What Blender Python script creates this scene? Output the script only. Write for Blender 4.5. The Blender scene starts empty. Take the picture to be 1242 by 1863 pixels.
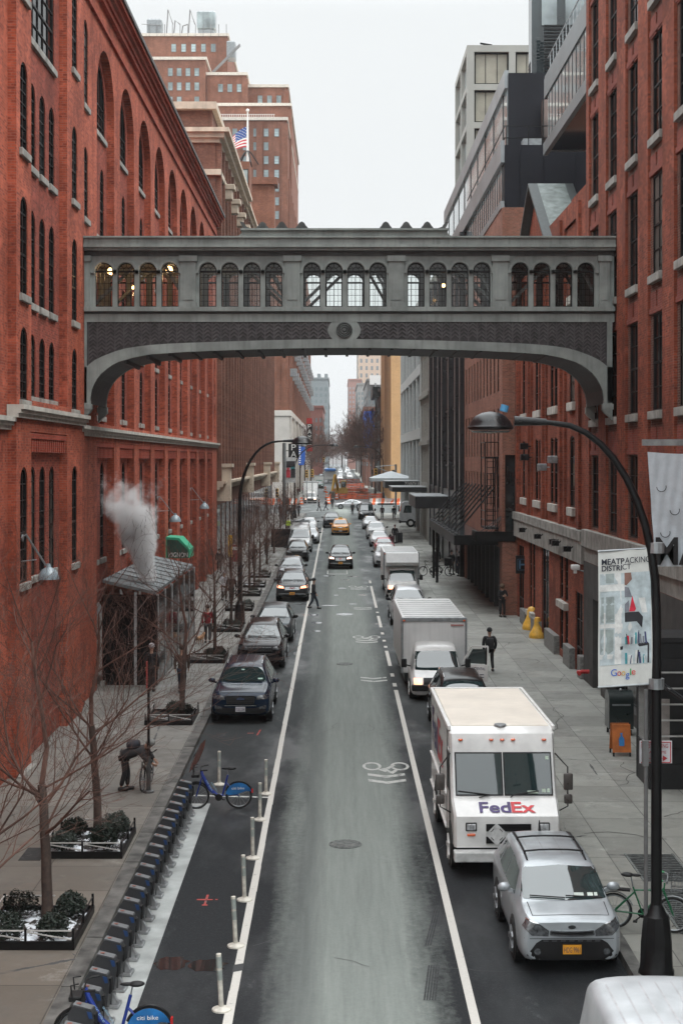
import bpy, bmesh, math, random
import numpy as np
from mathutils import Vector, Matrix
from mathutils.bvhtree import BVHTree
R = math.radians; PI = math.pi
random.seed(7)
C = bpy.context.scene.collection
S = bpy.context.scene
CAMZ = 9.15; F = 2587.5; CX = 614.0; CY = 836.0; SL = 0.0073
def G(y): return SL * min(y, 700.0)
def at(px, py, y):                       # photograph pixel at a known distance -> point in metres
    return Vector(((px - CX) / F * y, y, CAMZ + (CY - py) / F * y))
def gd(py, h=0.0): return (CAMZ - h) / ((py - CY) / F + SL)      # distance of a pixel row for something h above the ground
def gp(px, py):
    y = gd(py); return ((px - CX) / F * y, y)

# ------------------------------------------------------------------ materials
MATS = {}
def nt_new(name):
    m = bpy.data.materials.new(name); m.use_nodes = True
    nt = m.node_tree; b = nt.nodes['Principled BSDF']
    return m, nt, b
def nd(nt, t, **kw):
    n = nt.nodes.new(t)
    for k, v in kw.items():
        if k.startswith('i_'):
            key = k[2:].replace('_', ' ')
            n.inputs[key].default_value = v
        else: setattr(n, k, v)
    return n
def ramp(nt, stops):
    n = nt.nodes.new('ShaderNodeValToRGB'); e = n.color_ramp.elements
    while len(e) < len(stops): e.new(0.5)
    for q, (p, c) in zip(e, stops):
        q.position = p; q.color = (c[0], c[1], c[2], 1) if hasattr(c, '__len__') else (c, c, c, 1)
    return n
def mixc(nt, a, b, fac, mode='MIX'):
    n = nt.nodes.new('ShaderNodeMix'); n.data_type = 'RGBA'; n.blend_type = mode
    L = nt.links
    for s, v in ((6, a), (7, b), (0, fac)):
        if hasattr(v, 'links') or isinstance(v, bpy.types.NodeSocket): L.new(v, n.inputs[s])
        else: n.inputs[s].default_value = (v[0], v[1], v[2], 1) if hasattr(v, '__len__') else v
    return n.outputs[2]
def math_(nt, op, a, b=None, c=None, clamp=False):
    n = nt.nodes.new('ShaderNodeMath'); n.operation = op; n.use_clamp = clamp
    for i, v in enumerate((a, b, c)):
        if v is None: continue
        if isinstance(v, bpy.types.NodeSocket): nt.links.new(v, n.inputs[i])
        else: n.inputs[i].default_value = v
    return n.outputs[0]
def noise(nt, vec, scale, detail=4, rough=.55, dist=0):
    n = nd(nt, 'ShaderNodeTexNoise'); n.inputs['Scale'].default_value = scale
    n.inputs['Detail'].default_value = detail; n.inputs['Roughness'].default_value = rough; n.inputs['Distortion'].default_value = dist
    nt.links.new(vec, n.inputs['Vector']); return n.outputs['Fac']
def mapping(nt, vec, scale=(1, 1, 1), loc=(0, 0, 0)):
    n = nd(nt, 'ShaderNodeMapping'); n.inputs['Scale'].default_value = scale; n.inputs['Location'].default_value = loc
    nt.links.new(vec, n.inputs['Vector']); return n.outputs['Vector']
def bump(nt, b, h, strength, dist=.02):
    n = nd(nt, 'ShaderNodeBump'); n.inputs['Strength'].default_value = strength; n.inputs['Distance'].default_value = dist
    nt.links.new(h, n.inputs['Height']); nt.links.new(n.outputs['Normal'], b.inputs['Normal'])
def M(name, col, rough=.55, metal=0., var=.15, scale=5., bmp=0., spec=.5, coat=0., emit=None, es=1., world=False, streak=0.):
    if name in MATS: return MATS[name]
    m, nt, b = nt_new(name); L = nt.links
    vec = nd(nt, 'ShaderNodeNewGeometry').outputs['Position'] if world else nd(nt, 'ShaderNodeTexCoord').outputs['Object']
    f = noise(nt, vec, scale)
    lo = [c * (1 - var * 1.6) for c in col]; hi = [min(1, c * (1 + var)) for c in col]
    c = mixc(nt, lo, hi, ramp_fac(nt, f, .3, .7))
    if streak:
        s = noise(nt, mapping(nt, vec, (6, 6, .35)), 1.5, 5)
        c = mixc(nt, c, [x * .35 for x in col], math_(nt, 'MULTIPLY', ramp_fac(nt, s, .5, .75), streak))
    L.new(c, b.inputs['Base Color'])
    b.inputs['Roughness'].default_value = rough; b.inputs['Metallic'].default_value = metal
    b.inputs['Specular IOR Level'].default_value = spec; b.inputs['Coat Weight'].default_value = coat; b.inputs['Coat Roughness'].default_value = .04
    if rough > .12: L.new(math_(nt, 'MULTIPLY_ADD', f, .2, rough - .1), b.inputs['Roughness'])
    if bmp: bump(nt, b, noise(nt, vec, scale * 6), bmp, .01)
    if emit: b.inputs['Emission Color'].default_value = (*emit, 1); b.inputs['Emission Strength'].default_value = es
    MATS[name] = m; return m
def ramp_fac(nt, f, a, b):
    n = nd(nt, 'ShaderNodeMapRange'); n.inputs['From Min'].default_value = a; n.inputs['From Max'].default_value = b
    nt.links.new(f, n.inputs['Value']); return n.outputs['Result']
def brick(name, c1, c2, mortar, bw=.22, rh=.075, ms=.009, stain=.45, pale=0., sc=.35):
    if name in MATS: return MATS[name]
    m, nt, b = nt_new(name); L = nt.links
    g = nd(nt, 'ShaderNodeNewGeometry')
    p = nd(nt, 'ShaderNodeSeparateXYZ'); L.new(g.outputs['Position'], p.inputs[0])
    n = nd(nt, 'ShaderNodeSeparateXYZ'); L.new(g.outputs['True Normal'], n.inputs[0])
    isy = math_(nt, 'GREATER_THAN', math_(nt, 'ABSOLUTE', n.outputs[1]), .6)
    u = math_(nt, 'ADD', math_(nt, 'MULTIPLY', p.outputs[0], isy), math_(nt, 'MULTIPLY', p.outputs[1], math_(nt, 'SUBTRACT', 1, isy)))
    cv = nd(nt, 'ShaderNodeCombineXYZ'); L.new(u, cv.inputs[0]); L.new(p.outputs[2], cv.inputs[1])
    t = nd(nt, 'ShaderNodeTexBrick'); L.new(cv.outputs[0], t.inputs['Vector'])
    t.inputs['Color1'].default_value = (*c1, 1); t.inputs['Color2'].default_value = (*c2, 1); t.inputs['Mortar'].default_value = (*mortar, 1)
    t.inputs['Scale'].default_value = 1; t.inputs['Brick Width'].default_value = bw; t.inputs['Row Height'].default_value = rh
    t.inputs['Mortar Size'].default_value = ms; t.inputs['Mortar Smooth'].default_value = .3; t.inputs['Bias'].default_value = 0
    pos = g.outputs['Position']
    big = noise(nt, pos, sc, 6, .6); fine = noise(nt, pos, 9, 3); st = noise(nt, mapping(nt, pos, (1.6, 1.6, .12)), 1.2, 5)
    c = mixc(nt, t.outputs['Color'], [x * .45 for x in c2], math_(nt, 'MULTIPLY', ramp_fac(nt, big, .42, .72), stain))
    c = mixc(nt, c, [x * .4 for x in c2], math_(nt, 'MULTIPLY', ramp_fac(nt, st, .5, .78), stain))
    mid_ = noise(nt, pos, 1.1, 7, .7); c = mixc(nt, c, [x * .62 for x in c1], math_(nt, 'MULTIPLY', ramp_fac(nt, mid_, .5, .64), stain * .9)); c = mixc(nt, c, [min(1, x * 1.25 + .03) for x in c1], math_(nt, 'MULTIPLY', ramp_fac(nt, mid_, .46, .34), stain * .55))
    c = mixc(nt, c, [min(1, x * 1.35 + .015) for x in c1], math_(nt, 'MULTIPLY', ramp_fac(nt, fine, .55, .8), .5))
    if pale:
        q = noise(nt, pos, 2.3, 6, .7)
        c = mixc(nt, c, (.55, .5, .45), math_(nt, 'MULTIPLY', ramp_fac(nt, q, .6, .72), pale))
    L.new(c, b.inputs['Base Color']); b.inputs['Roughness'].default_value = .85; b.inputs['Specular IOR Level'].default_value = .25
    bump(nt, b, math_(nt, 'SUBTRACT', fine, math_(nt, 'MULTIPLY', t.outputs['Fac'], .8)), .5, .012)
    MATS[name] = m; return m

# ------------------------------------------------------------------ text outlines, made once
TX = {}
def make_texts(strings):
    obs = []
    for s in strings:
        cu = bpy.data.curves.new('t', 'FONT'); cu.body = s.lstrip('~'); cu.size = 1
        if s.startswith('~'): cu.offset = .022
        o = bpy.data.objects.new('t', cu); C.objects.link(o); obs.append((s, o, cu))
    dg = bpy.context.evaluated_depsgraph_get()
    for s, o, cu in obs:
        me = o.evaluated_get(dg).to_mesh()
        vs = [(v.co.x, v.co.y) for v in me.vertices]; fs = [tuple(p.vertices) for p in me.polygons]
        x0 = min(v[0] for v in vs); x1 = max(v[0] for v in vs); y0 = min(v[1] for v in vs); y1 = max(v[1] for v in vs)
        TX[s] = ([((x - x0) / (x1 - x0), (y - y0) / (y1 - y0)) for x, y in vs], fs)
        o.evaluated_get(dg).to_mesh_clear()
    for s, o, cu in obs:
        bpy.data.objects.remove(o); bpy.data.curves.remove(cu)
make_texts(['~Fed', '~Ex', '~MEATP', 'ACKING', '~DISTRI', 'CT', 'G', 'o', 'g', 'l', 'e', '~M', '~ME', 'P', 'A', 'PARK', '~GMC', 'KIA', 'HDG 9961',
            'GGK 2184', 'T68 3915', 'C.C. RENTAL', 'citi bike', '75 NINTH AVENUE', 'NO STANDING', 'ANY TIME', '~H', 'MIGNON', 'Ford', 'OPEN', '~MARK', '~PA'])

# ------------------------------------------------------------------ mesh builder
def V(*a): return Vector(a)
class MB:
    def __init__(s): s.v = []; s.f = []; s.m = []; s.cur = 0; s.lo = []
    def add(s, vs, fs, m=None):
        o = len(s.v); s.lo.append(o); s.v.extend(tuple(p) for p in vs)
        mm = s.cur if m is None else m
        for f in fs: s.f.append(tuple(o + i for i in f)); s.m.append(mm)
    def quad(s, a, b, c, d, m=None): s.add((a, b, c, d), ((0, 1, 2, 3),), m)
    def box(s, x0, x1, y0, y1, z0, z1, m=None):
        s.add([(x, y, z) for x in (x0, x1) for y in (y0, y1) for z in (z0, z1)],
              ((0, 1, 3, 2), (4, 6, 7, 5), (0, 4, 5, 1), (2, 3, 7, 6), (0, 2, 6, 4), (1, 5, 7, 3)), m)
    def bbox(s, x0, x1, y0, y1, z0, z1, r=.02, m=None):          # box with chamfered edges
        b = bmesh.new(); bmesh.ops.create_cube(b, size=1)
        for v in b.verts: v.co = ((x0 + x1) / 2 + v.co.x * (x1 - x0), (y0 + y1) / 2 + v.co.y * (y1 - y0), (z0 + z1) / 2 + v.co.z * (z1 - z0))
        bmesh.ops.bevel(b, geom=b.edges[:], offset=r, segments=2, affect='EDGES', profile=.5)
        s.bm(b, m)
    def bm(s, b, m=None):
        b.verts.index_update()
        s.add([v.co[:] for v in b.verts], [[v.index for v in f.verts] for f in b.faces], m); b.free()
    def bar(s, p, q, w, h=None, m=None, up=(0, 0, 1)):
        p = Vector(p); q = Vector(q); h = w if h is None else h
        d = (q - p).normalized(); a = d.cross(Vector(up))
        if a.length < 1e-4: a = d.cross(Vector((1, 0, 0)))
        a.normalize(); c = a.cross(d).normalized(); a *= w / 2; c *= h / 2
        s.add([p - a - c, p + a - c, p + a + c, p - a + c, q - a - c, q + a - c, q + a + c, q - a + c],
              ((0, 3, 2, 1), (4, 5, 6, 7), (0, 1, 5, 4), (1, 2, 6, 5), (2, 3, 7, 6), (3, 0, 4, 7)), m)
    def tube(s, pts, r, n=8, m=None, cap=True):
        pts = [Vector(p) for p in pts]; k = len(pts)
        rs = r if hasattr(r, '__len__') else [r] * k
        vs = []; prev = None
        for i, p in enumerate(pts):
            d = (pts[min(i + 1, k - 1)] - pts[max(i - 1, 0)])
            if d.length < 1e-9: d = V(0, 0, 1)
            d.normalize()
            if prev is None:
                a = d.cross(V(0, 0, 1))
                if a.length < .05: a = d.cross(V(0, 1, 0))
            else: a = prev - d * prev.dot(d)
            if a.length < 1e-6: a = d.orthogonal()
            a.normalize(); prev = a; b = d.cross(a)
            for j in range(n):
                t = 2 * PI * j / n; vs.append(p + (a * math.cos(t) + b * math.sin(t)) * rs[i])
        fs = [(i * n + j, i * n + (j + 1) % n, (i + 1) * n + (j + 1) % n, (i + 1) * n + j) for i in range(k - 1) for j in range(n)]
        if cap: fs += [tuple(range(n))[::-1], tuple((k - 1) * n + j for j in range(n))]
        s.add(vs, fs, m)
    def lathe(s, prof, c=(0, 0, 0), n=16, axis='z', m=None):
        vs = []
        for r, h in prof:
            for j in range(n):
                t = 2 * PI * j / n; a, b = r * math.cos(t), r * math.sin(t)
                p = (a, b, h) if axis == 'z' else ((h, a, b) if axis == 'x' else (a, h, b))
                vs.append((c[0] + p[0], c[1] + p[1], c[2] + p[2]))
        k = len(prof)
        fs = [(i * n + j, i * n + (j + 1) % n, (i + 1) * n + (j + 1) % n, (i + 1) * n + j) for i in range(k - 1) for j in range(n)]
        fs += [tuple(range(n))[::-1], tuple((k - 1) * n + j for j in range(n))]
        s.add(vs, fs, m)
    def ball(s, c, r, n=10, m=None):
        r = r if hasattr(r, '__len__') else (r, r, r)
        vs = [(c[0], c[1], c[2] - r[2])]; k = max(3, n // 2)
        for i in range(1, k):
            a = -PI / 2 + PI * i / k
            for j in range(n):
                t = 2 * PI * j / n; vs.append((c[0] + r[0] * math.cos(a) * math.cos(t), c[1] + r[1] * math.cos(a) * math.sin(t), c[2] + r[2] * math.sin(a)))
        vs.append((c[0], c[1], c[2] + r[2])); e = len(vs) - 1
        fs = [(0, 1 + (j + 1) % n, 1 + j) for j in range(n)]
        for i in range(k - 2):
            for j in range(n): fs.append((1 + i * n + j, 1 + i * n + (j + 1) % n, 1 + (i + 1) * n + (j + 1) % n, 1 + (i + 1) * n + j))
        fs += [(e, 1 + (k - 2) * n + j, 1 + (k - 2) * n + (j + 1) % n) for j in range(n)]
        s.add(vs, fs, m)
    def prism(s, poly, P, d0, d1, m=None):                        # outline (u,v) in a plane P(u,v,d), thick from d0 to d1
        k = len(poly)
        vs = [P(u, v, d0) for u, v in poly] + [P(u, v, d1) for u, v in poly]
        s.add(vs, [tuple(range(k)), tuple(range(2 * k - 1, k - 1, -1))] + [(i, (i + 1) % k, k + (i + 1) % k, k + i) for i in range(k)], m)
    def ring(s, c, R_, r, axis='y', n=24, k=6, m=None, sx=1):
        pts = []
        vs = []
        for i in range(n):
            t = 2 * PI * i / n
            for j in range(k):
                q = 2 * PI * j / k; rr = R_ + r * math.cos(q); h = r * math.sin(q)
                a, b = rr * math.cos(t), rr * math.sin(t)
                p = (a, h, b) if axis == 'y' else ((h, a, b) if axis == 'x' else (a, b, h))
                vs.append((c[0] + p[0], c[1] + p[1], c[2] + p[2]))
        fs = [(i * k + j, ((i + 1) % n) * k + j, ((i + 1) % n) * k + (j + 1) % k, i * k + (j + 1) % k) for i in range(n) for j in range(k)]
        s.add(vs, fs, m)
    def text(s, t, o, ux, uz, w, h, m=None):                      # lettering w x h starting at o
        vs, fs = TX[t]; o = Vector(o); ux = Vector(ux); uz = Vector(uz)
        s.add([o + ux * (x * w) + uz * (y * h) for x, y in vs], fs, m)
    def build(s, name, mat, parent=None, smooth=None, origin=None, kind=None):
        me = bpy.data.meshes.new(name)
        off = wloc(parent) if parent is not None else Vector(origin or (0, 0, 0))
        me.from_pydata([(x - off[0], y - off[1], z - off[2]) for x, y, z in s.v], [], s.f)
        for m in (mat if isinstance(mat, (list, tuple)) else [mat]): me.materials.append(m)
        if max(s.m, default=0) > 0: me.polygons.foreach_set('material_index', s.m)
        if smooth:
            me.polygons.foreach_set('use_smooth', [True] * len(me.polygons))
            me.update(); me.set_sharp_from_angle(angle=R(smooth))
        me.update()
        o = bpy.data.objects.new(name, me); C.objects.link(o)
        if parent is not None: o.parent = parent
        else: o.location = off
        if kind: o['kind'] = kind
        return o
    def build_each(s, name, mat, parent=None, **kw):              # every added piece an object of its own
        st = 0; out = []
        for a, e in s.pieces():
            q = MB(); k = s.lo[a]; q.v = s.v[k:(s.lo[e] if e < len(s.lo) else len(s.v))]
            fs = [(f, mm) for f, mm in zip(s.f, s.m) if k <= f[0] < k + len(q.v)]; q.f = [tuple(i - k for i in f) for f, _ in fs]; q.m = [mm for _, mm in fs]
            out.append(q.build(name, mat, parent, **kw))
        return out
    def pieces(s): return [(i, i + 1) for i in range(len(s.lo))]
def wloc(o):
    v = Vector((0, 0, 0))
    while o is not None: v += Vector(o.location); o = o.parent
    return v
def tag(o, label, cat, group=None):
    o['label'] = label; o['category'] = cat
    if group: o['group'] = group
    return o
def thing(name, label, cat, loc=(0, 0, 0), group=None):
    o = bpy.data.objects.new(name, None); C.objects.link(o); o.location = loc; o.empty_display_size = .3
    return tag(o, label, cat, group)
def copy_tree(o, parent=None):
    c = o.copy(); C.objects.link(c)
    if parent is not None: c.parent = parent
    for ch in o.children: copy_tree(ch, c)
    return c

# ------------------------------------------------------------------ walls with real openings
def PL(x0): return lambda u, v, d: (x0 - d, u, v)       # left side of the street, faces right
def PR(x0): return lambda u, v, d: (x0 + d, u, v)       # right side of the street, faces left
def PF(y0): return lambda u, v, d: (u, y0 + d, v)       # faces the viewer
def PB(y0): return lambda u, v, d: (u, y0 - d, v)       # faces away
def arc(a, b, c, d, kind, n=10):
    rise = (b - a) / 2 if kind == 'a' else (b - a) * .18
    return [(a + (b - a) / 2 * (1 - math.cos(PI * i / n)), d - rise + rise * math.sin(PI * i / n)) for i in range(n + 1)]
def wall(mb, P, u0, u1, v0, v1, ops, depth=.3, m=0, rm=None):
    rm = m if rm is None else rm
    rd = lambda x: round(x, 4)
    ops = [(rd(max(a, u0)), rd(min(b, u1)), rd(max(c, v0)), rd(min(d, v1)), k) for a, b, c, d, k in ops]
    us = sorted({rd(u0), rd(u1), *[o[0] for o in ops], *[o[1] for o in ops]})
    vs = sorted({rd(v0), rd(v1), *[o[2] for o in ops], *[o[3] for o in ops]})
    for i in range(len(us) - 1):
        uc = (us[i] + us[i + 1]) / 2; cand = [o for o in ops if o[0] < uc < o[1]]; st = None
        for j in range(len(vs)):
            op = j == len(vs) - 1 or any(o[2] < (vs[j] + vs[j + 1]) / 2 < o[3] for o in cand)
            if not op and st is None: st = vs[j]
            if op and st is not None:
                mb.quad(P(us[i], st, 0), P(us[i + 1], st, 0), P(us[i + 1], vs[j], 0), P(us[i], vs[j], 0), m); st = None
    dep0 = depth
    for a, b, c, d, k in ops:
        depth = dep0 if not isinstance(dep0, dict) else (dep0[3] if b - a > 3 else dep0[0])
        if k == 'r': top = [(a, d), (b, d)]
        else:
            top = arc(a, b, c, d, k)
            for i in range(len(top) - 1):
                p, q = top[i], top[i + 1]
                mb.quad(P(p[0], p[1], 0), P(q[0], q[1], 0), P(q[0], d, 0), P(p[0], d, 0), m)
        pts = [(a, c)] + top + [(b, c)]
        for i in range(len(pts)):
            p, q = pts[i], pts[(i + 1) % len(pts)]
            mb.quad(P(*p, 0), P(*q, 0), P(*q, depth), P(*p, depth), rm)
WIN = {}
def win_meshes(w, h, kind, cols, rows, depth, mf, mg, ms, fr=.06, sillh=.2, sash=True):
    key = (round(w, 2), round(h, 2), kind, cols, rows, round(depth, 2), mf.name, mg.name, ms.name if ms else None)
    if key in WIN: return WIN[key]
    P = lambda u, v, d: (u, d, v)
    a, b = -w / 2, w / 2
    top = [(a, h), (b, h)] if kind == 'r' else arc(a, b, 0, h, kind, 8)
    out = [(a, 0)] + top + [(b, 0)]
    f = MB()
    cx, cz = 0, h / 2
    inn = [(max(a + fr, min(b - fr, u)) if kind == 'r' else u * (1 - 2 * fr / w), min(h - fr, max(fr, fr + v * (h - 2 * fr) / h))) for u, v in out]
    k = len(out)
    for i in range(k):
        p, q = out[i], out[(i + 1) % k]; pi, qi = inn[i], inn[(i + 1) % k]
        f.quad(P(*p, -.03), P(*q, -.03), P(*qi, -.03), P(*pi, -.03)); f.quad(P(*pi, -.03), P(*qi, -.03), P(*qi, .03), P(*pi, .03))
    sp = h if kind == 'r' else h - ((b - a) / 2 if kind == 'a' else (b - a) * .18)
    for i in range(1, cols): x = a + w * i / cols; f.box(x - .02, x + .02, -.02, .02, fr, min(h, sp + (h - sp) * .8) - fr * .5)
    for j in range(1, rows):
        z = sp * j / rows; t = .03 if (sash and j == rows // 2) else .015
        f.box(a + fr * .6, b - fr * .6, -.022, .018, z - t, z + t)
    if kind != 'r' and rows > 1: f.box(a + fr * .6, b - fr * .6, -.022, .018, sp - .02, sp + .02)
    g = MB(); g.add([P(u, v, .012) for u, v in out], [tuple(range(k))])
    res = []
    for nm, mbb, mt in (('window', f, mf), ('pane', g, mg)):
        o = mbb.build(nm, mt); res.append(o.data); bpy.data.objects.remove(o)
    if ms:
        s_ = MB(); s_.bbox(a - .1, b + .1, -depth - .09, -.04, -sillh, -.004, .015)
        o = s_.build('sill', ms); res.append(o.data); bpy.data.objects.remove(o)
    WIN[key] = res; return res
def put_window(root, pos, rz, w, h, kind, cols, rows, depth, mf, mg, ms=None, name='window', **kw):
    if mg is winG:
        q = random.random(); mg = winG2 if q < .2 else (winG3 if q < .28 else winG)
    md = win_meshes(w, h, kind, cols, rows, depth, mf, mg, ms, **kw)
    o = bpy.data.objects.new(name, md[0]); C.objects.link(o); o.parent = root
    o.location = Vector(pos) - wloc(root); o.rotation_euler = (0, 0, rz)
    for nm, me in zip(('pane', 'sill'), md[1:]):
        c = bpy.data.objects.new(nm, me); C.objects.link(c); c.parent = o
    return o

# ------------------------------------------------------------------ shared materials
brickL = brick('red_brick', (.50, .112, .056), (.22, .043, .025), (.33, .14, .10), stain=.8)
brickL2 = brick('red_brick_painted_shade', (.35, .07, .042), (.15, .03, .02), (.26, .11, .08), stain=.6)  # same brick darkened: the shade of the recessed bays is in its colour
brickR = brick('orange_red_brick', (.34, .078, .038), (.145, .034, .019), (.23, .11, .078), stain=.85)
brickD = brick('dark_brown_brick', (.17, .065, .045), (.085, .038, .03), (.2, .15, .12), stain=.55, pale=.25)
brickB = brick('striped_brown_brick', (.24, .098, .066), (.13, .054, .038), (.23, .15, .115), stain=.5)
brickT = brick('tan_pink_brick', (.25, .095, .056), (.16, .06, .037), (.26, .15, .11), stain=.5)
brickO = brick('ochre_brick', (.62, .36, .17), (.52, .3, .14), (.5, .35, .2), stain=.15)
stone = M('pale_stone', (.47, .455, .41), .8, var=.2, scale=2.5, bmp=.2, world=True, streak=.35)
stoneG = M('grey_stone', (.29, .285, .26), .8, var=.25, scale=2, bmp=.25, world=True, streak=.5)
beige = M('beige_stone', (.55, .46, .36), .8, var=.15, scale=1.5, world=True, streak=.25)
winF = M('dark_window_frame', (.011, .010, .010), .5, spec=.2)
winG = M('dark_window_glass', (.006, .007, .008), .06, spec=.12, var=.3, scale=.4, world=True)
winG2 = M('dim_reflecting_glass', (.02, .026, .028), .05, spec=.7, var=.5, scale=.8, world=True); winG3 = M('glass_with_blind', (.10, .095, .085), .3, spec=.4, var=.4, scale=1.5, world=True)
winB = M('glass_painted_sky_pale', (.34, .40, .41), .04, spec=1., var=.4, scale=.3, world=True)  # pale base colour stands for the sky reflected in the glass
blackM = M('black_painted_metal', (.006, .006, .0065), .4, var=.25, spec=.25)
darkM = M('charcoal_metal', (.035, .037, .042), .45, var=.2, world=True)
steel = M('galvanised_steel', (.32, .34, .35), .45, metal=.6, var=.2)
white = M('white_paint', (.75, .75, .73), .45, var=.05)
# ------------------------------------------------------------------ camera, sky, sun
cam = bpy.data.cameras.new('camera'); co = bpy.data.objects.new('camera', cam); C.objects.link(co)
co.location = (0, 0, CAMZ); co.rotation_euler = (R(90), 0, 0)
cam.lens = 50; cam.sensor_width = 36; cam.shift_x = 7 / 1863; cam.shift_y = -95.5 / 1863; cam.clip_end = 6000
S.camera = co
w = bpy.data.worlds.new('World'); S.world = w; w.use_nodes = True
nt = w.node_tree; bg = nt.nodes['Background']; L = nt.links
SUN_EL, SUN_AZ = R(58), R(112)                    # azimuth measured from +Y towards +X
sky = nd(nt, 'ShaderNodeTexSky', sky_type='NISHITA', sun_disc=False, sun_elevation=SUN_EL, sun_rotation=SUN_AZ)
sky.air_density = 1; sky.dust_density = 6; sky.ozone_density = 1
skyc = mixc(nt, (0, 0, 0), sky.outputs[0], .05)
gen = nd(nt, 'ShaderNodeTexCoord').outputs['Generated']
zz = nd(nt, 'ShaderNodeSeparateXYZ'); L.new(gen, zz.inputs[0])
up = math_(nt, 'MAXIMUM', zz.outputs[2], 0)
lum = ramp(nt, [(0, (.66, .675, .68)), (.3, (.69, .71, .715)), (.5, (1.6, 1.67, 1.70)), (1, (3.3, 3.42, 3.48))])
L.new(up, lum.inputs[0])
cl = noise(nt, mapping(nt, gen, (1.2, 1.2, 3)), 1.6, 5)
oc = mixc(nt, lum.outputs[0], (.93, .94, .95), 1, 'MULTIPLY')
oc = mixc(nt, oc, lum.outputs[0], cl)
mx = nt.nodes.new('ShaderNodeMix'); mx.data_type = 'RGBA'; mx.blend_type = 'MIX'; mx.inputs[0].default_value = .97
L.new(skyc, mx.inputs[6]); L.new(oc, mx.inputs[7]); L.new(mx.outputs[2], bg.inputs[0]); bg.inputs[1].default_value = 1.0
sl = bpy.data.lights.new('sun', 'SUN'); sl.energy = 1.25; sl.angle = R(30); sl.color = (1, .97, .93)
so = bpy.data.objects.new('sun', sl); C.objects.link(so)
sd = Vector((math.sin(SUN_AZ) * math.cos(SUN_EL), math.cos(SUN_AZ) * math.cos(SUN_EL), math.sin(SUN_EL)))
so.rotation_euler = sd.to_track_quat('Z', 'Y').to_euler(); so.location = (0, 0, 80)
S.view_settings.view_transform = 'Standard'; S.view_settings.look = 'None'; S.view_settings.exposure = .42; S.view_settings.gamma = 1
S.cycles.max_bounces = 8; S.cycles.diffuse_bounces = 3; S.cycles.glossy_bounces = 4; S.cycles.transmission_bounces = 6; S.cycles.volume_bounces = 3
S.cycles.transparent_max_bounces = 16; S.cycles.caustics_reflective = False; S.cycles.caustics_refractive = False
S.cycles.sample_clamp_indirect = 4; S.cycles.use_denoising = True
try: S.cycles.denoiser = 'OPENIMAGEDENOISE'
except Exception: pass

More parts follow.
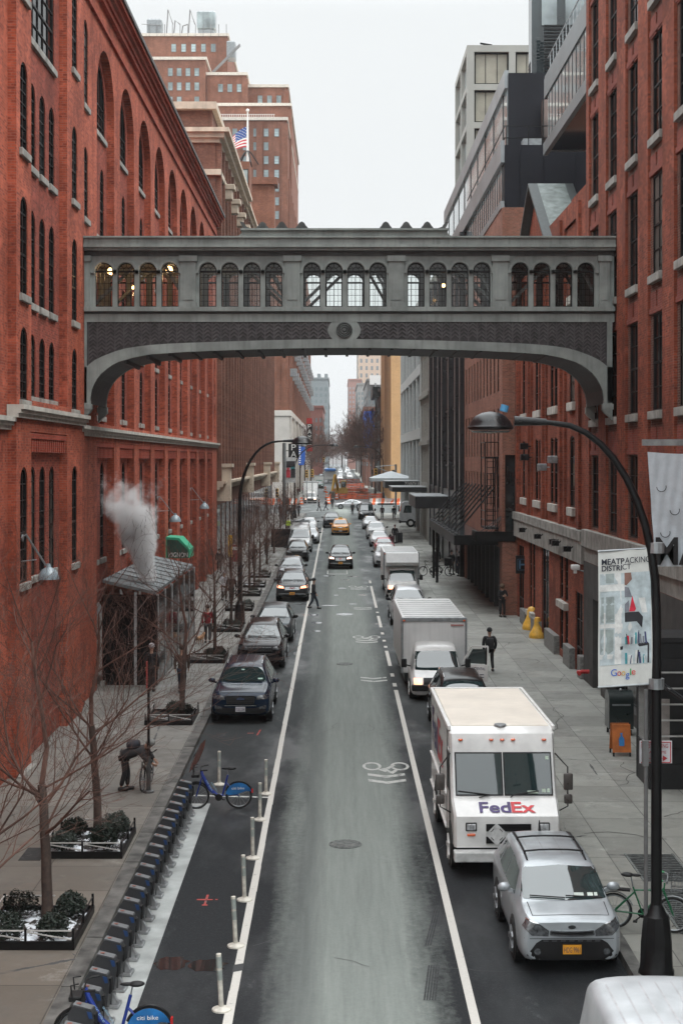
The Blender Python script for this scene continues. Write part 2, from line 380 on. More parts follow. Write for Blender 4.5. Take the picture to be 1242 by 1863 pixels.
# ------------------------------------------------------------------ ground, road, pavements
KL, KR = -4.32, 5.05          # kerb lines
def strip(x0, x1, y0, y1, dz, step=40):
    b = MB(); n = max(1, int((y1 - y0) / step) + 1); ys = [y0 + (y1 - y0) * i / n for i in range(n + 1)]
    for a, c in zip(ys, ys[1:]): b.quad((x0, a, G(a) + dz), (x1, a, G(a) + dz), (x1, c, G(c) + dz), (x0, c, G(c) + dz))
    return b
def road_mat():
    m, nt, b = nt_new('worn_wet_asphalt'); L = nt.links
    pos = nd(nt, 'ShaderNodeNewGeometry').outputs['Position']
    p = nd(nt, 'ShaderNodeSeparateXYZ'); L.new(pos, p.inputs[0]); X, Y = p.outputs[0], p.outputs[1]
    n1 = noise(nt, mapping(nt, pos, (1.2, .16, 1)), .8, 8, .7); n2 = noise(nt, pos, 5.5, 9, .8); n3 = noise(nt, mapping(nt, pos, (5, .25, 1)), 1.6, 5, .65)
    fine = noise(nt, pos, 42, 3, .7); gr = noise(nt, pos, 14, 5, .7)
    # the grey, rubbed middle of the lane
    d = math_(nt, 'ABSOLUTE', math_(nt, 'SUBTRACT', X, .32))
    d = math_(nt, 'ADD', d, math_(nt, 'MULTIPLY', math_(nt, 'SUBTRACT', n1, .5), 1.2))
    d = math_(nt, 'ADD', d, math_(nt, 'MULTIPLY', math_(nt, 'SUBTRACT', n2, .5), .75))
    mid = math_(nt, 'SUBTRACT', 1, ramp_fac(nt, d, 1.0, 1.7))
    worn = ramp(nt, [(0, (.10, .11, .105)), (.5, (.20, .222, .205)), (1, (.31, .335, .31))]); L.new(math_(nt, 'ADD', math_(nt, 'MULTIPLY', n3, .6), math_(nt, 'MULTIPLY', gr, .4)), worn.inputs[0])
    new = ramp(nt, [(0, (.008, .009, .0105)), (.55, (.0165, .0185, .0205)), (1, (.04, .044, .048))]); L.new(gr, new.inputs[0])
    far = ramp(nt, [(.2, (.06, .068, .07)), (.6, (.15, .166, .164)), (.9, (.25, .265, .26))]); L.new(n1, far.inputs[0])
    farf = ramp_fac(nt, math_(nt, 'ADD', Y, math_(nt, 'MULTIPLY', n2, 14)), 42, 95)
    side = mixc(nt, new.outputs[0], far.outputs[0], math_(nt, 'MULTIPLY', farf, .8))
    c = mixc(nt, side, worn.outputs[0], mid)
    # dark wheel track and oil line
    tr = math_(nt, 'SUBTRACT', 1, ramp_fac(nt, math_(nt, 'ABSOLUTE', math_(nt, 'ADD', X, math_(nt, 'MULTIPLY_ADD', n1, .5, .45))), .1, .5))
    c = mixc(nt, c, (.05, .054, .056), math_(nt, 'MULTIPLY', tr, .5))
    c = mixc(nt, c, (.03, .03, .03), math_(nt, 'MULTIPLY', ramp_fac(nt, gr, .66, .74), .55))
    c = mixc(nt, c, (.34, .36, .35), math_(nt, 'MULTIPLY', ramp_fac(nt, noise(nt, mapping(nt, pos, (1, .5, 1), (3, 9, 0)), .9, 9, .8), .61, .73), .35))
    c = mixc(nt, c, [.2] * 3, math_(nt, 'MULTIPLY', ramp_fac(nt, fine, .56, .74), .32))
    L.new(c, b.inputs['Base Color'])
    wet = ramp_fac(nt, noise(nt, mapping(nt, pos, (1, .35, 1)), .45, 4), .45, .62)
    r = math_(nt, 'SUBTRACT', .86, math_(nt, 'MULTIPLY', wet, math_(nt, 'MULTIPLY_ADD', math_(nt, 'SUBTRACT', 1, mid), .45, .05)))
    L.new(r, b.inputs['Roughness']); b.inputs['Specular IOR Level'].default_value = .22
    bump(nt, b, math_(nt, 'ADD', fine, gr), .25, .01)
    return m
def slab_mat(name, warm, cool, size):
    m, nt, b = nt_new(name); L = nt.links
    pos = nd(nt, 'ShaderNodeNewGeometry').outputs['Position']
    t = nd(nt, 'ShaderNodeTexBrick', offset=0.); L.new(pos, t.inputs['Vector']); t.inputs['Scale'].default_value = 1
    t.inputs['Brick Width'].default_value = size; t.inputs['Row Height'].default_value = size * 1.1; t.inputs['Mortar Size'].default_value = .012
    t.inputs['Color1'].default_value = (.9, .9, .9, 1); t.inputs['Color2'].default_value = (.62, .62, .62, 1); t.inputs['Mortar'].default_value = (.25, .25, .25, 1)
    n = noise(nt, pos, .22, 6, .65); n2 = noise(nt, pos, 1.8, 8, .7); n3 = noise(nt, pos, 28, 4, .7)
    p = nd(nt, 'ShaderNodeSeparateXYZ'); L.new(pos, p.inputs[0])
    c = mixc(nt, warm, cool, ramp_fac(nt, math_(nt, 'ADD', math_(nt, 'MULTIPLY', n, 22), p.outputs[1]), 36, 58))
    c = mixc(nt, c, t.outputs['Color'], 1, 'MULTIPLY')
    c = mixc(nt, c, [x * .4 for x in cool], math_(nt, 'MULTIPLY', ramp_fac(nt, n2, .5, .7), .6))
    c = mixc(nt, c, [x * 1.5 for x in cool], math_(nt, 'MULTIPLY', ramp_fac(nt, noise(nt, pos, .8, 8, .75), .58, .7), .4))
    c = mixc(nt, c, (.03, .03, .03), math_(nt, 'MULTIPLY', ramp_fac(nt, n3, .64, .72), .5))
    vo = nd(nt, 'ShaderNodeTexVoronoi', feature='DISTANCE_TO_EDGE'); vo.inputs['Scale'].default_value = .33
    L.new(mapping(nt, pos, (1, 1, 1), (.3, 0, 0)), vo.inputs['Vector'])
    crack = math_(nt, 'MULTIPLY', math_(nt, 'LESS_THAN', math_(nt, 'ADD', vo.outputs['Distance'], math_(nt, 'MULTIPLY', math_(nt, 'SUBTRACT', n2, .5), .06)), .0035), ramp_fac(nt, n, .5, .55))
    c = mixc(nt, c, (.05, .05, .05), crack)
    L.new(c, b.inputs['Base Color'])
    L.new(math_(nt, 'SUBTRACT', .85, math_(nt, 'MULTIPLY', ramp_fac(nt, noise(nt, pos, .6, 4), .45, .6), .4)), b.inputs['Roughness'])
    bump(nt, b, n3, .2, .01); return m
road_m = road_mat()
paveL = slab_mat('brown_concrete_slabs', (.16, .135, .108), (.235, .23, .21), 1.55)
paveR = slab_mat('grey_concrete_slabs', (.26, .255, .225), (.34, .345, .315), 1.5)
kerbM = M('stone_kerb', (.11, .106, .098), .8, var=.45, scale=2.2, bmp=.3, world=True)
strip(-400, 400, -40, 700, -.14, 60).build('ground', M('city_ground', (.12, .12, .12), .9, world=True), kind='structure')
b = MB(); b.quad((-3000, 700, G(700) - .14), (3000, 700, G(700) - .14), (3000, 4500, G(700) - .14), (-3000, 4500, G(700) - .14)); b.build('far_ground', M('far_city_ground', (.16, .16, .16), .9, world=True), kind='structure')
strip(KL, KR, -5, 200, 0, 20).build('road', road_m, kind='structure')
strip(-120, 120, 200.5, 234.5, 0, 20).build('avenue_road', road_m, kind='structure')
strip(-6, 6.2, 234.9, 1200, 0, 40).build('far_road', M('far_asphalt', (.11, .118, .12), .7, var=.3, scale=.3, world=True), kind='structure')
def pavement(name, x0, x1, y0, y1, m): strip(x0, x1, y0, y1, .15, 20).build(name, m, kind='structure')
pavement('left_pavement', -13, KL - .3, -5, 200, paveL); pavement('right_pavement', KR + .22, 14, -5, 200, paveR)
pavement('far_left_pavement', -13, -6.3, 235, 1200, paveR); pavement('far_right_pavement', 6.5, 13, 235, 1200, paveR)
def kerb(name, x0, x1, y0, y1):
    b = MB(); y = y0; k = 2.4 if y1 < 300 else 12
    while y < y1 - .1:
        e = min(y + k, y1); d = random.uniform(-.008, .008)
        vs = [(x, yy, G(yy) + z + d) for yy in (y + .012, e - .012) for x, z in ((x0, -.1), (x1, -.1), (x1, .158), (x0, .158))]
        b.add(vs, ((0, 1, 2, 3), (7, 6, 5, 4), (0, 4, 5, 1), (1, 5, 6, 2), (2, 6, 7, 3), (3, 7, 4, 0))); y = e
    b.build(name, kerbM, kind='structure')
kerb('left_kerb', KL - .3, KL, -5, 200); kerb('right_kerb', KR, KR + .22, -5, 200)
kerb('far_left_kerb', -6.3, -6, 235, 700); kerb('far_right_kerb', 6.2, 6.5, 235, 700)

# ------------------------------------------------------------------ paint on the road
def paint_mat(name, col, thr):
    m, nt, b = nt_new(name); L = nt.links
    pos = nd(nt, 'ShaderNodeNewGeometry').outputs['Position']
    n = noise(nt, pos, 6, 8, .75); n2 = noise(nt, pos, 30, 3)
    c = mixc(nt, col, [x * .75 for x in col], n2); c = mixc(nt, (.12, .125, .12), c, ramp_fac(nt, n, thr, thr + .12))
    L.new(c, b.inputs['Base Color']); b.inputs['Roughness'].default_value = .7; return m
pw = paint_mat('worn_white_road_paint', (.62, .6, .55), .28); pw2 = paint_mat('faded_white_road_paint', (.55, .56, .53), .36)
pr = paint_mat('red_spray_paint', (.42, .05, .04), .38)
def flat(b, pts, dz=.005): b.add([(x, y, G(y) + dz) for x, y in pts], [tuple(range(len(pts)))])
b = MB(); xl = -1.75
for i in range(0, 92): 
    y = 15 + i * 1.8
    j = lambda: random.uniform(-.008, .008)
    flat(b, [(xl - .075 + j(), y), (xl + .075 + j(), y), (xl + .075 + j(), y + 1.805), (xl - .075 + j(), y + 1.805)])
b.build('left_lane_line', pw, kind='structure')
b = MB(); flat(b, [(-1.84, 24.86), (-1.66, 24.95), (-1.66, 25.3), (-1.84, 25.22)], .007); b.build('road_patch', M('dark_patch', (.03, .032, .034), .6, world=True), kind='structure')
b = MB()
for y0, y1 in [(12 + i * 2, 14 + i * 2.0) for i in range(21)] + [(54.8, 55.6), (57.2, 58), (60, 64.5), (65.5, 66.1), (67.6, 68.2), (70.2, 71), (73, 78), (79.4, 80), (82, 95), (97, 99)]:
    x = 2.2 + .0006 * max(0, y0 - 40); flat(b, [(x - .075, y0), (x + .075, y0), (x + .075, y1 + .004), (x - .075, y1 + .004)])
b.build('right_lane_line', pw, kind='structure')
def sharrow(x, y, bike, name='cycle_lane_marking', k=1.0):
    b = MB()
    if bike:
        for cx in (-.38, .42):
            for i in range(16):
                a, c = 2 * PI * i / 16, 2 * PI * (i + 1) / 16
                flat(b, [(x + cx + rr * math.cos(t), y + 1.75 + 1.9 * rr * math.sin(t)) for rr, t in ((.19, a), (.275, a), (.275, c), (.19, c))])
        for p in ([(-.12, 1.1), (.06, .62), (.16, .7), (0, 1.2)], [(-.02, 1.15), (.22, 1.55), (.3, 1.5), (.1, 1.05)], [(.08, .55), (.2, .45), (.36, .9), (.26, .95)], [(-.22, .95), (-.1, 1.1), (.1, .8), (0, .65)]):
            flat(b, [(x + u, y + v + .35) for u, v in p])
    for dy in (0, .7):
        for s_ in (-1, 1): flat(b, [(x, y - .4 + dy), (x, y - .13 + dy), (x + s_ * .52, y + .17 + dy), (x + s_ * .52, y - .1 + dy)][::s_])
    b.build(name, pw2, kind='structure')
for px, py, bk in ((704, 1420, 1), (680, 1238, 0), (667, 1168, 1), (660, 1108, 0), (652, 1072, 1)):
    x, y = gp(px, py); sharrow(x, y, bk)
b = MB()
flat(b, [(-4.2, 37.55), (-1.82, 37.3), (-1.82, 37.42), (-4.2, 37.67)])
for x0, x1, y in ((-.75, .72, 104), (-.78, -.7, 104.1), (.66, .74, 104.1)): flat(b, [(x0, y), (x1, y), (x1, y + (.35 if x1 - x0 > 1 else 3)), (x0, y + (.35 if x1 - x0 > 1 else 3))])
b.build('bay_end_line', pw2, kind='structure')
b = MB(); x, y = gp(375, 1637)
for u0, u1, v0, v1 in ((-.3, .0, -.06, .06), (.02, .22, -.05, .04), (.3, .38, -.04, .05), (-.03, .04, -.5, -.1), (-.03, .05, .05, .5), (-.08, .1, -.62, -.5), (-.95, -.88, -.1, .1), (.72, .8, -.06, .1)):
    flat(b, [(x + p_ * (.62 if abs(p_) < .6 else 1), y + q_ * .62) for p_, q_ in ((u0, v0), (u1, v0), (u1, v1), (u0, v1))])
x, y = gp(466, 1338)
flat(b, [(x, y), (x + .05, y), (x + .12, y + .9), (x + .06, y + .9)]); flat(b, [(x - .3, y + .3), (x - .1, y + .3), (x - .1, y + .38), (x - .3, y + .38)])
b.build('red_spray_marks', pr, kind='structure')
# concrete strip under the cycle dock
cs = M('pale_concrete_strip', (.36, .38, .37), .5, var=.25, scale=1.4, bmp=.15, world=True)
strip(KL + .01, -3.28, 12, 36.7, .006, 10).build('concrete_strip', cs, kind='structure')
# manholes, puddles, skid marks, grates in the pavement
iron = M('cast_iron', (.15, .16, .152), .7, metal=.4, var=.4, scale=8)
def manhole(px, py, r, lab):
    x, y = gp(px, py); b = MB(); z = G(y)
    b.lathe([(r, 0), (r, .012), (r * .93, .012), (r * .9, .003), (r * .84, .003), (r * .82, .010), (r * .4, .010), (r * .38, .007), (0.01, .007)], (x, y, z), 28)
    tag(b.build('manhole_cover', iron, origin=(x, y, z), smooth=30), lab, 'manhole cover', 'manhole covers in the road')
manhole(628, 1536, .38, 'round iron manhole cover in the worn lane nearest the viewer')
manhole(627, 1208, .36, 'round iron manhole cover in the lane beside the white box truck')
pud = M('thin_puddle_water', (.02, .022, .022), .03, spec=.6, var=.1)
b = MB()
def blob(b, x, y, rx, ry, dz, n=18):
    flat(b, [(x + rx * math.cos(2 * PI * i / n) * (1 + .18 * math.sin(3 * i + 9 * x)) , y + ry * math.sin(2 * PI * i / n) * (1 + .14 * math.sin(2.2 * i + 5 * y))) for i in range(n)], dz)
for x, y, rx, ry in ((-2.95, 25.3, .3, .34), (-2.3, 25.2, .35, .3), (-4.17, 42.5, .10, 2.2), (-3.95, 76, .25, 3)): blob(b, x, y, rx, ry, .004)
b.build('puddle_water', pud, kind='structure')
sk = M('tyre_rubber_marks', (.03, .032, .034), .8, var=.5, scale=12, world=True)
b = MB()
for x0, y0, x1, y1, n in ((1.42, 23.6, 1.6, 25.2, 5), (1.6, 26.2, 1.95, 28.5, 3)):
    for i in range(n): d = i * .045; flat(b, [(x0 + d, y0), (x0 + d + .03, y0), (x1 + d + .03, y1), (x1 + d, y1)], .006)
b.build('tyre_marks', sk, kind='structure')
slush = M('grey_slush', (.42, .45, .46), .5, var=.3, scale=3, bmp=.3)
b = MB()
for i in range(26): 
    y = random.uniform(62, 104); blob(b, random.uniform(-3.6, -1.3) if i % 2 else random.uniform(-1.2, 2.4), y, random.uniform(.1, .5), random.uniform(.15, .6), .0035)
b.build('painted_sheen_patches', M('painted_wet_sheen', (.2, .22, .225), .12, var=.4, scale=2, world=True), kind='structure')  # wet sheen on the asphalt, its brightness put into a light grey base colour
rk = random.Random(31); b = MB()
def crack(b, x, y, a, n, wd):
    for i in range(n):
        a += rk.gauss(0, .35); l = rk.uniform(.12, .4); x2, y2 = x + math.cos(a) * l, y + math.sin(a) * l; nx, ny = -math.sin(a) * wd, math.cos(a) * wd
        flat(b, [(x - nx, y - ny), (x2 - nx, y2 - ny), (x2 + nx, y2 + ny), (x + nx, y + ny)], .0045); x, y = x2, y2
for i in range(15): crack(b, rk.uniform(-1.6, 1.6), rk.uniform(20, 75), rk.choice((.1, 3.0, 1.5, .6)), rk.randint(3, 12), rk.uniform(.004, .009))
b.build('road_cracks', M('crack_tar', (.07, .075, .072), .7, world=True), kind='structure')
b = MB()
for i in range(16): crack(b, rk.uniform(5.6, 8.8), rk.uniform(26, 70), rk.uniform(.6, 1.8), rk.randint(4, 10), rk.uniform(.008, .014))
b.v = [(x, y, z + .152) for x, y, z in b.v]; b.build('pavement_cracks', M('crack_dark', (.06, .058, .052), .8, world=True), kind='structure')
# pavement gratings
def grate(x0, x1, y0, y1, lab):
    b = MB(); z = lambda y: G(y) + .153
    n = int((y1 - y0) / .12)
    b.add([(x0, y0, z(y0)), (x1, y0, z(y0)), (x1, y1, z(y1)), (x0, y1, z(y1))], ((0, 1, 2, 3),), 1)
    for i in range(n): y = y0 + .06 + i * (y1 - y0) / n; b.box(x0 + .05, x1 - .05, y - .014, y + .014, z(y) + .002, z(y) + .014)
    for x in (x0, x1 - .05): b.bar((x + .025, y0, z(y0) + .008), (x + .025, y1, z(y1) + .008), .05, .016)
    tag(b.build('pavement_grate', [iron, M('grate_void', (.01, .01, .011), .8)], origin=(x0, y0, z(y0))), lab, 'grate', 'gratings in the right pavement')
grate(6.35, 7.45, 29.6, 31.6, 'dark iron pavement grating behind the black lamp post, the farther one')
grate(6.35, 7.6, 26.4, 29.1, 'dark iron pavement grating right of the green bicycle, the nearer one')
# ================================================================== LEFT: long red brick market hall
RL, RR = R(90), R(-90)
hall = thing('brick_building', 'long red brick market hall with tall arched bays lining the left side of the street', 'building', (-8.5, 60, G(60)))
P0 = PL(-8.5); wb = MB()
def win_row(root, X, rz, centers, w, rows, depth, kind='a', cols=2, nr=6, ms=stoneG, mf=winF, mg=winG, inward=1, name='window', **kw):
    for uc in centers:
        for z0, z1 in rows: put_window(root, (X, uc, z0), rz, w, z1 - z0, kind, cols, nr, depth, mf, mg, ms, name=name, **kw)
# --- part right of the projecting tower: nine arched bays
bays = [50.3 + 5.3 * i for i in range(9)]
ops = []
for a in bays: ops += [(a, a + 3.9, 10.42, 24.1, 'a'), (a, a + 3.9, .35, 9.78, 'r')]
ops.append((47.6, 48.5, 17.3, 19.7, 'a')); ops.append((47.6, 48.5, 13.5, 16.1, 'a')); ops.append((47.6, 48.5, 21.1, 24, 'a'))
ops += [(97.9, 99.1, z0, z1, 'a') for z0, z1 in ((10.7, 13), (13.5, 16.1), (17.3, 19.9), (21.1, 23.8))]
big = [o for o in ops if o[1] - o[0] > 3]; sm = [o for o in ops if o[1] - o[0] < 3]
wall(wb, P0, 46.2, 100.3, -.6, 25.5, ops, {3: .28, 0: .08})
for a, z0, z1 in ((47.6, 17.3, 19.7), (47.6, 13.5, 16.1), (47.6, 21.1, 24)): put_window(hall, (-8.56, a + .45, z0), RL, .9, z1 - z0, 'a', 2, 6, .06, winF, winG, stoneG)
Pin = PL(-8.78)
for a in bays:
    c = a + 1.95; iops = [(c - 1.5, c + 1.5, 21.15, 23.75, 'a')]
    for dx in (-.82, .82):
        iops += [(c + dx - .45, c + dx + .45, z0, z1, 'a') for z0, z1 in ((17.35, 19.95), (13.55, 16.1), (10.75, 13.1), (5.5, 9.05))]
    iops += [(c - 1.3, c + 1.3, .5, 3.9, 's')]
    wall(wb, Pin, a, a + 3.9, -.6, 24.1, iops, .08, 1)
    put_window(hall, (-8.84, c, 21.15), RL, 3.0, 2.6, 'a', 5, 3, .06, winF, winG, stoneG, name='arched_window')
    for dx in (-.82, .82): win_row(hall, -8.84, RL, [c + dx], .9, ((17.35, 19.95), (13.55, 16.1), (10.75, 13.1)), .06)
    for dx in (-.82, .82): win_row(hall, -8.84, RL, [c + dx], .9, ((5.5, 9.05),), .06, nr=8, name='tall_window')
    for k in range(13):                                        # corbel table over the lower bay
        wb.box(-8.78, -8.56, a + .05 + k * .3, a + .05 + k * .3 + .17, 9.2, 9.77, 2)
    wb.box(-8.78, -8.52, a, a + 3.9, 9.6, 9.777, 2)
# --- left of the tower (nearer the viewer)
ops = [(u - .45, u + .45, z0, z1, 'a') for u in (34.6, 32.4, 30, 27.6) for z0, z1 in ((17.3, 19.7), (13.5, 16.1), (10.9, 13), (5.9, 8.9), (21.2, 23.8))]
wall(wb, P0, 14, 36.7, -.6, 25.5, ops, .08)
win_row(hall, -8.56, RL, (34.6, 32.4, 30, 27.6), .9, ((17.3, 19.7), (13.5, 16.1), (10.9, 13), (5.9, 8.9), (21.2, 23.8)), .06)
# --- projecting tower bay
PT = PL(-8.28); ROWS = ((17.3, 19.65), (13.5, 16.1), (10.72, 12.65))
ops = [(u - .45, u + .45, z0, z1, 'a') for u in (37.6, 44.85) for z0, z1 in ROWS + ((5.9, 8.95), (21.4, 23.9))]
ops += [(38.5, 43.6, 10.75, 26.2, 'a'), (38.5, 43.6, .4, 9.9, 'r')]
wall(wb, PT, 36.7, 46.2, -.6, 29.5, ops, {3: .24, 0: .08})
PTi = PL(-8.52)
iops = [(39.3, 42.8, 20.85, 25.4, 'a')] + [(u - .42, u + .42, z0, z1, 'a') for u in (39.75, 41.1, 42.45) for z0, z1 in ROWS[:2] + ((10.9, 12.65), (5.9, 8.95))]
wall(wb, PTi, 38.5, 43.6, -.6, 26.2, iops, .08, 1)
win_row(hall, -8.34, RL, (37.6, 44.85), .9, ROWS + ((5.9, 8.95), (21.4, 23.9)), .06)
win_row(hall, -8.58, RL, (39.75, 41.1, 42.45), .84, ROWS[:2] + ((10.9, 12.65), (5.9, 8.95)), .06)
put_window(hall, (-8.58, 41.05, 20.85), RL, 3.5, 4.55, 'a', 5, 5, .06, winF, winG, stoneG, name='arched_window')
for k in range(17): wb.box(-8.52, -8.33, 38.55 + k * .3, 38.72 + k * .3, 9.35, 9.89, 2)
wb.box(-8.52, -8.3, 38.5, 43.6, 9.72, 9.897, 2)
wb.quad((-8.5, 36.7, -.6), (-8.28, 36.7, -.6), (-8.28, 36.7, 29.5), (-8.5, 36.7, 29.5)); wb.quad((-8.5, 46.2, -.6), (-8.28, 46.2, -.6), (-8.28, 46.2, 29.5), (-8.5, 46.2, 29.5))
# shallow pilaster strips between the bays and just past the tower
wb.box(-8.5, -8.38, 46.2, 47.1, -.6, 24.7)
# string course and stepped cornice
for x, z0, z1 in ((-8.4, 24.72, 24.84), (-8.34, 25.5, 25.68), (-8.25, 25.68, 25.86), (-8.12, 25.86, 26.02), (-7.98, 26.02, 26.16)):
    for y0, y1 in ((14, 36.68), (46.22, 100.32)): wb.box(-8.9, x, y0, y1, z0, z1, 2)
wb.box(-25, -8.8, 14, 100.28, 25.2, 25.9); wb.quad((-25, 100.3, -.6), (-8.5, 100.3, -.6), (-8.5, 100.3, 25.6), (-25, 100.3, 25.6)); wb.quad((-25, 14, -.6), (-8.5, 14, -.6), (-8.5, 14, 25.6), (-25, 14, 25.6))
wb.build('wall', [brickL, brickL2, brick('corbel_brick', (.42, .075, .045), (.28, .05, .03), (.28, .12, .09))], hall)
b = MB()
for y0, y1 in ((14, 36.68), (46.22, 100.33)): b.box(-8.9, -7.9, y0, y1, 26.16, 26.32)
b.build('cornice_cap', M('dark_copper_gutter', (.03, .028, .028), .5), hall)
b = MB()
for x, y0, y1, z in ((-8.5, 14, 36.69, 10.2), (-8.5, 46.22, 100.4, 10.23), (-8.28, 36.5, 46.4, 10.52)):
    for dx, za, zb in ((.1, -.28, -.17), (.17, -.168, -.07), (.24, -.068, .05)): b.box(x - .2, x + dx, y0, y1, z + za, z + zb)
b.build('stone_band', stone, hall)
b = MB()
[b.box(-8.5, -8.36, 15 + i * 4, 16.6 + i * 4, -.5, G(60) + .75) for i in range(22) if not 34 < 15 + i * 4 < 47.5]
b.box(-8.28, -8.12, 36.7, 38.4, -.5, .95); b.box(-8.28, -8.12, 43.7, 46.2, -.5, .95)
b.build_each('plinth', stoneG, hall)
dk = M('dark_shop_interior', (.02, .018, .017), .5, world=True)
for i, a in enumerate(bays):
    b = MB(); c = a + 1.95
    b.box(-9.2, -9.12, c - 1.3, c + 1.3, .1, 3.9)
    d = b.build('shop_door', winF, hall); b = MB()
    for dx in (-.62, .62): b.box(-9.118, -9.1, c + dx - .5, c + dx + .5, 1.3, 3.2)
    b.build('pane', winG, d)
# gooseneck wall lamps
lampG = M('blue_grey_enamel', (.24, .3, .33), .35, coat=.3)
for px, py, z in ((89, 1046, 37.2), (319, 945, 70.5), (372, 922, 84)):
    p = at(px, py, F * -8.2 / (px - CX)); wx = -8.77 if z < 46 else -9.0
    t = thing('wall_lamp', {89: 'grey dome lamp on a bent arm nearest the viewer on the left brick wall', 319: 'grey dome lamp on a bent arm above the green awning on the left wall', 372: 'grey dome lamp on a bent arm farthest along the left brick wall'}[px], 'wall lamp', (wx, p.y - 1, p.z), 'dome lamps on the market hall')
    b = MB(); w_ = Vector((wx, p.y - .9, p.z + 1.1))
    for dy in (-.05, .05): b.tube([w_ + V(0, dy, 0), w_ + V(.12, dy, .1), p + V(-.08, dy, .28)], .022, 6)
    b.tube([w_ + V(0, 0, -.65), p + V(-.3, -.2, .45)], .018, 6); b.lathe([(.1, 0), (.1, .03)], (wx + .02, w_.y, w_.z), 12, 'x')
    b.build('arm', steel, t)
    b = MB(); b.lathe([(.3, 0), (.3, .04), (.27, .16), (.18, .28), (.08, .34), (.06, .44)], p - V(0, 0, .12), 20); b.build('lamp_shade', lampG, t, smooth=40)

# ================================================================== striped brown building and its roof top
bb = thing('office_building', 'brown brick building with closely spaced vertical piers beyond the market hall', 'building', (-8.5, 150, G(150)))
b = MB(); n = 29
for i in range(n):
    y = 100.5 + i * 3.0
    b.box(-8.62, -8.2, y + .02, y + .5, 7.6, 31.5); b.box(-8.62, -8.4, y + 1.45, y + 1.85, 7.6, 31.2)
b.box(-40, -8.62, 100.4, 188.6, -.5, 32); b.box(-30, -8.85, 100.4, 128, 31.98, 34.2)
b.build('wall', brickB, bb)
b = MB()
for i in range(n):
    y = 100.5 + i * 3.0
    for u in (y + .5, y + 1.85): b.box(-8.66, -8.6, u + .06, u + .9, 7.7, 31)
b.build('window_strip', M('dark_bronze_windows', (.05, .035, .03), .25, world=True, var=.5, scale=2), bb)
b = MB()
for x, z0, z1 in ((-8.3, 7.0, 7.2), (-8.05, 7.2, 7.45), (-7.85, 7.45, 7.62)): b.box(-9, x, 100.4, 188.6, z0, z1)
for y in (100.9, 128, 160, 185): b.box(-8.6, -7.6, y, y + 1.3, 6.2, 8.6); b.box(-8.6, -7.45, y - .12, y + 1.42, 8.6, 8.85)
b.build('base_cornice', beige, bb)
b = MB()
for i in range(21): b.box(-8.66, -8.56, 101.2 + i * 4.1, 104 + i * 4.1, .6, 5.9)
b.build_each('shop_window', winG, bb)
b = MB()
for x, z0, z1 in ((-8.3, 31.5, 31.8), (-7.95, 31.8, 32.15), (-7.6, 32.15, 32.45)): b.box(-41, x, 100.2 - (x + 8.3) * .8, 127, z0, z1)
b.box(-38, -8.5, 99.9, 127, 33.8, 34.3); b.box(-39, -8.2, 100.1, 125, 29.2, 29.6)
for y in (104, 110, 116, 122, 128, 134, 140, 146):
    b.bbox(-8.9, -7.5, y, y + 1.1, 28.9, 29.3, .05); b.bbox(-8.9, -7.7, y + .1, y + 1, 28.2, 28.9, .05)
for x, z0, z1 in ((-8.1, 31.6, 31.85), (-7.8, 31.85, 32.1)): b.box(-9.5, x, 127.1, 160, z0, z1)
b.build('cornice', beige, bb)
b = MB(); b.box(-14, -7.9, 127.6, 131, 32.1, 35.9); b.box(-15.5, -6.4, 144, 146, 32, 37); b.box(-15.8, -6.1, 143.7, 146.3, 37, 37.7)
b.build_each('penthouse', brickT, bb)
for uc in (-9.6, -8.5): put_window(bb, (uc, 127.58, 32.6), 0, 1.0, 2.6, 'r', 1, 2, .05, winF, winB, None)
fp = thing('flagpole', 'white flagpole on a roof flying the stars and stripes', 'flagpole', (-8.15, 129, 35.9))
b = MB(); x, y, z = -8.15, 129, 35.9
zt = at(455, 203, 129).z
b.tube([(x, y, z), (x, y, zt)], [.13, .06], 10); b.ball((x, y, zt + .1), .16, 10); b.build('pole', white, fp, smooth=40)
b = MB()
for i in range(5): t = 2 * PI * i / 5; b.tube([(x + 1.0 * math.cos(t), y + 1 * math.sin(t), z), (x + .35 * math.cos(t), y + .35 * math.sin(t), z + 1.0), (x, y, z + 1.3)], .06, 6)
b.build('stand', blackM, fp)
# the flag, drooping and blown to the left
b = MB(); NU, NV = 20, 13; pts = []
for i in range(NU + 1):
    u = i / NU
    for j in range(NV + 1):
        v = j / NV
        pts.append((x - .1 - 2.05 * (1 - (1 - u) ** 1.4) * (.98 - .08 * v), y + .18 * math.sin(u * 9 + v) * u, zt - 1.35 - 1.9 * v * (1 - .62 * u) - 2.35 * u ** 1.35))
for i in range(NU):
    for j in range(NV):
        m = (0 if j % 2 == 0 else 1)
        if i < 8 and j < 7: m = 2
        a = i * (NV + 1) + j; q = [pts[k] for k in (a, a + NV + 1, a + NV + 2, a + 1)]
        b.quad(*q, m)
        if i < 8 and j < 7 and (i + j) % 2 == 0:
            c = sum((Vector(p) for p in q), Vector()) / 4 + V(0, -.012, 0); r = .055
            b.add([c + V(r * (1 if k % 2 == 0 else .45) * math.sin(PI * k / 5), 0, r * (1 if k % 2 == 0 else .45) * math.cos(PI * k / 5)) for k in range(10)], [tuple(range(10))], 1)
b.build('flag', [M('flag_red', (.5, .04, .06), .8), M('flag_white', (.75, .74, .72), .8), M('flag_blue', (.03, .08, .28), .8)], fp)
# the street wall stands 9.0 m from the middle of the lane: bring both fronts to that size
KS = 9.0 / 8.5
def resize(o):
    o.scale = (KS, KS, KS); o.location = (o.location.x * KS, o.location.y * KS, CAMZ + (o.location.z - CAMZ) * KS)
for o in (hall, bb, fp): resize(o)
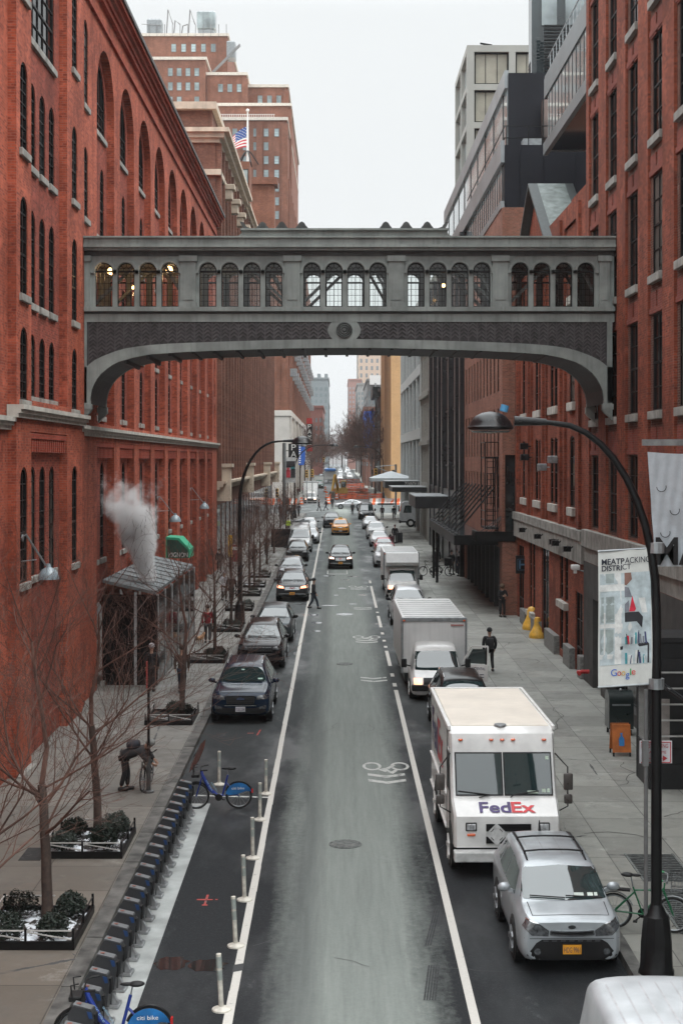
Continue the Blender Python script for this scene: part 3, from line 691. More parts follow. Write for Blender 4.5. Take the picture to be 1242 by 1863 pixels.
# ================================================================== stepped brick tower beyond the avenue
tw = thing('brick_tower', 'tall stepped tan brick tower block with rooftop machinery beyond the market hall', 'building', (-30, 245, G(240)))
def X_(px, y): return (px - CX) / F * y
def Z_(py, y): return CAMZ + (CY - py) / F * y
stages = [(255, 521, 236, 219, 300), (372, 528, 250, 193, 300), (445, 523, 256, 159, 300), (376, 448, 253, 137, 300), (255, 374, 252, 109, 300), (255, 414, 262, 66, 300)]
b = MB(); tp = MB()
for i, (p0, p1, y, pt, yb) in enumerate(stages):
    x0, x1 = X_(p0 - (70 if p0 < 260 else 0), y), X_(p1, y); z = Z_(pt, y)
    b.box(x0, x1, y, yb, 17 if i == 0 else 25, z); tp.box(x0 - .1, x1 + .25, y - .25, yb, z, z + .5)
    if p1 > 440:
        b.box(x1 - .8, x1 + .25, y - .2, y + 1, 17, z - .6)
b.box(-60, -8.45, 236.2, 430, 17, 56)
for i in range(26): b.box(-8.45, -8.0, 237 + i * 7.4, 239.2 + i * 7.4, 17, 55.9)
for uc in (X_(397, 236), X_(472, 236)): b.box(uc - .5, uc + .5, 235.6, 236.2, 17, Z_(224, 236))
b.build('wall', brickT, tw); tp.build('parapet', M('cream_coping', (.6, .55, .48), .8), tw)
b = MB(); b.box(-60, -8.0, 235.6, 430.3, -.5, 17.2); b.box(-60, -7.7, 235.4, 430.4, 16.4, 17.3)
for i in range(9): b.box(-8.05, -7.6, 237 + i * 21, 238.5 + i * 21, -.5, 16.4)
b.build('stone_base', M('cream_limestone', (.52, .49, .45), .8, var=.12, scale=.3, world=True), tw)
tF = M('grey_metal_sash', (.16, .2, .21), .5); tG = M('glass_painted_pale_sky', (.3, .37, .38), .08, spec=.8, var=.5, scale=.25, world=True)  # tG: reflected sky painted in as a pale base colour
def tower_win(px0, py0, px1, py1, y, nm='window'):
    x0, x1 = X_(px0, y), X_(px1, y); z1, z0 = Z_(py0, y), Z_(py1, y)
    put_window(tw, ((x0 + x1) / 2, y - .04, z0), 0, x1 - x0, z1 - z0, 'r', 1, 3, .05, tF, tG, None, name=nm)
for (a0, a1, yy, t0, t1, step) in ((448, 515, 256, 166, 214, 17), (376, 440, 253, 145, 190, 17), (286, 368, 252, 116, 212, 16), (290, 405, 262, 72, 104, 18), (400, 515, 236, 226, 400, 19)):
    for jr in range(8):
        py = t0 + 8 + jr * (26 if yy > 240 else 25)
        if py + 14 > t1: break
        for ic in range(8):
            px = a0 + 4 + ic * step
            if px + 9 > a1: break
            if yy == 236 and px < 440 and py < 300 and False: continue
            if (jr * 3 + ic * 5) % 7: tower_win(px, py, px + 8.5, py + 14.5, yy - .02, 'small_window')
for k in range(24):
    for z in range(5):
        if k < 16: put_window(tw, (-8.43, 240.6 + k * 7.4, 19 + z * 4.4), RL, 3.6, 2.6, 'r', 3, 3, .05, tF, tG, None)
b = MB()
for i in range(14):
    y = 240 + i * 13
    for z in (23.2, 27.6, 32): b.box(-8.0, -6.9, y, y + 2.2, z, z + 1.3)
b.build_each('air_conditioner', steel, tw)
for (p0, p1, pt, pb, y, mt, nm) in ((267, 294, 34, 62, 262, steel, 'roof_tank'), (358, 392, 20, 52, 268, winB, 'vent_tower'), (360, 390, 52, 80, 268.2, steel, 'vent_tower'), (412, 428, 74, 105, 258, steel, 'roof_tank')):
    b = MB(); x0, x1 = X_(p0, y), X_(p1, y)
    b.bbox(x0, x1, y, y + 3, Z_(pb, y), Z_(pt, y), .2)
    for k in range(4): b.box(x0 + (x1 - x0) * (k + .4) / 4, x0 + (x1 - x0) * (k + .5) / 4, y - .12, y, Z_(pb, y), Z_(pt, y))
    b.build(nm, mt, tw)
b = MB()
for px in range(272, 420, 14): p = at(px, 66, 261.8); b.tube([p, p + V(0, 0, 2.2)], .07, 5)
p, q = at(258, 44, 261.8), at(296, 46, 261.8); b.tube([p, q], .06, 5)
for px in (303, 316, 330, 343): p = at(px, 66, 262); b.tube([p, p + V(.3, 0, 1.9 + (px % 5)), p + V(1.2, 0, 2.2)], .12, 6)
p = at(418, 96, 259); b.bar(p + V(-3, -2, -4), p + V(2, -2, 1), .2); b.bar(p + V(-3, -1, -4), p + V(2, -1, 1), .2)
b.build('roof_pipes', M('grey_pipework', (.2, .2, .2), .6), tw)
b = MB(); y = 235.8
for k in range(26): p = at(398 + k * 4, 219, y); b.tube([p, p + V(0, 0, 1.0)], .04, 4)
for dz in (.5, 1): b.bar(at(397, 219, y) + V(0, 0, dz), at(500, 219, y) + V(0, 0, dz), .06)
b.build('railing', white, tw)
# ================================================================== RIGHT: near brick warehouse with piers
wh = thing('brick_building', 'red brick warehouse with tall dark windows between brick piers at the near right', 'building', (9.7, 40, G(40)))
wb = MB(); st = MB(); sl_ = MB()
cols = [54.0 - 3.48 * i for i in range(11)]
rows = ((23.4, 26.6), (19.1, 22.3), (14.85, 17.95), (10.65, 13.65), (6.55, 9.3))
ops = [(c - 1.0, c + 1.0, 6.45, 28.5, 'r') for c in cols]
wall(wb, PR(9.7), 17, 55.6, 5.2, 30.5, ops, .1)
for c in cols:
    iops = [(c - .72, c + .72, z0, z1, 'r') for z0, z1 in rows]
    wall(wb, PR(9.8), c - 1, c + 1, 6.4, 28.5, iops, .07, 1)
    for z0, z1 in rows:
        put_window(wh, (9.85, c, z0), RR, 1.44, z1 - z0, 'r', 2, 4, .12, winF, winG, stoneG if z0 > 7 else None, sillh=.26)
        if z0 > 7: 
            for dx in (-.5, .5): wb.box(9.76, 9.805, c + dx - .38, c + dx + .38, z0 - 1.15, z0 - .5, 2)
        wb.box(9.74, 9.805, c - .98, c + .98, z1 + .02, z1 + .2, 2)
wb.quad((9.7, 55.6, -.6), (24, 55.6, -.6), (24, 55.6, 30.5), (9.7, 55.6, 30.5)); wb.quad((9.7, 17, -.6), (24, 17, -.6), (24, 17, 30.5), (9.7, 17, 30.5)); wb.quad((9.7, 17, 30.5), (24, 17, 30.5), (24, 55.6, 30.5), (9.7, 55.6, 30.5))
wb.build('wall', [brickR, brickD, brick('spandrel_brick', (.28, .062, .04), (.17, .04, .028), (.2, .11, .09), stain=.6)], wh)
b = MB()
for i in range(10): b.bbox(9.5, 9.99, 17.1 + i * 3.85, 17.1 + i * 3.85 + 3.83, 5.75 + (.02 if i % 2 else 0), 6.44, .02)
b.box(9.62, 9.9, 17, 55.62, 5.2, 5.75)
b.build_each('stone_ledge', stoneG, wh)
stu = M('dark_grey_stucco', (.06, .058, .055), .8, var=.3, scale=1.5, world=True, bmp=.2)
b = MB(); wall(b, PR(9.6), 17, 55.6, -.6, 5.2, [(52, 53.6, .3, 3.9, 'r'), (45.5, 50.8, .9, 3.9, 'r'), (40.3, 44, .3, 4.1, 'r'), (31, 36.5, .3, 4.2, 'r')], .35); b.quad((9.6, 55.6, -.6), (9.72, 55.6, -.6), (9.72, 55.6, 5.2), (9.6, 55.6, 5.2))
b.build('ground_floor', stu, wh)
for y, w_, z0, h_ in ((52.8, 1.6, .32, 3.55), (48.15, 5.3, .9, 3.0), (42.15, 3.7, .3, 3.8), (33.75, 5.5, .3, 3.9)): put_window(wh, (9.93, y, z0), RR, w_, h_, 'r', 3, 3, .3, winF, winG, None, name='shop_window')
b = MB()
for k in range(9): b.box(9.72, 9.78, 45.6, 50.7, 2.4 + k * .15, 2.46 + k * .15)
b.build('louvre', darkM, wh)
# black wooden vestibule in front of it
ve = thing('vestibule', 'black timber entrance vestibule with a glass side panel behind the near lamp post', 'vestibule', (8.9, 38.4, G(38)))
z = G(38) + .15; b = MB()
bw = M('black_stained_timber', (.014, .014, .015), .5, var=.3, world=True)
b.box(8.22, 9.58, 37.6, 37.68, z, z + 3.9); b.box(8.22, 8.28, 37.68, 39.2, z, z + 1.15); b.box(8.22, 8.28, 37.68, 39.2, z + 3.0, z + 3.9)
b.box(8.22, 8.3, 37.68, 37.82, z, z + 3.9); b.box(8.22, 8.3, 39.05, 39.2, z, z + 3.9); b.box(8.15, 9.58, 37.5, 39.3, z + 3.9, z + 4.02); b.box(8.28, 9.58, 39.12, 39.2, z, z + 3.9)
for k in range(9): b.box(8.24, 9.56, 37.57, 37.6, z + .3 + k * .4, z + .66 + k * .4)
b.build('panelling', bw, ve)
b = MB(); b.box(8.235, 8.265, 37.82, 39.05, z + 1.15, z + 3.0); b.build('pane', M('grey_reflective_glass', (.1, .1, .1), .06, spec=1., var=.3), ve)
b = MB()
for k in range(5): b.box(8.5, 9.5, 37.4, 37.43, z + 3.1 - k * .42, z + 3.14 - k * .42)
b.build('shelf_slat', M('white_slats', (.5, .5, .48), .5), ve)
b = MB(); b.box(8.45, 8.75, 37.53, 37.56, z + 1.3, z + 2.4); b.build('notice', M('pale_notice', (.3, .27, .25), .6), ve)
aw = thing('slanted_awning', 'slanted dark awning frame with pale patches to the right of the black lamp post', 'awning', (8.8, 35.6, G(35) + 2.6))
b = MB(); p, q = at(1213, 1255, 36.6), at(1290, 1310, 35.2)
for d in (0, .35, .7): b.bar(p + V(0, d, 0), q + V(0, d, 0), .06)
for t in (0, .25, .5, .75, 1): r = p.lerp(q, t); b.bar(r, r + V(0, .7, .05), .05)
b.build('frame', bw, aw); b = MB()
b.quad(p + V(.05, .02, .05), q + V(.05, .02, .05), q + V(.05, .68, .09), p + V(.05, .68, .09)); b.build('cover', darkM, aw)
# white cloth banner with a huge M, hung square to the street from a rail
Yb = 36.0; pa = at(1176, 822, Yb); Xa = pa.x; zt = pa.z; Wb = 9.6 - Xa; Hb = 2.9
b = MB(); b.bar((Xa - .12, Yb, Z_(805, Yb)), (9.72, Yb, Z_(805, Yb)), .14, .16)
tag(b.build('wall_rail', M('grey_aluminium_rail', (.3, .32, .32), .4, metal=.4), origin=(9.5, Yb, zt)), 'pale metal rail sticking out of the warehouse wall above the white cloth banner', 'rail')
bn = thing('cloth_banner', 'large white cloth banner with bold black letters hanging beside the right warehouse wall', 'banner', (9.4, Yb, zt - Hb))
b = MB(); NU, NV = 46, 40
def bpos(u, v):
    f = .018 * math.sin(u * 9 - v * 11 + 1.2 * math.sin(v * 5)) * (.3 + v) + .016 * math.sin(u * 23 - v * 19) * v * (1 - v) * 3 + .006 * math.sin(u * 41 + v * 13)
    return (Xa + Wb * u + .2 * v * (1 - u), Yb - .05 + f, zt - Hb * v - .05 * math.sin(PI * u) * (1 - v))
g = [[bpos(i / NU, j / NV) for j in range(NV + 1)] for i in range(NU + 1)]
for i in range(NU):
    for j in range(NV): b.quad(g[i][j], g[i + 1][j], g[i + 1][j + 1], g[i][j + 1])
b.build('cloth', M('white_banner_cloth', (.56, .62, .66), .8, var=.06), bn, smooth=80)
b = MB()
vs, fs = TX['~MARK']; x0 = (1189 - CX) / F * Yb; lw_ = .66 * 3.4
b.add([(x0 + x * lw_, Yb - .17, zt - Hb + .05 + y * .70) for x, y in vs], fs); b.build('lettering', M('black_print', (.012, .012, .013), .7), bn)
b = MB()
for u, v in ((.16, .3), (.34, .5), (.18, .7)):
    p = Vector(bpos(u, v)); b.add([p + V(rr * math.cos(t), -.06, rr * math.sin(t)) for k in range(9) for rr in (.11, .13) for t in (PI + PI * k / 8 * 1.1,)], [(2 * k, 2 * k + 1, 2 * k + 3, 2 * k + 2) for k in range(8)])
b.build_each('wind_slit', M('slit_shadow', (.05, .06, .07), .8), bn)

# ================================================================== R2: orange-red brick building with the arched windows
r2 = thing('brick_building', 'orange-red brick building with arched windows and a grey stone band right of the street', 'building', (9.7, 66, G(66)))
wb = MB(); st = MB()
cs_ = (59.5, 64.55, 69.5, 74.5)
ops = [(58, 61, 6.35, 19, 'r'), (62.6, 66.5, 6.35, 19, 'r'), (67.6, 71.5, 6.35, 19, 'r'), (72.7, 76.2, 6.35, 19, 'r')]
ground = [(56.4, 58.1, .4, 3.8, 'r'), (60.0, 60.9, .9, 2.7, 'r'), (61.3, 62.2, .9, 2.7, 'r'), (60, 60.9, 3.1, 5, 'r'), (61.3, 62.2, 3.1, 5, 'r'), (65.4, 67.6, .4, 5, 'r'), (70.0, 70.9, 1.6, 5, 'r'), (71.2, 72.1, 1.6, 5, 'r'), (74.2, 76.4, .4, 4.6, 'r')]
wall(wb, PR(9.7), 55.6, 77, -.6, 19.85, ops + ground, .1)
for (a, c, *_), uc in zip(ops, cs_):
    m_ = (a + c) / 2; ii = []
    ws = ((m_ - .62, m_ + .62),) if uc == 59.5 else ((m_ - 1.05, m_ - .12), (m_ + .12, m_ + 1.05))
    for u0, u1 in ws: ii += [(u0, u1, 7.15, 10.15, 's'), (u0, u1, 11.55, 15.2, 's'), (u0, u1, 16, 18.4, 's')]
    wall(wb, PR(9.8), a, c, 6.3, 19, ii, .07, 1)
    for u0, u1 in ws:
        for z0, z1 in ((7.15, 10.15), (11.55, 15.2), (16, 18.4)): put_window(r2, (9.86, (u0 + u1) / 2, z0), RR, u1 - u0, z1 - z0, 's', 1, 4, .06, winF, winG, None)
    for z in (7.15, 11.55, 16): st.bbox(9.66, 9.82, ws[0][0] - .15, ws[-1][1] + .15, z - .36, z - .01, .02)
for a, c, z0, z1, k in ground: put_window(r2, (9.79, (a + c) / 2, z0), RR, c - a, z1 - z0, 'r', 2, 3, .08, winF, winG, None, name='ground_window' if z0 > .5 else 'dark_door')
for y in (60.95, 71.05): st.bbox(9.5, 9.73, y - 1.1, y + 1.15, 2.78 if y < 65 else 1.3, 3.08 if y < 65 else 1.58, .02)
wb.quad((9.7, 77, -.6), (24, 77, -.6), (24, 77, 19.85), (9.7, 77, 19.85)); wb.quad((9.7, 55.62, 19), (24, 55.62, 19), (24, 77, 19), (9.7, 77, 19))
for y in (57, 61.8, 67.05, 72.1, 76.6): wb.box(9.58, 9.7, y - .28, y + .28, 6.36, 19.5)
wb.box(9.72, 12, 55.7, 59.2, 19.0, 19.95)
wb.build('wall', [brickR, brickR], r2); st.build_each('sill', stone, r2)
b = MB(); b.box(9.5, 9.98, 55.62, 77, 5.05, 5.95); b.box(9.44, 9.98, 55.62, 77.05, 5.95, 6.34); b.build('stone_band', stoneG, r2)
b = MB()
for y0, y1 in ((55.62, 56.3), (58.2, 59.9), (62.3, 65.3), (67.7, 69.9), (72.2, 74.1)): b.bbox(9.46, 9.72, y0, y1, -.5, G(66) + .95, .03)
b.build_each('granite_plinth', M('grey_granite', (.2, .2, .19), .6, var=.3, scale=9, world=True), r2)
# gabled slate roof facing the street
sl1 = M('green_grey_slate', (.2, .23, .22), .6, var=.25, scale=3, world=True, bmp=.3)
A = V(9.55, 69.6, 22.5); b = MB()
for s_, yf, zf in ((1, 76.2, 18.2), (-1, 63.0, 18.2)):
    for x0, x1, m_ in ((9.3, 9.75, 1), (9.75, 11.1, 0), (11.1, 11.5, 1)):
        b.add([(x0, A.y, A.z), (x1, A.y, A.z), (x1, yf, zf), (x0, yf, zf), (x0, A.y, A.z + .16), (x1, A.y, A.z + .16), (x1, yf, zf + .16), (x0, yf, zf + .16)], ((0, 1, 2, 3), (4, 5, 6, 7), (0, 1, 5, 4), (2, 3, 7, 6), (0, 3, 7, 4), (1, 2, 6, 5)), m_)
b.box(11.5, 14, 64, 76, 18.8, 20.3, 0)
b.build('roof', [sl1, M('dark_slate_edge', (.07, .08, .08), .6, world=True)], r2)
b = MB(); b.add([(9.72, 63.6, 18.4), (9.72, 75.6, 18.4), (9.72, 69.6, 22.3)], ((0, 1, 2),)); b.build('gable_wall', brickR, r2)
# things fixed to it
for y, z in ((57.5, 5.55), (60.6, 5.6), (61.3, 5.62), (66, 5.6), (71.5, 5.62)):
    t = MB(); t.bbox(9.1, 9.4, y - .17, y + .17, z - .12, z + .1, .02); t.tube([(9.4, y, z), (9.52, y, z + .1)], .03, 6); t.add([(9.08, y - .2, z - .16), (9.08, y + .2, z - .16), (9.3, y + .2, z + .13), (9.3, y - .2, z + .13)], ((0, 1, 2, 3),))
    tag(t.build('floodlight', blackM, origin=(9.5, y, z)), {57.5: 'small black floodlight on the grey stone band, nearest the white security camera', 60.6: 'black floodlight of the close pair on the grey stone band, nearer one', 61.3: 'black floodlight of the close pair on the grey stone band, farther one', 66: 'single black floodlight midway along the grey stone band', 71.5: 'small black floodlight at the far end of the grey stone band'}[y], 'floodlight', 'floodlights on the stone band')
for (px, py, y, lab) in ((978, 812, 71.5, 'dark square wall fixture beside the upper arched windows, the upper one'), (975, 832, 71.3, 'dark angled shade below the square fixture beside the arched windows'), (1001, 850, 65.2, 'small tilted pale-topped floodlight beside the arched windows'), (1021, 836, 62, 'short pale bracket on the brick pier by the narrow window')):
    p = at(px, py, y); p.x = 9.35; t = MB(); t.bbox(p.x - .2, p.x + .2, y - .2, y + .2, p.z - .16, p.z + .16, .03); t.bar((p.x, y, p.z), (9.7, y, p.z), .06)
    tag(t.build('wall_fixture', [steel if 'pale' in lab else blackM], origin=p), lab, 'wall light')
hs = thing('hanging_sign', 'square black hotel blade sign with a blue outlined letter H on the brick wall', 'sign', (9.1, 74, 3.6))
p = at(950, 1027, 74.0); b = MB(); b.bbox(p.x - .36, p.x + .36, p.y - .06, p.y + .06, p.z - .47, p.z + .47, .02); b.bar(p + V(.3, 0, .3), (9.72, p.y, p.z + .3), .05); b.build('panel', blackM, hs)
b = MB(); b.text('~H', p + V(-.2, -.075, -.22), (1, 0, 0), (0, 0, 1), .4, .44)
for q in ((-.28, .28, .27, .29), (-.28, .28, -.29, -.27)): b.box(p.x + q[0], p.x + q[1], p.y - .075, p.y - .07, p.z + q[2], p.z + q[3])
for q in (-.28, .26): b.box(p.x + q, p.x + q + .02, p.y - .075, p.y - .07, p.z - .27, p.z + .27)
b.build('letter', M('dull_blue_paint', (.05, .13, .22), .5), hs)
cm = thing('security_camera', 'white security camera on a wall arm near the dark doorway', 'camera', at(1045, 1035, 56)); p = at(1045, 1035, 56)
b = MB(); b.tube([p, (9.65, p.y - .2, p.z - .08)], .03, 6); b.build('arm', steel, cm); b = MB(); b.bbox(p.x - .16, p.x + .16, p.y - .3, p.y + .1, p.z - .03, p.z + .17, .04); b.tube([p + V(-.02, -.2, .02), p + V(-.02, -.2, -.16)], .07, 8); b.build('housing', white, cm, smooth=40)
sp = thing('standpipe', 'small red fire connection pipe at the foot of the dark stucco wall', 'standpipe', (9.5, 55, G(55))); p = at(1062, 1222, 54.4)
b = MB(); b.tube([(9.62, p.y, p.z), (9.3, p.y, p.z)], .08, 10)
for d in (-.14, .14): b.tube([(9.35, p.y, p.z), (9.2, p.y + d, p.z - .05)], [.07, .09], 10)
b.build('pipe', M('red_fire_paint', (.45, .03, .03), .4), sp, smooth=40)
for k, (px, py) in enumerate(((968, 1148), (977, 1166))):
    x, y = gp(px, py); y = min(y, 71) ; x = (px - CX) / F * y; z = G(y) + .15
    b = MB(); b.lathe([(.40, 0), (.41, .1), (.36, .25), (.24, .45), (.17, .65), (.16, .85), (.13, .96), (.02, 1.0)], (x, y, z), 16) if k else b.lathe([(.5, 0), (.52, .12), (.47, .3), (.35, .52), (.27, .75), (.27, .95), (.2, 1.1), (.02, 1.16)], (x, y, z), 16)
    tag(b.build('bell_bollard', M('yellow_guard_paint', (.75, .42, .06), .45, var=.2, scale=4), origin=(x, y, z), smooth=50), ('yellow bell shaped wheel guard, the wider one farther along the brick wall', 'yellow bell shaped wheel guard, the narrower one nearer the viewer')[k], 'bollard', 'yellow wheel guards by the wall')

# ================================================================== R3: dark brown brick building, metal penthouse on top
r3 = thing('brick_building', 'dark brown brick building with rows of small arched windows and a black metal upper storey', 'building', (8.9, 88, G(88)))
wb = MB(); ops = []
rws = ((19.4, 21.6), (16.1, 18.5), (12.9, 15.4), (9.3, 12.0), (6.4, 8.4))
ys = [79 + 1.95 * i for i in range(11)]
for y in ys: ops += [(y - .4, y + .4, z0, z1, 's') for z0, z1 in rws]
ops += [(78.2, 98.8, .4, 4.3, 'r')]
wall(wb, PR(8.9), 77, 100, -.6, 22.8, ops, .08); wall(wb, PF(77), 8.9, 26, -.6, 22.8, [(9.05, 9.66, 4.8, 9.4, 'r')], .25)
wb.quad((8.9, 77, 22.8), (26, 77, 22.8), (26, 100, 22.8), (8.9, 100, 22.8)); wb.quad((8.9, 100, -.6), (26, 100, -.6), (26, 100, 22.8), (8.9, 100, 22.8))
wb.build('wall', brick('brown_street_brick', (.33, .13, .085), (.19, .08, .055), (.28, .19, .15), stain=.5), r3)
for y in ys:
    for z0, z1 in rws: put_window(r3, (8.97, y, z0), RR, .8, z1 - z0, 's', 1, 3, .06, winF, winG, None)
put_window(r3, (9.355, 77.24, 4.8), 0, .61, 4.6, 'r', 1, 3, .2, winF, winG, None, name='black_framed_window')
b = MB(); b.box(9.2, 9.4, 78.2, 98.8, .3, 4.4)
for k in range(9): b.box(8.95, 9.2, 79 + k * 2.4, 79.2 + k * 2.4, .3, 4.4)
b.build('shopfront', dk, r3)
met = M('black_metal_cladding', (.010, .011, .016), .5, spec=.2, var=.15, scale=.4, world=True); sil = M('silver_metal_fascia', (.3, .32, .33), .35, metal=.5, var=.2, scale=.5, world=True)
b = MB(); b.box(9.05, 26, 77.3, 100, 22.83, 26.25); b.box(9.6, 26, 80, 100, 26.25, 30.9)
for x in (9.9, 11.2, 12.9, 14, 15.4): b.box(x, x + .03, 77.27, 77.3, 22.85, 26.2)
b.build('penthouse', met, r3)
b = MB(); b.box(8.85, 9.05, 77.3, 128, 25.3, 26.5); b.box(9.4, 9.62, 80.2, 126, 30.1, 31.1); b.box(8.85, 9.1, 77.3, 128, 22.8, 23.2); b.box(9.45, 9.6, 80.2, 126, 26.4, 26.7)
b.build('fascia', sil, r3)
b = MB(); b.box(9.04, 9.1, 78, 127, 23.2, 25.3); b.box(9.55, 9.61, 80.3, 126, 26.7, 30.1)
g_ = b.build('window_band', winB, r3); b = MB()
for k in range(42): b.box(9.02, 9.04, 78.2 + k * 1.2, 78.32 + k * 1.2, 23.2, 25.3)
for k in range(9): b.box(9.52, 9.55, 82 + k * 5, 82.3 + k * 5, 26.7, 30.1)
b.build_each('mullion', blackM, g_)
b = MB()
for k in range(12): b.tube([(9.2 + k * 1.2, 77.6, 26.25), (9.2 + k * 1.2, 77.6, 27.35)], .03, 5)
for z in (26.7, 27.35): b.bar((9.1, 77.6, z), (24, 77.6, z), .05); b.bar((9.1, 77.6, z), (9.1, 100, z), .05)
b.build('railing', blackM, r3)
b = MB(); b.bbox(10.2, 11.2, 78.2, 79.2, 26.27, 26.85, .03); b.bbox(13, 14.6, 78.2, 79.4, 26.27, 26.7, .03); b.build_each('air_conditioner', steel, r3)
b = MB(); b.box(11.4, 16, 79.2, 79.9, 26.3, 29.2); b.build('roof_pavilion_glass', M('brown_reflective_glass', (.16, .11, .095), .12, spec=.9, var=.6, scale=.35, world=True), r3)
b = MB()
for k in range(12): b.box(11.4 + k * .4, 11.46 + k * .4, 79.14, 79.2, 26.3, 29.2)
b.build_each('mullion', blackM, r3)
# the glass upper volume nearer to us and the louvred tower
r6 = thing('glass_building', 'pale glass and silver banded building with a louvred tower rising at the upper right', 'building', (11, 70, 19.0))
b = MB(); b.box(10.72, 24, 59.3, 72.5, 24.92, 28.0); b.box(14, 24, 59.5, 72, 19.0, 24.9); b.build('body', M('dark_blue_glass', (.03, .038, .042), .08, spec=.6, var=.5, scale=.3, world=True), r6)
b = MB(); b.box(10.55, 24, 59, 72.8, 27.6, 28.6); b.box(10.5, 10.72, 59, 72.8, 24.7, 25.3); b.box(10.72, 24, 72.5, 72.75, 24.9, 25.3); b.box(10.58, 10.7, 59, 72.8, 28.6, 28.75); b.build('fascia', M('dull_grey_fascia', (.17, .185, .19), .4, metal=.4, var=.2, scale=.5, world=True), r6)
b = MB(); b.box(10.62, 10.69, 60, 72, 25.3, 27.6); g_ = b.build('window_band', winB, r6); b = MB()
for k in range(12): b.box(10.6, 10.62, 60.3 + k * 1.02, 60.39 + k * 1.02, 25.3, 27.6)
b.build_each('mullion', blackM, g_)
b = MB()
for k in range(13): b.tube([(10.75, 60 + k, 28.75), (10.75, 60 + k, 29.7)], .025, 5)
b.bar((10.75, 59, 29.7), (10.75, 72.8, 29.7), .05); b.build('railing', steel, r6)
x0, x1 = X_(966, 84), X_(1000, 84); b = MB(); b.box(x0 + .1, 26, 84.1, 86, 26, 48); b.box(x0, x0 + .5, 83.9, 84.3, 26, 48)
b.build('tower_glass', M('teal_black_glass', (.04, .055, .06), .05, spec=1., var=.4, scale=.2, world=True), r6)
b = MB()
for k in range(46):
    z = 28.2 + k * .2
    if z < 34.4: b.box(x1 - .6, 22, 82.3, 82.45, z, z + .11)
    if z < 33: b.box(x0 + .05, x0 + .15, 84.4, 85.8, z, z + .1)
b.build('louvre', blackM, r6)
b = MB(); b.box(x0 + .6, x1 + .4, 84.0, 84.08, 34.8, 48); b.box(x1 + .9, x1 + 2.2, 84.0, 84.08, 34.8, 48); b.build('pane', winB, r6)
# pale concrete grid tower
r5 = thing('concrete_building', 'pale concrete grid tower with louvred square windows behind the black metal storey', 'building', (9.7, 115, G(110)))
cg = M('pale_grid_concrete', (.36, .36, .33), .7, var=.08, scale=.4, world=True); lv = M('cream_blinds', (.33, .31, .25), .6, var=.1, scale=1, world=True)
y0 = 107.; xl_ = X_(849, y0); zt_ = Z_(82, y0); rw = (zt_ - Z_(432, y0)) / 5.04
b = MB(); ops = []; cells = []
for j in range(6):
    for i in range(4):
        a = xl_ + .55 + i * 3.1; z1 = zt_ - .5 - j * rw; ops.append((a, a + 2.6, z1 - rw + .45, z1, 'r'))
wall(b, PF(y0), xl_, xl_ + 13, 5, zt_, ops, .3); so_ = []
for j in range(6):
    for i in range(2): so_.append((y0 + .6 + i * 5.2, y0 + 5.2 + i * 5.2, zt_ - .5 - (j + 1) * rw + .45, zt_ - .5 - j * rw, 'r'))
wall(b, PR(xl_), y0, y0 + 11, 5, zt_, so_, .3); b.quad((xl_, y0, zt_), (xl_ + 13, y0, zt_), (xl_ + 13, y0 + 11, zt_), (xl_, y0 + 11, zt_))
wall(b, PR(xl_), y0 + 11, y0 + 34, 5, 26.5, [(y0 + 11.6 + i * 5.6, y0 + 16.8 + i * 5.6, 10 + j * 4.1, 13.6 + j * 4.1, 'r') for i in range(4) for j in range(4)], .3)
b.quad((xl_, y0 + 11, 26.5), (xl_ + 13, y0 + 11, 26.5), (xl_ + 13, y0 + 34, 26.5), (xl_, y0 + 34, 26.5)); b.quad((xl_, y0 + 34, 5), (xl_ + 13, y0 + 34, 5), (xl_ + 13, y0 + 34, 26.5), (xl_, y0 + 34, 26.5))
b.build('wall', cg, r5)
for a, c, z0, z1, k in ops: put_window(r5, ((a + c) / 2, y0 + .28, z0), 0, c - a, z1 - z0, 'r', 3, 1, .2, winF, lv, None, fr=.12)
for a, c, z0, z1, k in so_: put_window(r5, (xl_ + .28, (a + c) / 2, z0), RR, c - a, z1 - z0, 'r', 3, 1, .2, cg, winB, None, fr=.1)
for i in range(4):
    for j in range(4): put_window(r5, (xl_ + .28, y0 + 14.2 + i * 5.6, 10 + j * 4.1), RR, 5.2, 3.6, 'r', 4, 2, .2, cg, winB, None, fr=.1)
b = MB(); p = at(880, 79, 108); b.bar(p + V(-.3, 0, 0), p + V(.6, 0, -.15), .12); b.tube([p + V(0, 0, -.3), p], .05, 5); b.build('roof_mast', blackM, r5)

# ================================================================== farther right frontages
r4 = thing('office_building', 'dark glazed office building with black vertical piers on the right side', 'building', (8.9, 118, G(118)))
b = MB(); b.box(8.95, 26, 100.2, 134.8, -.5, 25); b.build('body', M('brown_reflective_glass', (.16, .11, .095), .12, spec=.9, var=.6, scale=.35, world=True), r4)
b = MB()
for y in (100.2, 104.2, 110.5, 117.5, 122, 128, 133.6): b.box(8.6, 9.0, y, y + 1.15, -.5, 25.2)
for z in (8.6, 13, 17.4, 21.8): b.box(8.88, 8.96, 100.2, 134.8, z, z + .14)
b.box(8.7, 8.96, 100.2, 134.8, -.5, 6.8); b.build_each('pier', M('black_stone_pier', (.014, .014, .016), .3, world=True), r4)
r7 = thing('stone_building', 'narrow grey stone fronted building between the dark glazed block and the white grid', 'building', (8.9, 142, G(142)))
b = MB(); wall(b, PR(8.8), 135, 150, -.5, 27, [(136.2 + i * 2.9, 137.7 + i * 2.9, 6.8 + j * 4.7, 10 + j * 4.7, 'r') for i in range(5) for j in range(4)], .3); b.box(9.2, 25, 135.1, 149.9, -.5, 26.9)
for z in (10.6, 15.3, 20): b.box(8.5, 8.8, 135, 150, z, z + .4)
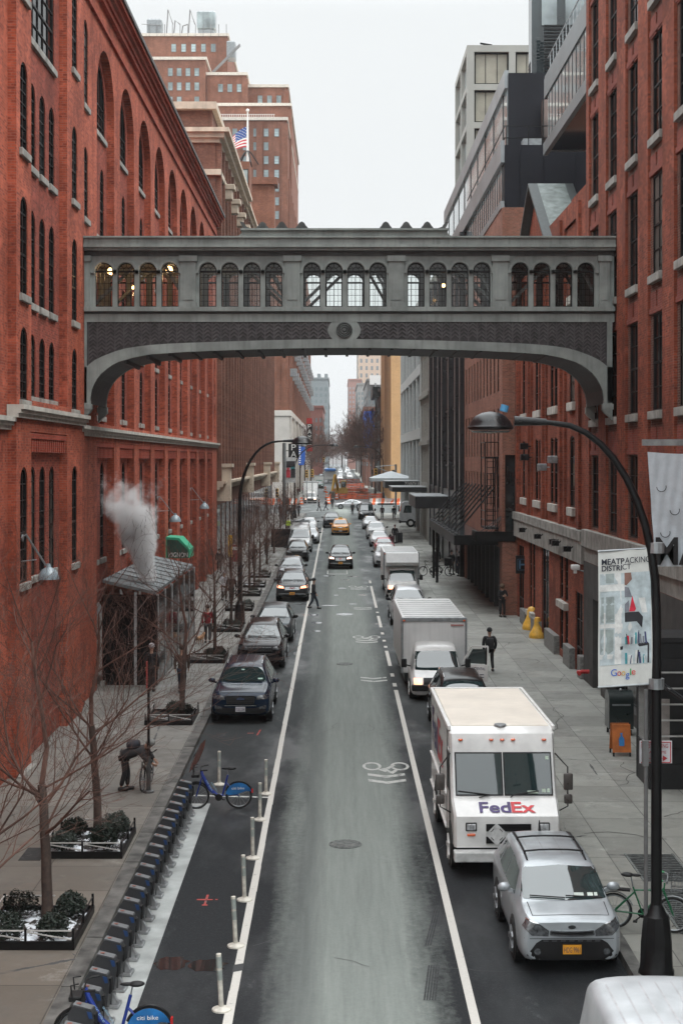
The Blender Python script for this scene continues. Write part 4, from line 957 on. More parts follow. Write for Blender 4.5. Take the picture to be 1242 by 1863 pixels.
b.build('wall', M('grey_limestone', (.3, .29, .26), .8, world=True, var=.15, streak=.3), r7)
r8 = thing('office_building', 'white gridded glass office block on the right before the far avenue', 'building', (8.9, 172, G(172)))
b = MB(); b.box(9, 25, 150.2, 197, -.5, 26); b.build('glazing', M('grey_green_glass', (.06, .075, .075), .12, spec=.8, var=.6, scale=.4, world=True), r8)
b = MB()
for y in (150.2, 158, 166, 174, 182, 190, 196.2): b.box(8.7, 9.02, y, y + .8, -.5, 26.2)
for z in (5.2, 11.4, 18.2, 25.2): b.box(8.68, 9.02, 150.2, 197, z, z + 1.1)
b.box(8.7, 25, 149.95, 150.2, 5.2, 26.3)
b.build('frame', M('white_precast', (.5, .52, .51), .6, var=.06, world=True), r8)
b = MB()
for i in range(62): b.box(8.98, 9.0, 151 + i * .75, 151.08 + i * .75, 6.3, 25.2)
for z in (8.4, 14, 16.1, 20.5, 22.9): b.box(8.97, 9.0, 150.4, 197, z, z + .09)
b.build_each('mullion', M('pale_mullion', (.4, .42, .42), .5), r8)

def block(name, lab, cat, px0, px1, y0, y1, pyt, mat, wins=None, wm=None, side=1, extra=None):
    """free standing building: near face at y0 between two pixel columns, height from the top pixel row"""
    x0, x1 = X_(px0, y0), X_(px1, y0); zt = Z_(pyt, y0); zb = G(y0) - 1
    t = thing(name, lab, cat, ((x0 + x1) / 2, (y0 + y1) / 2, zb))
    b = MB(); b.box(x0, x1, y0, y1, zb, zt); b.box(x0 - .3, x1 + .3, y0 - .3, y1, zt, zt + .7); b.build('wall', mat, t)
    if wins:
        nx, nz, ny = wins; b = MB()
        fx = x0 if side > 0 else x1; sg = -1 if side > 0 else 1
        for j in range(nz):
            z = zb + 6 + (zt - zb - 8) * j / nz; h = (zt - zb - 8) / nz * .55
            for i in range(nx): x = x0 + (x1 - x0) * (i + .3) / nx; b.box(x, x + (x1 - x0) / nx * .42, y0 - .08, y0, z, z + h)
            for i in range(ny): y = y0 + (y1 - y0) * (i + .25) / ny; b.box(min(fx, fx + sg * .1), max(fx, fx + sg * .1), y, y + (y1 - y0) / ny * .5, z, z + h)
        b.build('window_grid', wm or tF, t)
    return t
ch = block('ochre_building', 'plain ochre brick warehouse on the far corner of the avenue', 'building', 711, 790, 243, 300, 590, brickO)
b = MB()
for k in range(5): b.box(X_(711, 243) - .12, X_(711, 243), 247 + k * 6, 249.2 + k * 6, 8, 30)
b.build('painted_recess', M('ochre_brick_painted_shade', (.34, .19, .09), .8), ch)  # raised strips, darker ochre standing for the shade of recesses
fe = block('tenement_building', 'dark tenement with black iron fire escapes on the right beyond the avenue', 'building', 690, 716, 300, 322, 713, M('sooty_red_brick', (.09, .055, .05), .8, world=True), (2, 5, 6))
b = MB(); x = X_(690, 300)
for k in range(6):
    z = 6 + k * 3.3; b.box(x - 1.3, x, 302, 312, z, z + .12); b.bar((x - 1.3, 302, z + 1), (x - 1.3, 312, z + 1), .09)
    for j in range(11): b.bar((x - 1.3, 302 + j, z), (x - 1.3, 302 + j, z + 1), .05)
    b.bar((x - .6, 303, z), (x - .6, 310, z + 3.3), .3, .1)
b.box(x - 1.4, x + .2, 300, 321, 22.5, 24.5); b.build('fire_escape', blackM, fe)
block('grey_building', 'grey mid-height building with a white rooftop sign panel above the far trees', 'building', 668, 708, 420, 480, 693, M('grey_render', (.22, .23, .23), .8, world=True), (5, 9, 8))
t = block('tall_apartment_block', 'tall tan apartment block seen far down the right side under the bridge', 'building', 652, 720, 720, 790, 560, M('pale_tan_brick', (.56, .42, .32), .8, world=True), (7, 20, 8), M('far_window_grey', (.2, .22, .23), .5))
b = MB(); b.box(X_(672, 419), X_(692, 419), 418, 419.4, Z_(700, 419), Z_(683, 419)); tag(b.build('rooftop_panel', white, origin=(X_(672, 419), 418, Z_(700, 419))), 'blank white panel on top of the far grey building', 'panel')
block('red_tower', 'far pinkish red tower block closing the right side of the sky gap', 'building', 634, 657, 640, 700, 692, M('far_pink_brick', (.36, .2, .17), .8, world=True), (4, 16, 8), M('far_window_light', (.3, .32, .33), .5))
block('slim_building', 'slim grey building with a stepped top far down the right side', 'building', 650, 668, 560, 620, 700, M('far_grey_stone', (.3, .29, .28), .8, world=True), (3, 14, 6))
block('low_brick_building', 'brick building with bays of windows behind the blue netting', 'building', 664, 692, 350, 400, 745, M('brown_far_brick', (.2, .1, .08), .8, world=True), (4, 7, 7))
block('crenellated_tower', 'grey block with a battlement top far down the left side', 'building', 545, 597, 560, 620, 690, M('blue_grey_render', (.22, .25, .26), .8, world=True), (6, 12, 6), side=-1)
t = bpy.data.objects['crenellated_tower']; b = MB()
for p0, p1 in ((560, 567), (577, 583), (590, 596)): b.box(X_(p0, 560), X_(p1, 560), 560, 575, Z_(690, 560), Z_(680, 560))
b.box(X_(563, 560), X_(594, 560), 565, 590, Z_(722, 560), Z_(715, 560)); b.build('battlement', M('blue_grey_render', (.22, .25, .26)), t)
block('corner_brick_building', 'red brick building with white bands far down the left side', 'building', 540, 587, 440, 500, 742, M('far_red_brick', (.26, .1, .08), .8, world=True), (6, 6, 6), side=-1)
block('pale_far_building', 'pale teal grey building at the left edge of the sky gap', 'building', 584, 598, 690, 760, 735, M('far_teal_grey', (.3, .36, .37), .8, world=True), (2, 12, 6), side=-1)
block('end_building', 'small pale building at the very end of the street above the trees', 'building', 600, 626, 1150, 1190, 792, M('far_pale', (.4, .38, .38), .8, world=True), (3, 4, 1), side=-1)
# ================================================================== THE BRIDGE
BY = 50.0; BD = 3.4; sc_ = F / BY
def bx(px): return (px - CX) / sc_
def bz(py): return CAMZ + (CY - py) / sc_
br = thing('footbridge', 'green-grey copper clad enclosed footbridge with arched windows spanning the street', 'bridge', (bx(631), BY + BD / 2, bz(640)))
cop = M('weathered_grey_copper', (.25, .278, .262), .55, var=.22, scale=1.1, bmp=.1, world=True, streak=.42)
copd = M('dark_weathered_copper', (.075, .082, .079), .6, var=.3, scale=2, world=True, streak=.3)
XL, XR, XM = bx(150) - .04, bx(1112) + .08, bx(631)
gx = [bx(189.5 + 188.9 * g + 39.9 * k) for g in range(5) for k in range(4)]
ww = .6; zs, zp = bz(558), bz(478)
ops = [(x - ww / 2, x + ww / 2, zs, zp, 'a') for x in gx]
b = MB()
for P_ in (PF(BY), PB(BY + BD)): wall(b, P_, XL, XR, bz(571), bz(466), ops, .22)
b.build('window_wall', cop, br)
# arch hoods, pilasters, sills
b = MB()
for x in gx:
    for Yf, s_ in ((BY, -1), (BY + BD, 1)):
        ax = [(x + rr * math.cos(PI * k / 12), zp - ww / 2 + rr * math.sin(PI * k / 12)) for rr in (ww / 2 + .015, ww / 2 + .1) for k in range(13)]
        vs = [(u, Yf, v) for u, v in ax] + [(u, Yf + s_ * .07, v) for u, v in ax]
        b.add(vs, [q for k in range(12) for q in ((26 + k, 27 + k, 40 + k, 39 + k), (13 + k, 14 + k, 40 + k, 39 + k), (k, k + 1, 27 + k, 26 + k))])
    for e in (-1, 1): b.box(x + e * (ww / 2 + .085) - .065, x + e * (ww / 2 + .085) + .065, BY - .09, BY, zp - ww / 2 - .07, zp - ww / 2 + .03)
b.build_each('arch_hood', cop, br)
for g in range(6):
    b = MB(); px = 155 if g == 0 else (1098 if g == 5 else 343 + (g - 1) * 188.7)
    h = .27 if 0 < g < 5 else .18; x = bx(px)
    b.box(x - h, x + h, BY - .1, BY, bz(566), bz(474)); b.box(x - h - .05, x + h + .05, BY - .16, BY, bz(476), bz(466))
    b.box(x - h + .09, x + h - .09, BY - .125, BY - .1, bz(546), bz(486)); b.box(x - h - .03, x + h + .03, BY - .14, BY, bz(560), bz(551)); b.build('pilaster', cop, br)

b = MB()
for y0, y1, d0 in ((BY - .1, BY + .02, 0), (BY + BD - .02, BY + BD + .1, 0)):
    b.box(XL, XR, y0 - .1, y1 + .1, bz(567), bz(559))
    b.box(XL, XR, y0 + .02, y1 - .02, bz(586), bz(571.5))
    b.box(XL, XR, y0 - .14, y1 + .14, bz(457), bz(452)); b.box(XL, XR, y0 - .24, y1 + .24, bz(452), bz(447)); b.box(XL, XR, y0 - .18, y1 + .18, bz(447), bz(435)); b.box(XL, XR, y0 - .26, y1 + .26, bz(435), bz(432))
b.build('cornice', cop, br)
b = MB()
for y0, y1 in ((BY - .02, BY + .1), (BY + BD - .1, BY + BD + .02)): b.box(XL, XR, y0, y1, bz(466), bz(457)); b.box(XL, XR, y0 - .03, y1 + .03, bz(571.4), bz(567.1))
b.box(XL, XR, BY + .3, BY + BD - .3, bz(459), bz(456)); b.build('painted_shadow_groove', copd, br)  # gap shade below cornice and sill band painted in with the dark copper
b = MB(); x0, x1 = bx(441), bx(812)
b.box(x0, x1, BY - .2, BY + BD + .2, bz(432), bz(421)); b.box(x0 - .04, x1 + .04, BY - .3, BY + BD + .3, bz(421), bz(417.5))
for s_, xe in ((-1, x0), (1, x1)):
    pts = [(xe + s_ * .3 * (1 - math.sin(PI / 2 * k / 6)), bz(432) + .2 * (1 - math.cos(PI / 2 * k / 6))) for k in range(7)]
    b.prism([(xe, bz(432))] + pts, PF(BY - .18), 0, .3)
b.build('parapet', cop, br)
for px in (478, 513, 549, 701, 738, 776):
    b = MB(); x = bx(px); z = bz(417.5); k = .2
    b.prism([(x - k * 1.1, z), (x - k, z + .05), (x - k * .75, z + .1), (x - k * .45, z + .2), (x, z + .25), (x + k * .45, z + .2), (x + k * .75, z + .1), (x + k, z + .05), (x + k * 1.1, z)], PF(BY - .22), 0, .1)
    for e in (-.5, 0, .5): b.bar((x + e * .2, BY - .24, z + .02), (x + e * .12, BY - .24, z + .16), .03)
    b.build('finial', copd, br)
for px, s_ in ((443, 1), (809, -1)):
    b = MB(); x = bx(px); z = bz(417.5)
    b.prism([(x - s_ * .12, z + .25), (x + s_ * .02, z + .22), (x + s_ * .12, z + .06), (x + s_ * .3, z), (x, z)][::1], PF(BY - .22), 0, .12); b.build('finial', copd, br)
# spandrel: herringbone panel between the band and the arch rib
up_ = [(159, 667), (166, 661), (174, 655), (184, 650), (196, 645), (212, 639), (230, 634), (252, 630.5), (274, 628), (308, 625.5), (343, 624), (382, 622.6), (413, 621.6), (480, 619.6), (540, 618.3), (596, 617.4), (631, 617)]
lo_ = [(165, 735), (166, 722), (168, 710), (172, 700), (178, 689), (186, 679), (196, 671), (206, 664), (217, 658.5), (243, 651), (274, 645), (340, 640.5), (413, 637.5), (480, 635.5), (540, 634), (596, 633.2), (631, 633)]
def mir(l): return [(bx(a), bz(b_)) for a, b_ in l] + [(2 * XM - bx(a), bz(b_)) for a, b_ in l[-2::-1]]
UP, LO = mir(up_), mir(lo_); zb_ = bz(586)
for Yf, s_ in ((BY, -1), (BY + BD, 1)):
    b = MB()
    for (p, q, r, t) in zip(UP, UP[1:], LO, LO[1:]):                # the pale rib, standing proud
        vs = [(p[0], Yf + s_ * .08, p[1]), (q[0], Yf + s_ * .08, q[1]), (t[0], Yf + s_ * .08, t[1]), (r[0], Yf + s_ * .08, r[1])]
        b.add(vs + [(v[0], Yf - s_ * .1, v[2]) for v in vs], ((0, 1, 2, 3), (0, 1, 5, 4), (3, 2, 6, 7)))
    for e in (0, 1):
        f = (lambda u: u) if e == 0 else (lambda u: 2 * XM - u)
        xa, xb = sorted((f(bx(150)), f(bx(159)))); b.box(xa, xb, Yf - .1, Yf + .1, bz(733), zb_)
        xa, xb = sorted((f(bx(150)), f(bx(165.5)))); b.box(xa, xb, Yf - .1, Yf + .1, bz(735), bz(668)); b.box(xa - .04, xb + .04, Yf - .14, Yf + .14, bz(745), bz(735))
        pts = [(f(bx(150)), bz(745)), (f(bx(168)), bz(745)), (f(bx(163)), bz(752)), (f(bx(155)), bz(758)), (f(bx(150)), bz(765))]
        b.prism(pts, PF(Yf - .12), 0, .3)
    b.build('arch_rib', cop, br)
    b = MB()
    for p, q in zip(UP, UP[1:]): b.quad((p[0], Yf + s_ * .01, p[1]), (q[0], Yf + s_ * .01, q[1]), (q[0], Yf + s_ * .01, zb_), (p[0], Yf + s_ * .01, zb_))
    def top_of(x):
        for p, q in zip(UP, UP[1:]):
            if p[0] <= x <= q[0]: return p[1] + (q[1] - p[1]) * (x - p[0]) / (q[0] - p[0])
        return zb_
    x = UP[0][0] + .05; wv = .31
    while x < UP[-1][0] - .1:
        z = zb_ - .02
        while z > top_of(x + wv / 2) + .06:
            zz = z - .13
            for h0, h1 in ((x + .01, x + wv / 2), (x + wv - .01, x + wv / 2)):
                if zz > top_of(h0) + .01: b.bar((h0, Yf + s_ * .03, zz), (h1, Yf + s_ * .03, zz + .13), .05, .045, 1)
            z -= .135
        if top_of(x) < zb_ - .1: b.bar((x, Yf + s_ * .03, top_of(x)), (x, Yf + s_ * .03, zb_), .025, .04, 1)
        x += wv
    b.build('herringbone_panel', [M('dark_bronze_ground', (.055, .051, .053), .6, var=.3, scale=3, world=True), M('bronze_herringbone_ribs', (.092, .086, .088), .5, var=.3, scale=3, world=True, streak=.3)], br)
    b = MB(); c = (XM - .12, bz(601)); c = (bx(626), bz(601))
    b.box(c[0] - .42, c[0] + .42, min(Yf, Yf + s_ * .07), max(Yf, Yf + s_ * .07), bz(617.5), zb_)
    for e in (-1, 1): b.prism([(c[0] + e * .42 + e * .16 * math.sin(PI * k / 10), c[1] - .31 + .62 * k / 10) for k in range(11)], PF(Yf + s_ * .07), 0, .07 if s_ < 0 else -.07)
    b.build('medallion_plate', cop, br)
    b = MB(); pr_ = [(.285, 0), (.285, -.05), (.25, -.065), (.23, -.03), (.19, -.06), (.16, -.03), (.12, -.065), (.08, -.035), (.05, -.075), (.005, -.08)]
    b.lathe([(r, h * (1 if s_ < 0 else -1)) for r, h in pr_], (c[0], Yf + s_ * .07, c[1]), 24, 'y'); b.build('medallion', copd, br, smooth=30)
b = MB()                                                            # soffit and floor
for p, q in zip(LO, LO[1:]): b.quad((p[0], BY - .08, p[1]), (q[0], BY - .08, q[1]), (q[0], BY + BD + .08, q[1]), (p[0], BY + BD + .08, p[1]))
for k in range(1, 24):
    x = XL + (XR - XL) * k / 24; i = next((i for i in range(len(LO) - 1) if LO[i][0] <= x <= LO[i + 1][0]), None)
    if i is not None and 5 < i < len(LO) - 7: b.box(x - .05, x + .05, BY, BY + BD, LO[i][1] - .06, LO[i][1] + .1)
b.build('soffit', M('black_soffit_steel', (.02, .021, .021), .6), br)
b = MB(); b.box(XL, XR, BY + .1, BY + BD - .1, bz(586), bz(572)); b.build('floor_deck', copd, br)
b = MB(); b.box(XL, XR, BY - .05, BY + BD + .05, bz(452), bz(433.2)); b.build('roof', copd, br)
inn = M('cream_corridor_paint', (.34, .33, .29), .7, var=.1)
b = MB(); b.box(XL, XR, BY + .25, BY + BD - .25, bz(466), bz(461)); b.build('ceiling', inn, br)
b = MB()
for g in range(5):
    x0, x1 = bx(160 + 188.9 * g), bx(345 + 188.9 * g)
    for Yt in (BY + .35, BY + BD - .35):
        b.bar((x0, Yt, bz(562)), ((x0 + x1) / 2, Yt, bz(472)), .16, .1) if g % 2 == 0 or g == 4 else b.bar((x1, Yt, bz(562)), ((x0 + x1) / 2, Yt, bz(472)), .16, .1)
        b.bar((x1, Yt, bz(562)), ((x0 + x1) / 2 + .8, Yt, bz(472)), .14, .1)
        b.box(x0 - .12, x0 + .06, Yt - .08, Yt + .08, bz(570), bz(468))
b.build('truss', M('grey_steel_truss', (.2, .215, .205), .5), br)
# glazing: thin clear panes, metal bars
m, nt, bs = nt_new('clear_window_pane'); L = nt.links
tr = nd(nt, 'ShaderNodeBsdfTransparent'); tr.inputs[0].default_value = (.93, .96, .95, 1); gl = nd(nt, 'ShaderNodeBsdfGlossy'); gl.inputs['Roughness'].default_value = .06
ms_ = nd(nt, 'ShaderNodeMixShader'); fr_ = nd(nt, 'ShaderNodeFresnel'); fr_.inputs[0].default_value = 1.45
ng = noise(nt, nd(nt, 'ShaderNodeTexCoord').outputs['Object'], 3); L.new(math_(nt, 'MULTIPLY_ADD', ng, .05, fr_.outputs[0]), ms_.inputs[0]); L.new(tr.outputs[0], ms_.inputs[1]); L.new(gl.outputs[0], ms_.inputs[2])
L.new(ms_.outputs[0], nt.nodes['Material Output'].inputs[0]); clear = m
f = MB(); h = zp - zs; P_ = lambda u, v, d: (u, d, v)
sp_ = h - ww / 2; a = -ww / 2
f.box(a, a + .03, -.03, .03, 0, sp_); f.box(-a - .03, -a, -.03, .03, 0, sp_); f.box(a, -a, -.03, .03, 0, .035); f.box(a, -a, -.045, .03, sp_ - .03, sp_ + .03)
for i in (1, 2, 3): f.box(a + ww * i / 4 - .006, a + ww * i / 4 + .006, -.015, .015, 0, sp_)
for j in range(1, 6): f.box(a, -a, -.013, .013, sp_ * j / 6 - .006, sp_ * j / 6 + .006)
oc_ = [(rr * math.cos(PI * k / 10), sp_ + rr * math.sin(PI * k / 10)) for rr in (ww / 2 - .03, ww / 2) for k in range(11)]
f.add([(u, -.03, v) for u, v in oc_] + [(u, .03, v) for u, v in oc_], [q for k in range(10) for q in ((k, k + 1, 12 + k, 11 + k), (k, k + 1, 23 + k, 22 + k))])
f.tube([(.11 * math.cos(PI * k / 8), 0, sp_ + .02 + .14 * math.sin(PI * k / 8)) for k in range(9)], .009, 4)
for t in (.25, .5, .75): f.tube([(.11 * math.cos(PI * t), 0, sp_ + .02 + .14 * math.sin(PI * t)), (ww / 2 * math.cos(PI * t), 0, sp_ + ww / 2 * math.sin(PI * t))], .009, 4)
for e in (-1, 1): f.tube([(e * ww * .13 + .065 * math.cos(PI * k / 6), 0, sp_ - .17 + .09 * math.sin(PI * k / 6)) for k in range(7)], .008, 4)
g = MB(); out = [(a, 0), (-a, 0)] + [(ww / 2 * math.cos(PI * k / 10), sp_ + ww / 2 * math.sin(PI * k / 10)) for k in range(11)]
g.add([(u, .02, v) for u, v in out], [tuple(range(len(out)))])
fo = f.build('window', winF, br); go = g.build('pane', clear, fo); fme, gme = fo.data, go.data
bpy.data.objects.remove(go); bpy.data.objects.remove(fo)
gl_me = gme; first = True
# meshes were built relative to the bridge origin; shift back to their own origin
off = wloc(br); fme.transform(Matrix.Translation(off)); 
gme.transform(Matrix.Translation(off))
f2 = MB(); f2.box(a, a + .03, -.03, .03, 0, sp_); f2.box(-a - .03, -a, -.03, .03, 0, sp_); f2.box(a, -a, -.03, .03, 0, .035); f2.box(a, -a, -.03, .03, sp_ - .03, sp_ + .03); f2.box(-.008, .008, -.015, .015, 0, sp_ + .2)
o_ = f2.build('window', winF); bme = o_.data; bpy.data.objects.remove(o_)
for x in gx:
    for Yw in (BY + .12, BY + BD - .12):
        o = bpy.data.objects.new('window', fme if Yw < BY + 1 else bme); C.objects.link(o); o.parent = br; o.location = Vector((x, Yw, zs)) - off
        c = bpy.data.objects.new('pane', gme); C.objects.link(c); c.parent = o
lampE = M('lit_warm_bulb', (1, .7, .35), .5, emit=(1, .55, .2), es=7, var=0)
for px, py in ((203, 494), (309, 491), (244, 524), (806, 520)):
    p = at(px, py, BY + 1.0); b = MB(); b.ball((p.x, BY + .9, p.z), .13 if py < 500 else .07, 10); b.cur = 1; b.tube([(p.x, BY + .9, p.z + .1), (p.x, BY + .9, bz(462))], .012, 5)
    tag(b.build('lit_lamp', [lampE, blackM], origin=(p.x, BY + .9, p.z)), {203: 'warm lit bulb behind the leftmost arched bridge window', 309: 'warm lit bulb behind the fourth arched bridge window from the left', 244: 'small warm lit bulb behind the second arched bridge window from the left', 806: 'small warm lit bulb behind the right centre arched bridge windows'}[px], 'lamp', 'lit bulbs inside the footbridge')

for px in (203, 309):
    pl_ = bpy.data.lights.new('bridge_lamp_light', 'POINT'); pl_.energy = 22; pl_.color = (1, .62, .3); pl_.shadow_soft_size = .15
    po = bpy.data.objects.new('bridge_lamp_light', pl_); C.objects.link(po); p = at(px, 492, BY + 1); po.location = (p.x, BY + .9, p.z - .25)
# ================================================================== VEHICLES (front towards -y, built at the origin, then parked)
STY = {
 'suv': [(0, .40, .80, .90, .84, .70), (0, .38, .82, .94, .88, .72), (.06, .32, .92, 1.04, .95, .80), (.2, .27, .98, 1.10, .985, .85), (.8, .25, 1.01, 1.15, 1, .87), (1.28, .25, 1.02, 1.165, 1, .86), (1.36, .25, 1.03, 1.19, 1, .84), (2.0, .25, 1.06, 1.64, 1, .70), (2.25, .25, 1.07, 1.74, 1, .68), (3, .25, 1.08, 1.76, 1, .68), (4.2, .25, 1.1, 1.74, 1, .67), (4.62, .26, 1.1, 1.68, .99, .66), (4.9, .3, 1.06, 1.25, .97, .72), (4.98, .36, .95, 1.05, .95, .75), (5.0, .42, .85, .9, .88, .7)],
 'box': [(0, .30, .80, .93, .84, .70), (0, .29, .81, .94, .87, .72), (.05, .26, .88, .995, .94, .80), (.14, .24, .925, 1.03, .975, .85), (.4, .23, .95, 1.065, 1, .87), (.66, .22, .965, 1.095, 1, .865), (.72, .22, .97, 1.11, 1, .86), (1.34, .22, 1.0, 1.49, 1, .775), (1.52, .22, 1.01, 1.585, 1, .75), (2.3, .22, 1.03, 1.61, 1, .74), (3.5, .22, 1.06, 1.59, 1, .72), (3.85, .24, 1.07, 1.52, .99, .67), (4.06, .28, 1.05, 1.2, .97, .72), (4.12, .34, .95, 1.05, .94, .75), (4.14, .4, .8, .9, .88, .7)],
 'sedan': [(0, .40, .55, .66, .78, .64), (.03, .3, .63, .75, .9, .72), (.15, .24, .73, .84, .96, .8), (.5, .2, .79, .91, .99, .84), (1.05, .19, .84, .97, 1, .85), (1.15, .19, .85, 1.0, 1, .83), (1.95, .19, .88, 1.36, 1, .66), (2.3, .19, .9, 1.45, 1, .63), (3.1, .19, .92, 1.44, 1, .62), (3.95, .2, .94, 1.12, 1, .72), (4.1, .2, .95, 1.07, .99, .76), (4.55, .24, .93, 1.04, .96, .76), (4.68, .3, .85, .95, .92, .74), (4.7, .4, .7, .8, .85, .7)],
 'van': [(0, .42, .66, .8, .8, .7), (.03, .34, .76, .93, .9, .78), (.15, .28, .94, 1.08, .97, .84), (.6, .26, 1.09, 1.27, 1, .86), (.8, .26, 1.12, 1.34, 1, .85), (1.4, .26, 1.2, 2.1, 1, .8), (1.7, .26, 1.25, 2.40, 1, .78), (2.1, .26, 1.3, 2.5, 1, .78), (5.25, .28, 1.3, 2.5, 1, .78), (5.5, .3, 1.3, 2.42, .98, .76), (5.58, .32, 1.2, 2.2, .96, .75), (5.6, .34, 1.1, 2, .94, .74)]}
WS = {'suv': ([(-.83, 1.215), (-.79, 1.23), (-.62, 1.60), (0, 1.63), (.62, 1.60), (.79, 1.23), (.83, 1.215), (.4, 1.2), (0, 1.19), (-.4, 1.2)], [[(1.62, 1.14), (2.12, 1.56), (2.86, 1.62), (2.86, 1.14)], [(2.96, 1.14), (2.96, 1.62), (3.8, 1.61), (3.9, 1.16)], [(4.0, 1.17), (3.92, 1.6), (4.45, 1.56), (4.55, 1.2)]]),
      'box': ([(-.775, 1.125), (-.655, 1.49), (0, 1.53), (.655, 1.49), (.775, 1.125), (.4, 1.11), (0, 1.105), (-.4, 1.11)], [[(1.2, 1.06), (1.5, 1.42), (2.3, 1.48), (2.3, 1.06)], [(2.38, 1.06), (2.38, 1.48), (3.1, 1.47), (3.15, 1.1)], [(3.22, 1.12), (3.2, 1.46), (3.55, 1.44), (3.5, 1.15)]]),
      'sedan': ([(-.76, 1.03), (-.58, 1.31), (0, 1.34), (.58, 1.31), (.76, 1.03), (.4, 1.015), (0, 1.01), (-.4, 1.015)], [[(1.5, .95), (2.05, 1.27), (2.65, 1.34), (2.65, .95)], [(2.73, .95), (2.73, 1.34), (3.25, 1.32), (3.75, 1.0)]]),
      'van': ([(-.86, 1.37), (-.76, 2.1), (0, 2.15), (.76, 2.1), (.86, 1.37), (0, 1.34)], [[(1.15, 1.3), (1.55, 2.0), (2.3, 2.0), (2.3, 1.35)]])}
DIM = {'suv': (5.0, 2.0, 1.76), 'box': (4.14, 1.8, 1.61), 'sedan': (4.7, 1.83, 1.45), 'van': (5.6, 2.03, 2.5)}
ROOFY = {'suv': (2.3, 4.5), 'box': (1.62, 3.6), 'sedan': (2.3, 3.1), 'van': (2.2, 5.2)}
def lr_open(A):
    out = [A[0]]
    for i in range(1, len(A)):
        out.append((A[i - 1] + A[i]) / 2)
        out.append((A[i - 1] + 6 * A[i] + A[i + 1]) / 8 if i < len(A) - 1 else A[i])
    return np.array(out)
def lr_closed(A):
    n = len(A); out = []
    for i in range(n): out.append((A[i - 1] + 6 * A[i] + A[(i + 1) % n]) / 8); out.append((A[i] + A[(i + 1) % n]) / 2)
    return np.array(out)
class Body:
    def __init__(s, style, L_, W_, H_, rounds=2):
        l0, w0, h0 = DIM[style]; s.k = (W_ / w0, L_ / l0, H_ / h0); s.L, s.W, s.H = L_, W_, H_; A = []
        for (y, zb, ze, zt, kw, kt) in STY[style]:
            w = w0 / 2 * kw; t = w0 / 2 * kt; d = zt - ze
            h = [(0, zb), (.7 * w, zb), (.93 * w, zb + .02), (.99 * w, zb + .16), (w, zb + .5 * (ze - zb)), (.99 * w, ze - .07), (.955 * w, ze), (.945 * w, ze + .01), (t + (.945 * w - t) * .12, ze + .74 * d), (t, ze + .86 * d), (t * .9, ze + .955 * d), (t * .5, zt), (0, zt + .005)]
            ring = h + [(-x, z) for x, z in h[-2:0:-1]]
            A.append([(x * s.k[0], y * s.k[1] - L_ / 2, z * s.k[2]) for x, z in ring])
        A = np.array(A)
        for _ in range(rounds): A = lr_open(A)
        for _ in range(max(1, rounds - 1)): A = np.array([lr_closed(r) for r in A])
        ns, nr = A.shape[:2]
        s.v = [tuple(p) for r in A for p in r]
        s.f = [(i * nr + j, i * nr + (j + 1) % nr, (i + 1) * nr + (j + 1) % nr, (i + 1) * nr + j) for i in range(ns - 1) for j in range(nr)]
        s.f += [tuple(range(nr - 1, -1, -1)), tuple((ns - 1) * nr + j for j in range(nr))]
        s.bvh = BVHTree.FromPolygons(s.v, s.f)
    def hit(s, a, b, d):
        if d == 'f': r = s.bvh.ray_cast(V(a, -20, b), V(0, 1, 0)); q = V(a, -s.L / 2 + .05, b)
        elif d == 'r': r = s.bvh.ray_cast(V(a, 20, b), V(0, -1, 0)); q = V(a, s.L / 2 - .05, b)
        elif d == 't': r = s.bvh.ray_cast(V(a, b, 20), V(0, 0, -1)); q = V(a, b, s.H)
        else:
            g = 1 if d == '+' else -1; r = s.bvh.ray_cast(V(20 * g, a, b), V(-g, 0, 0)); q = V(g * s.W / 2, a, b)
        if r[0] is None: r = s.bvh.find_nearest(q)
        return r[0], r[1]
    def patch(s, mb, poly, d, off=.008, mx=.11, m=None, norm=True):
        kx, ky, kz = s.k
        if d in 'fr': poly = [(a * kx, b * kz) for a, b in poly]
        elif d == 't': poly = [(a * kx, b * ky - s.L / 2) for a, b in poly]
        else: poly = [(a * ky - s.L / 2, b * kz) for a, b in poly]
        bm_ = bmesh.new(); bm_.faces.new([bm_.verts.new((a, b, 0)) for a, b in poly]); bmesh.ops.triangulate(bm_, faces=bm_.faces[:])
        for _ in range(4):
            e = [x for x in bm_.edges if x.calc_length() > mx]
            if not e: break
            bmesh.ops.subdivide_edges(bm_, edges=e, cuts=1); bmesh.ops.triangulate(bm_, faces=[f for f in bm_.faces if len(f.verts) > 3])
        for v in bm_.verts:
            p, n = s.hit(v.co.x, v.co.y, d); o = {'f': V(0, -1, 0), 'r': V(0, 1, 0), 't': V(0, 0, 1), '+': V(1, 0, 0), '-': V(-1, 0, 0)}[d]
            if n.dot(o) < 0: n = -n
            v.co = p + (n * off if norm else o * off)
        mb.bm(bm_, m)
def paint(name, col, metal=.0, rough=.3): return M('paint_' + name, col, rough, metal=metal, var=.1, scale=2.2, coat=.5 if max(col) > .1 else .15, spec=.5 if max(col) > .1 else .3)
carG = M('car_glass', (.018, .034, .035), .02, spec=1.0, coat=.45, var=.1); carG.node_tree.nodes['Principled BSDF'].inputs['IOR'].default_value = 1.5
trim = M('black_plastic_trim', (.01, .01, .0105), .5, var=.2, spec=.3); chrome = M('chrome', (.62, .63, .64), .18, metal=1, var=.05)
lens = M('clear_headlight', (.45, .47, .48), .1, spec=1, coat=1, var=.35, scale=14); lensD = M('smoked_headlight', (.08, .085, .09), .1, spec=1, coat=1, var=.5, scale=14)
lensOn = M('lit_headlight', (1, .6, .45), .3, emit=(1, .38, .2), es=2.2, var=.2, scale=8); tyre = M('tyre_rubber', (.014, .014, .014), .8); alloy = M('alloy_rim', (.3, .31, .32), .35, metal=.7)
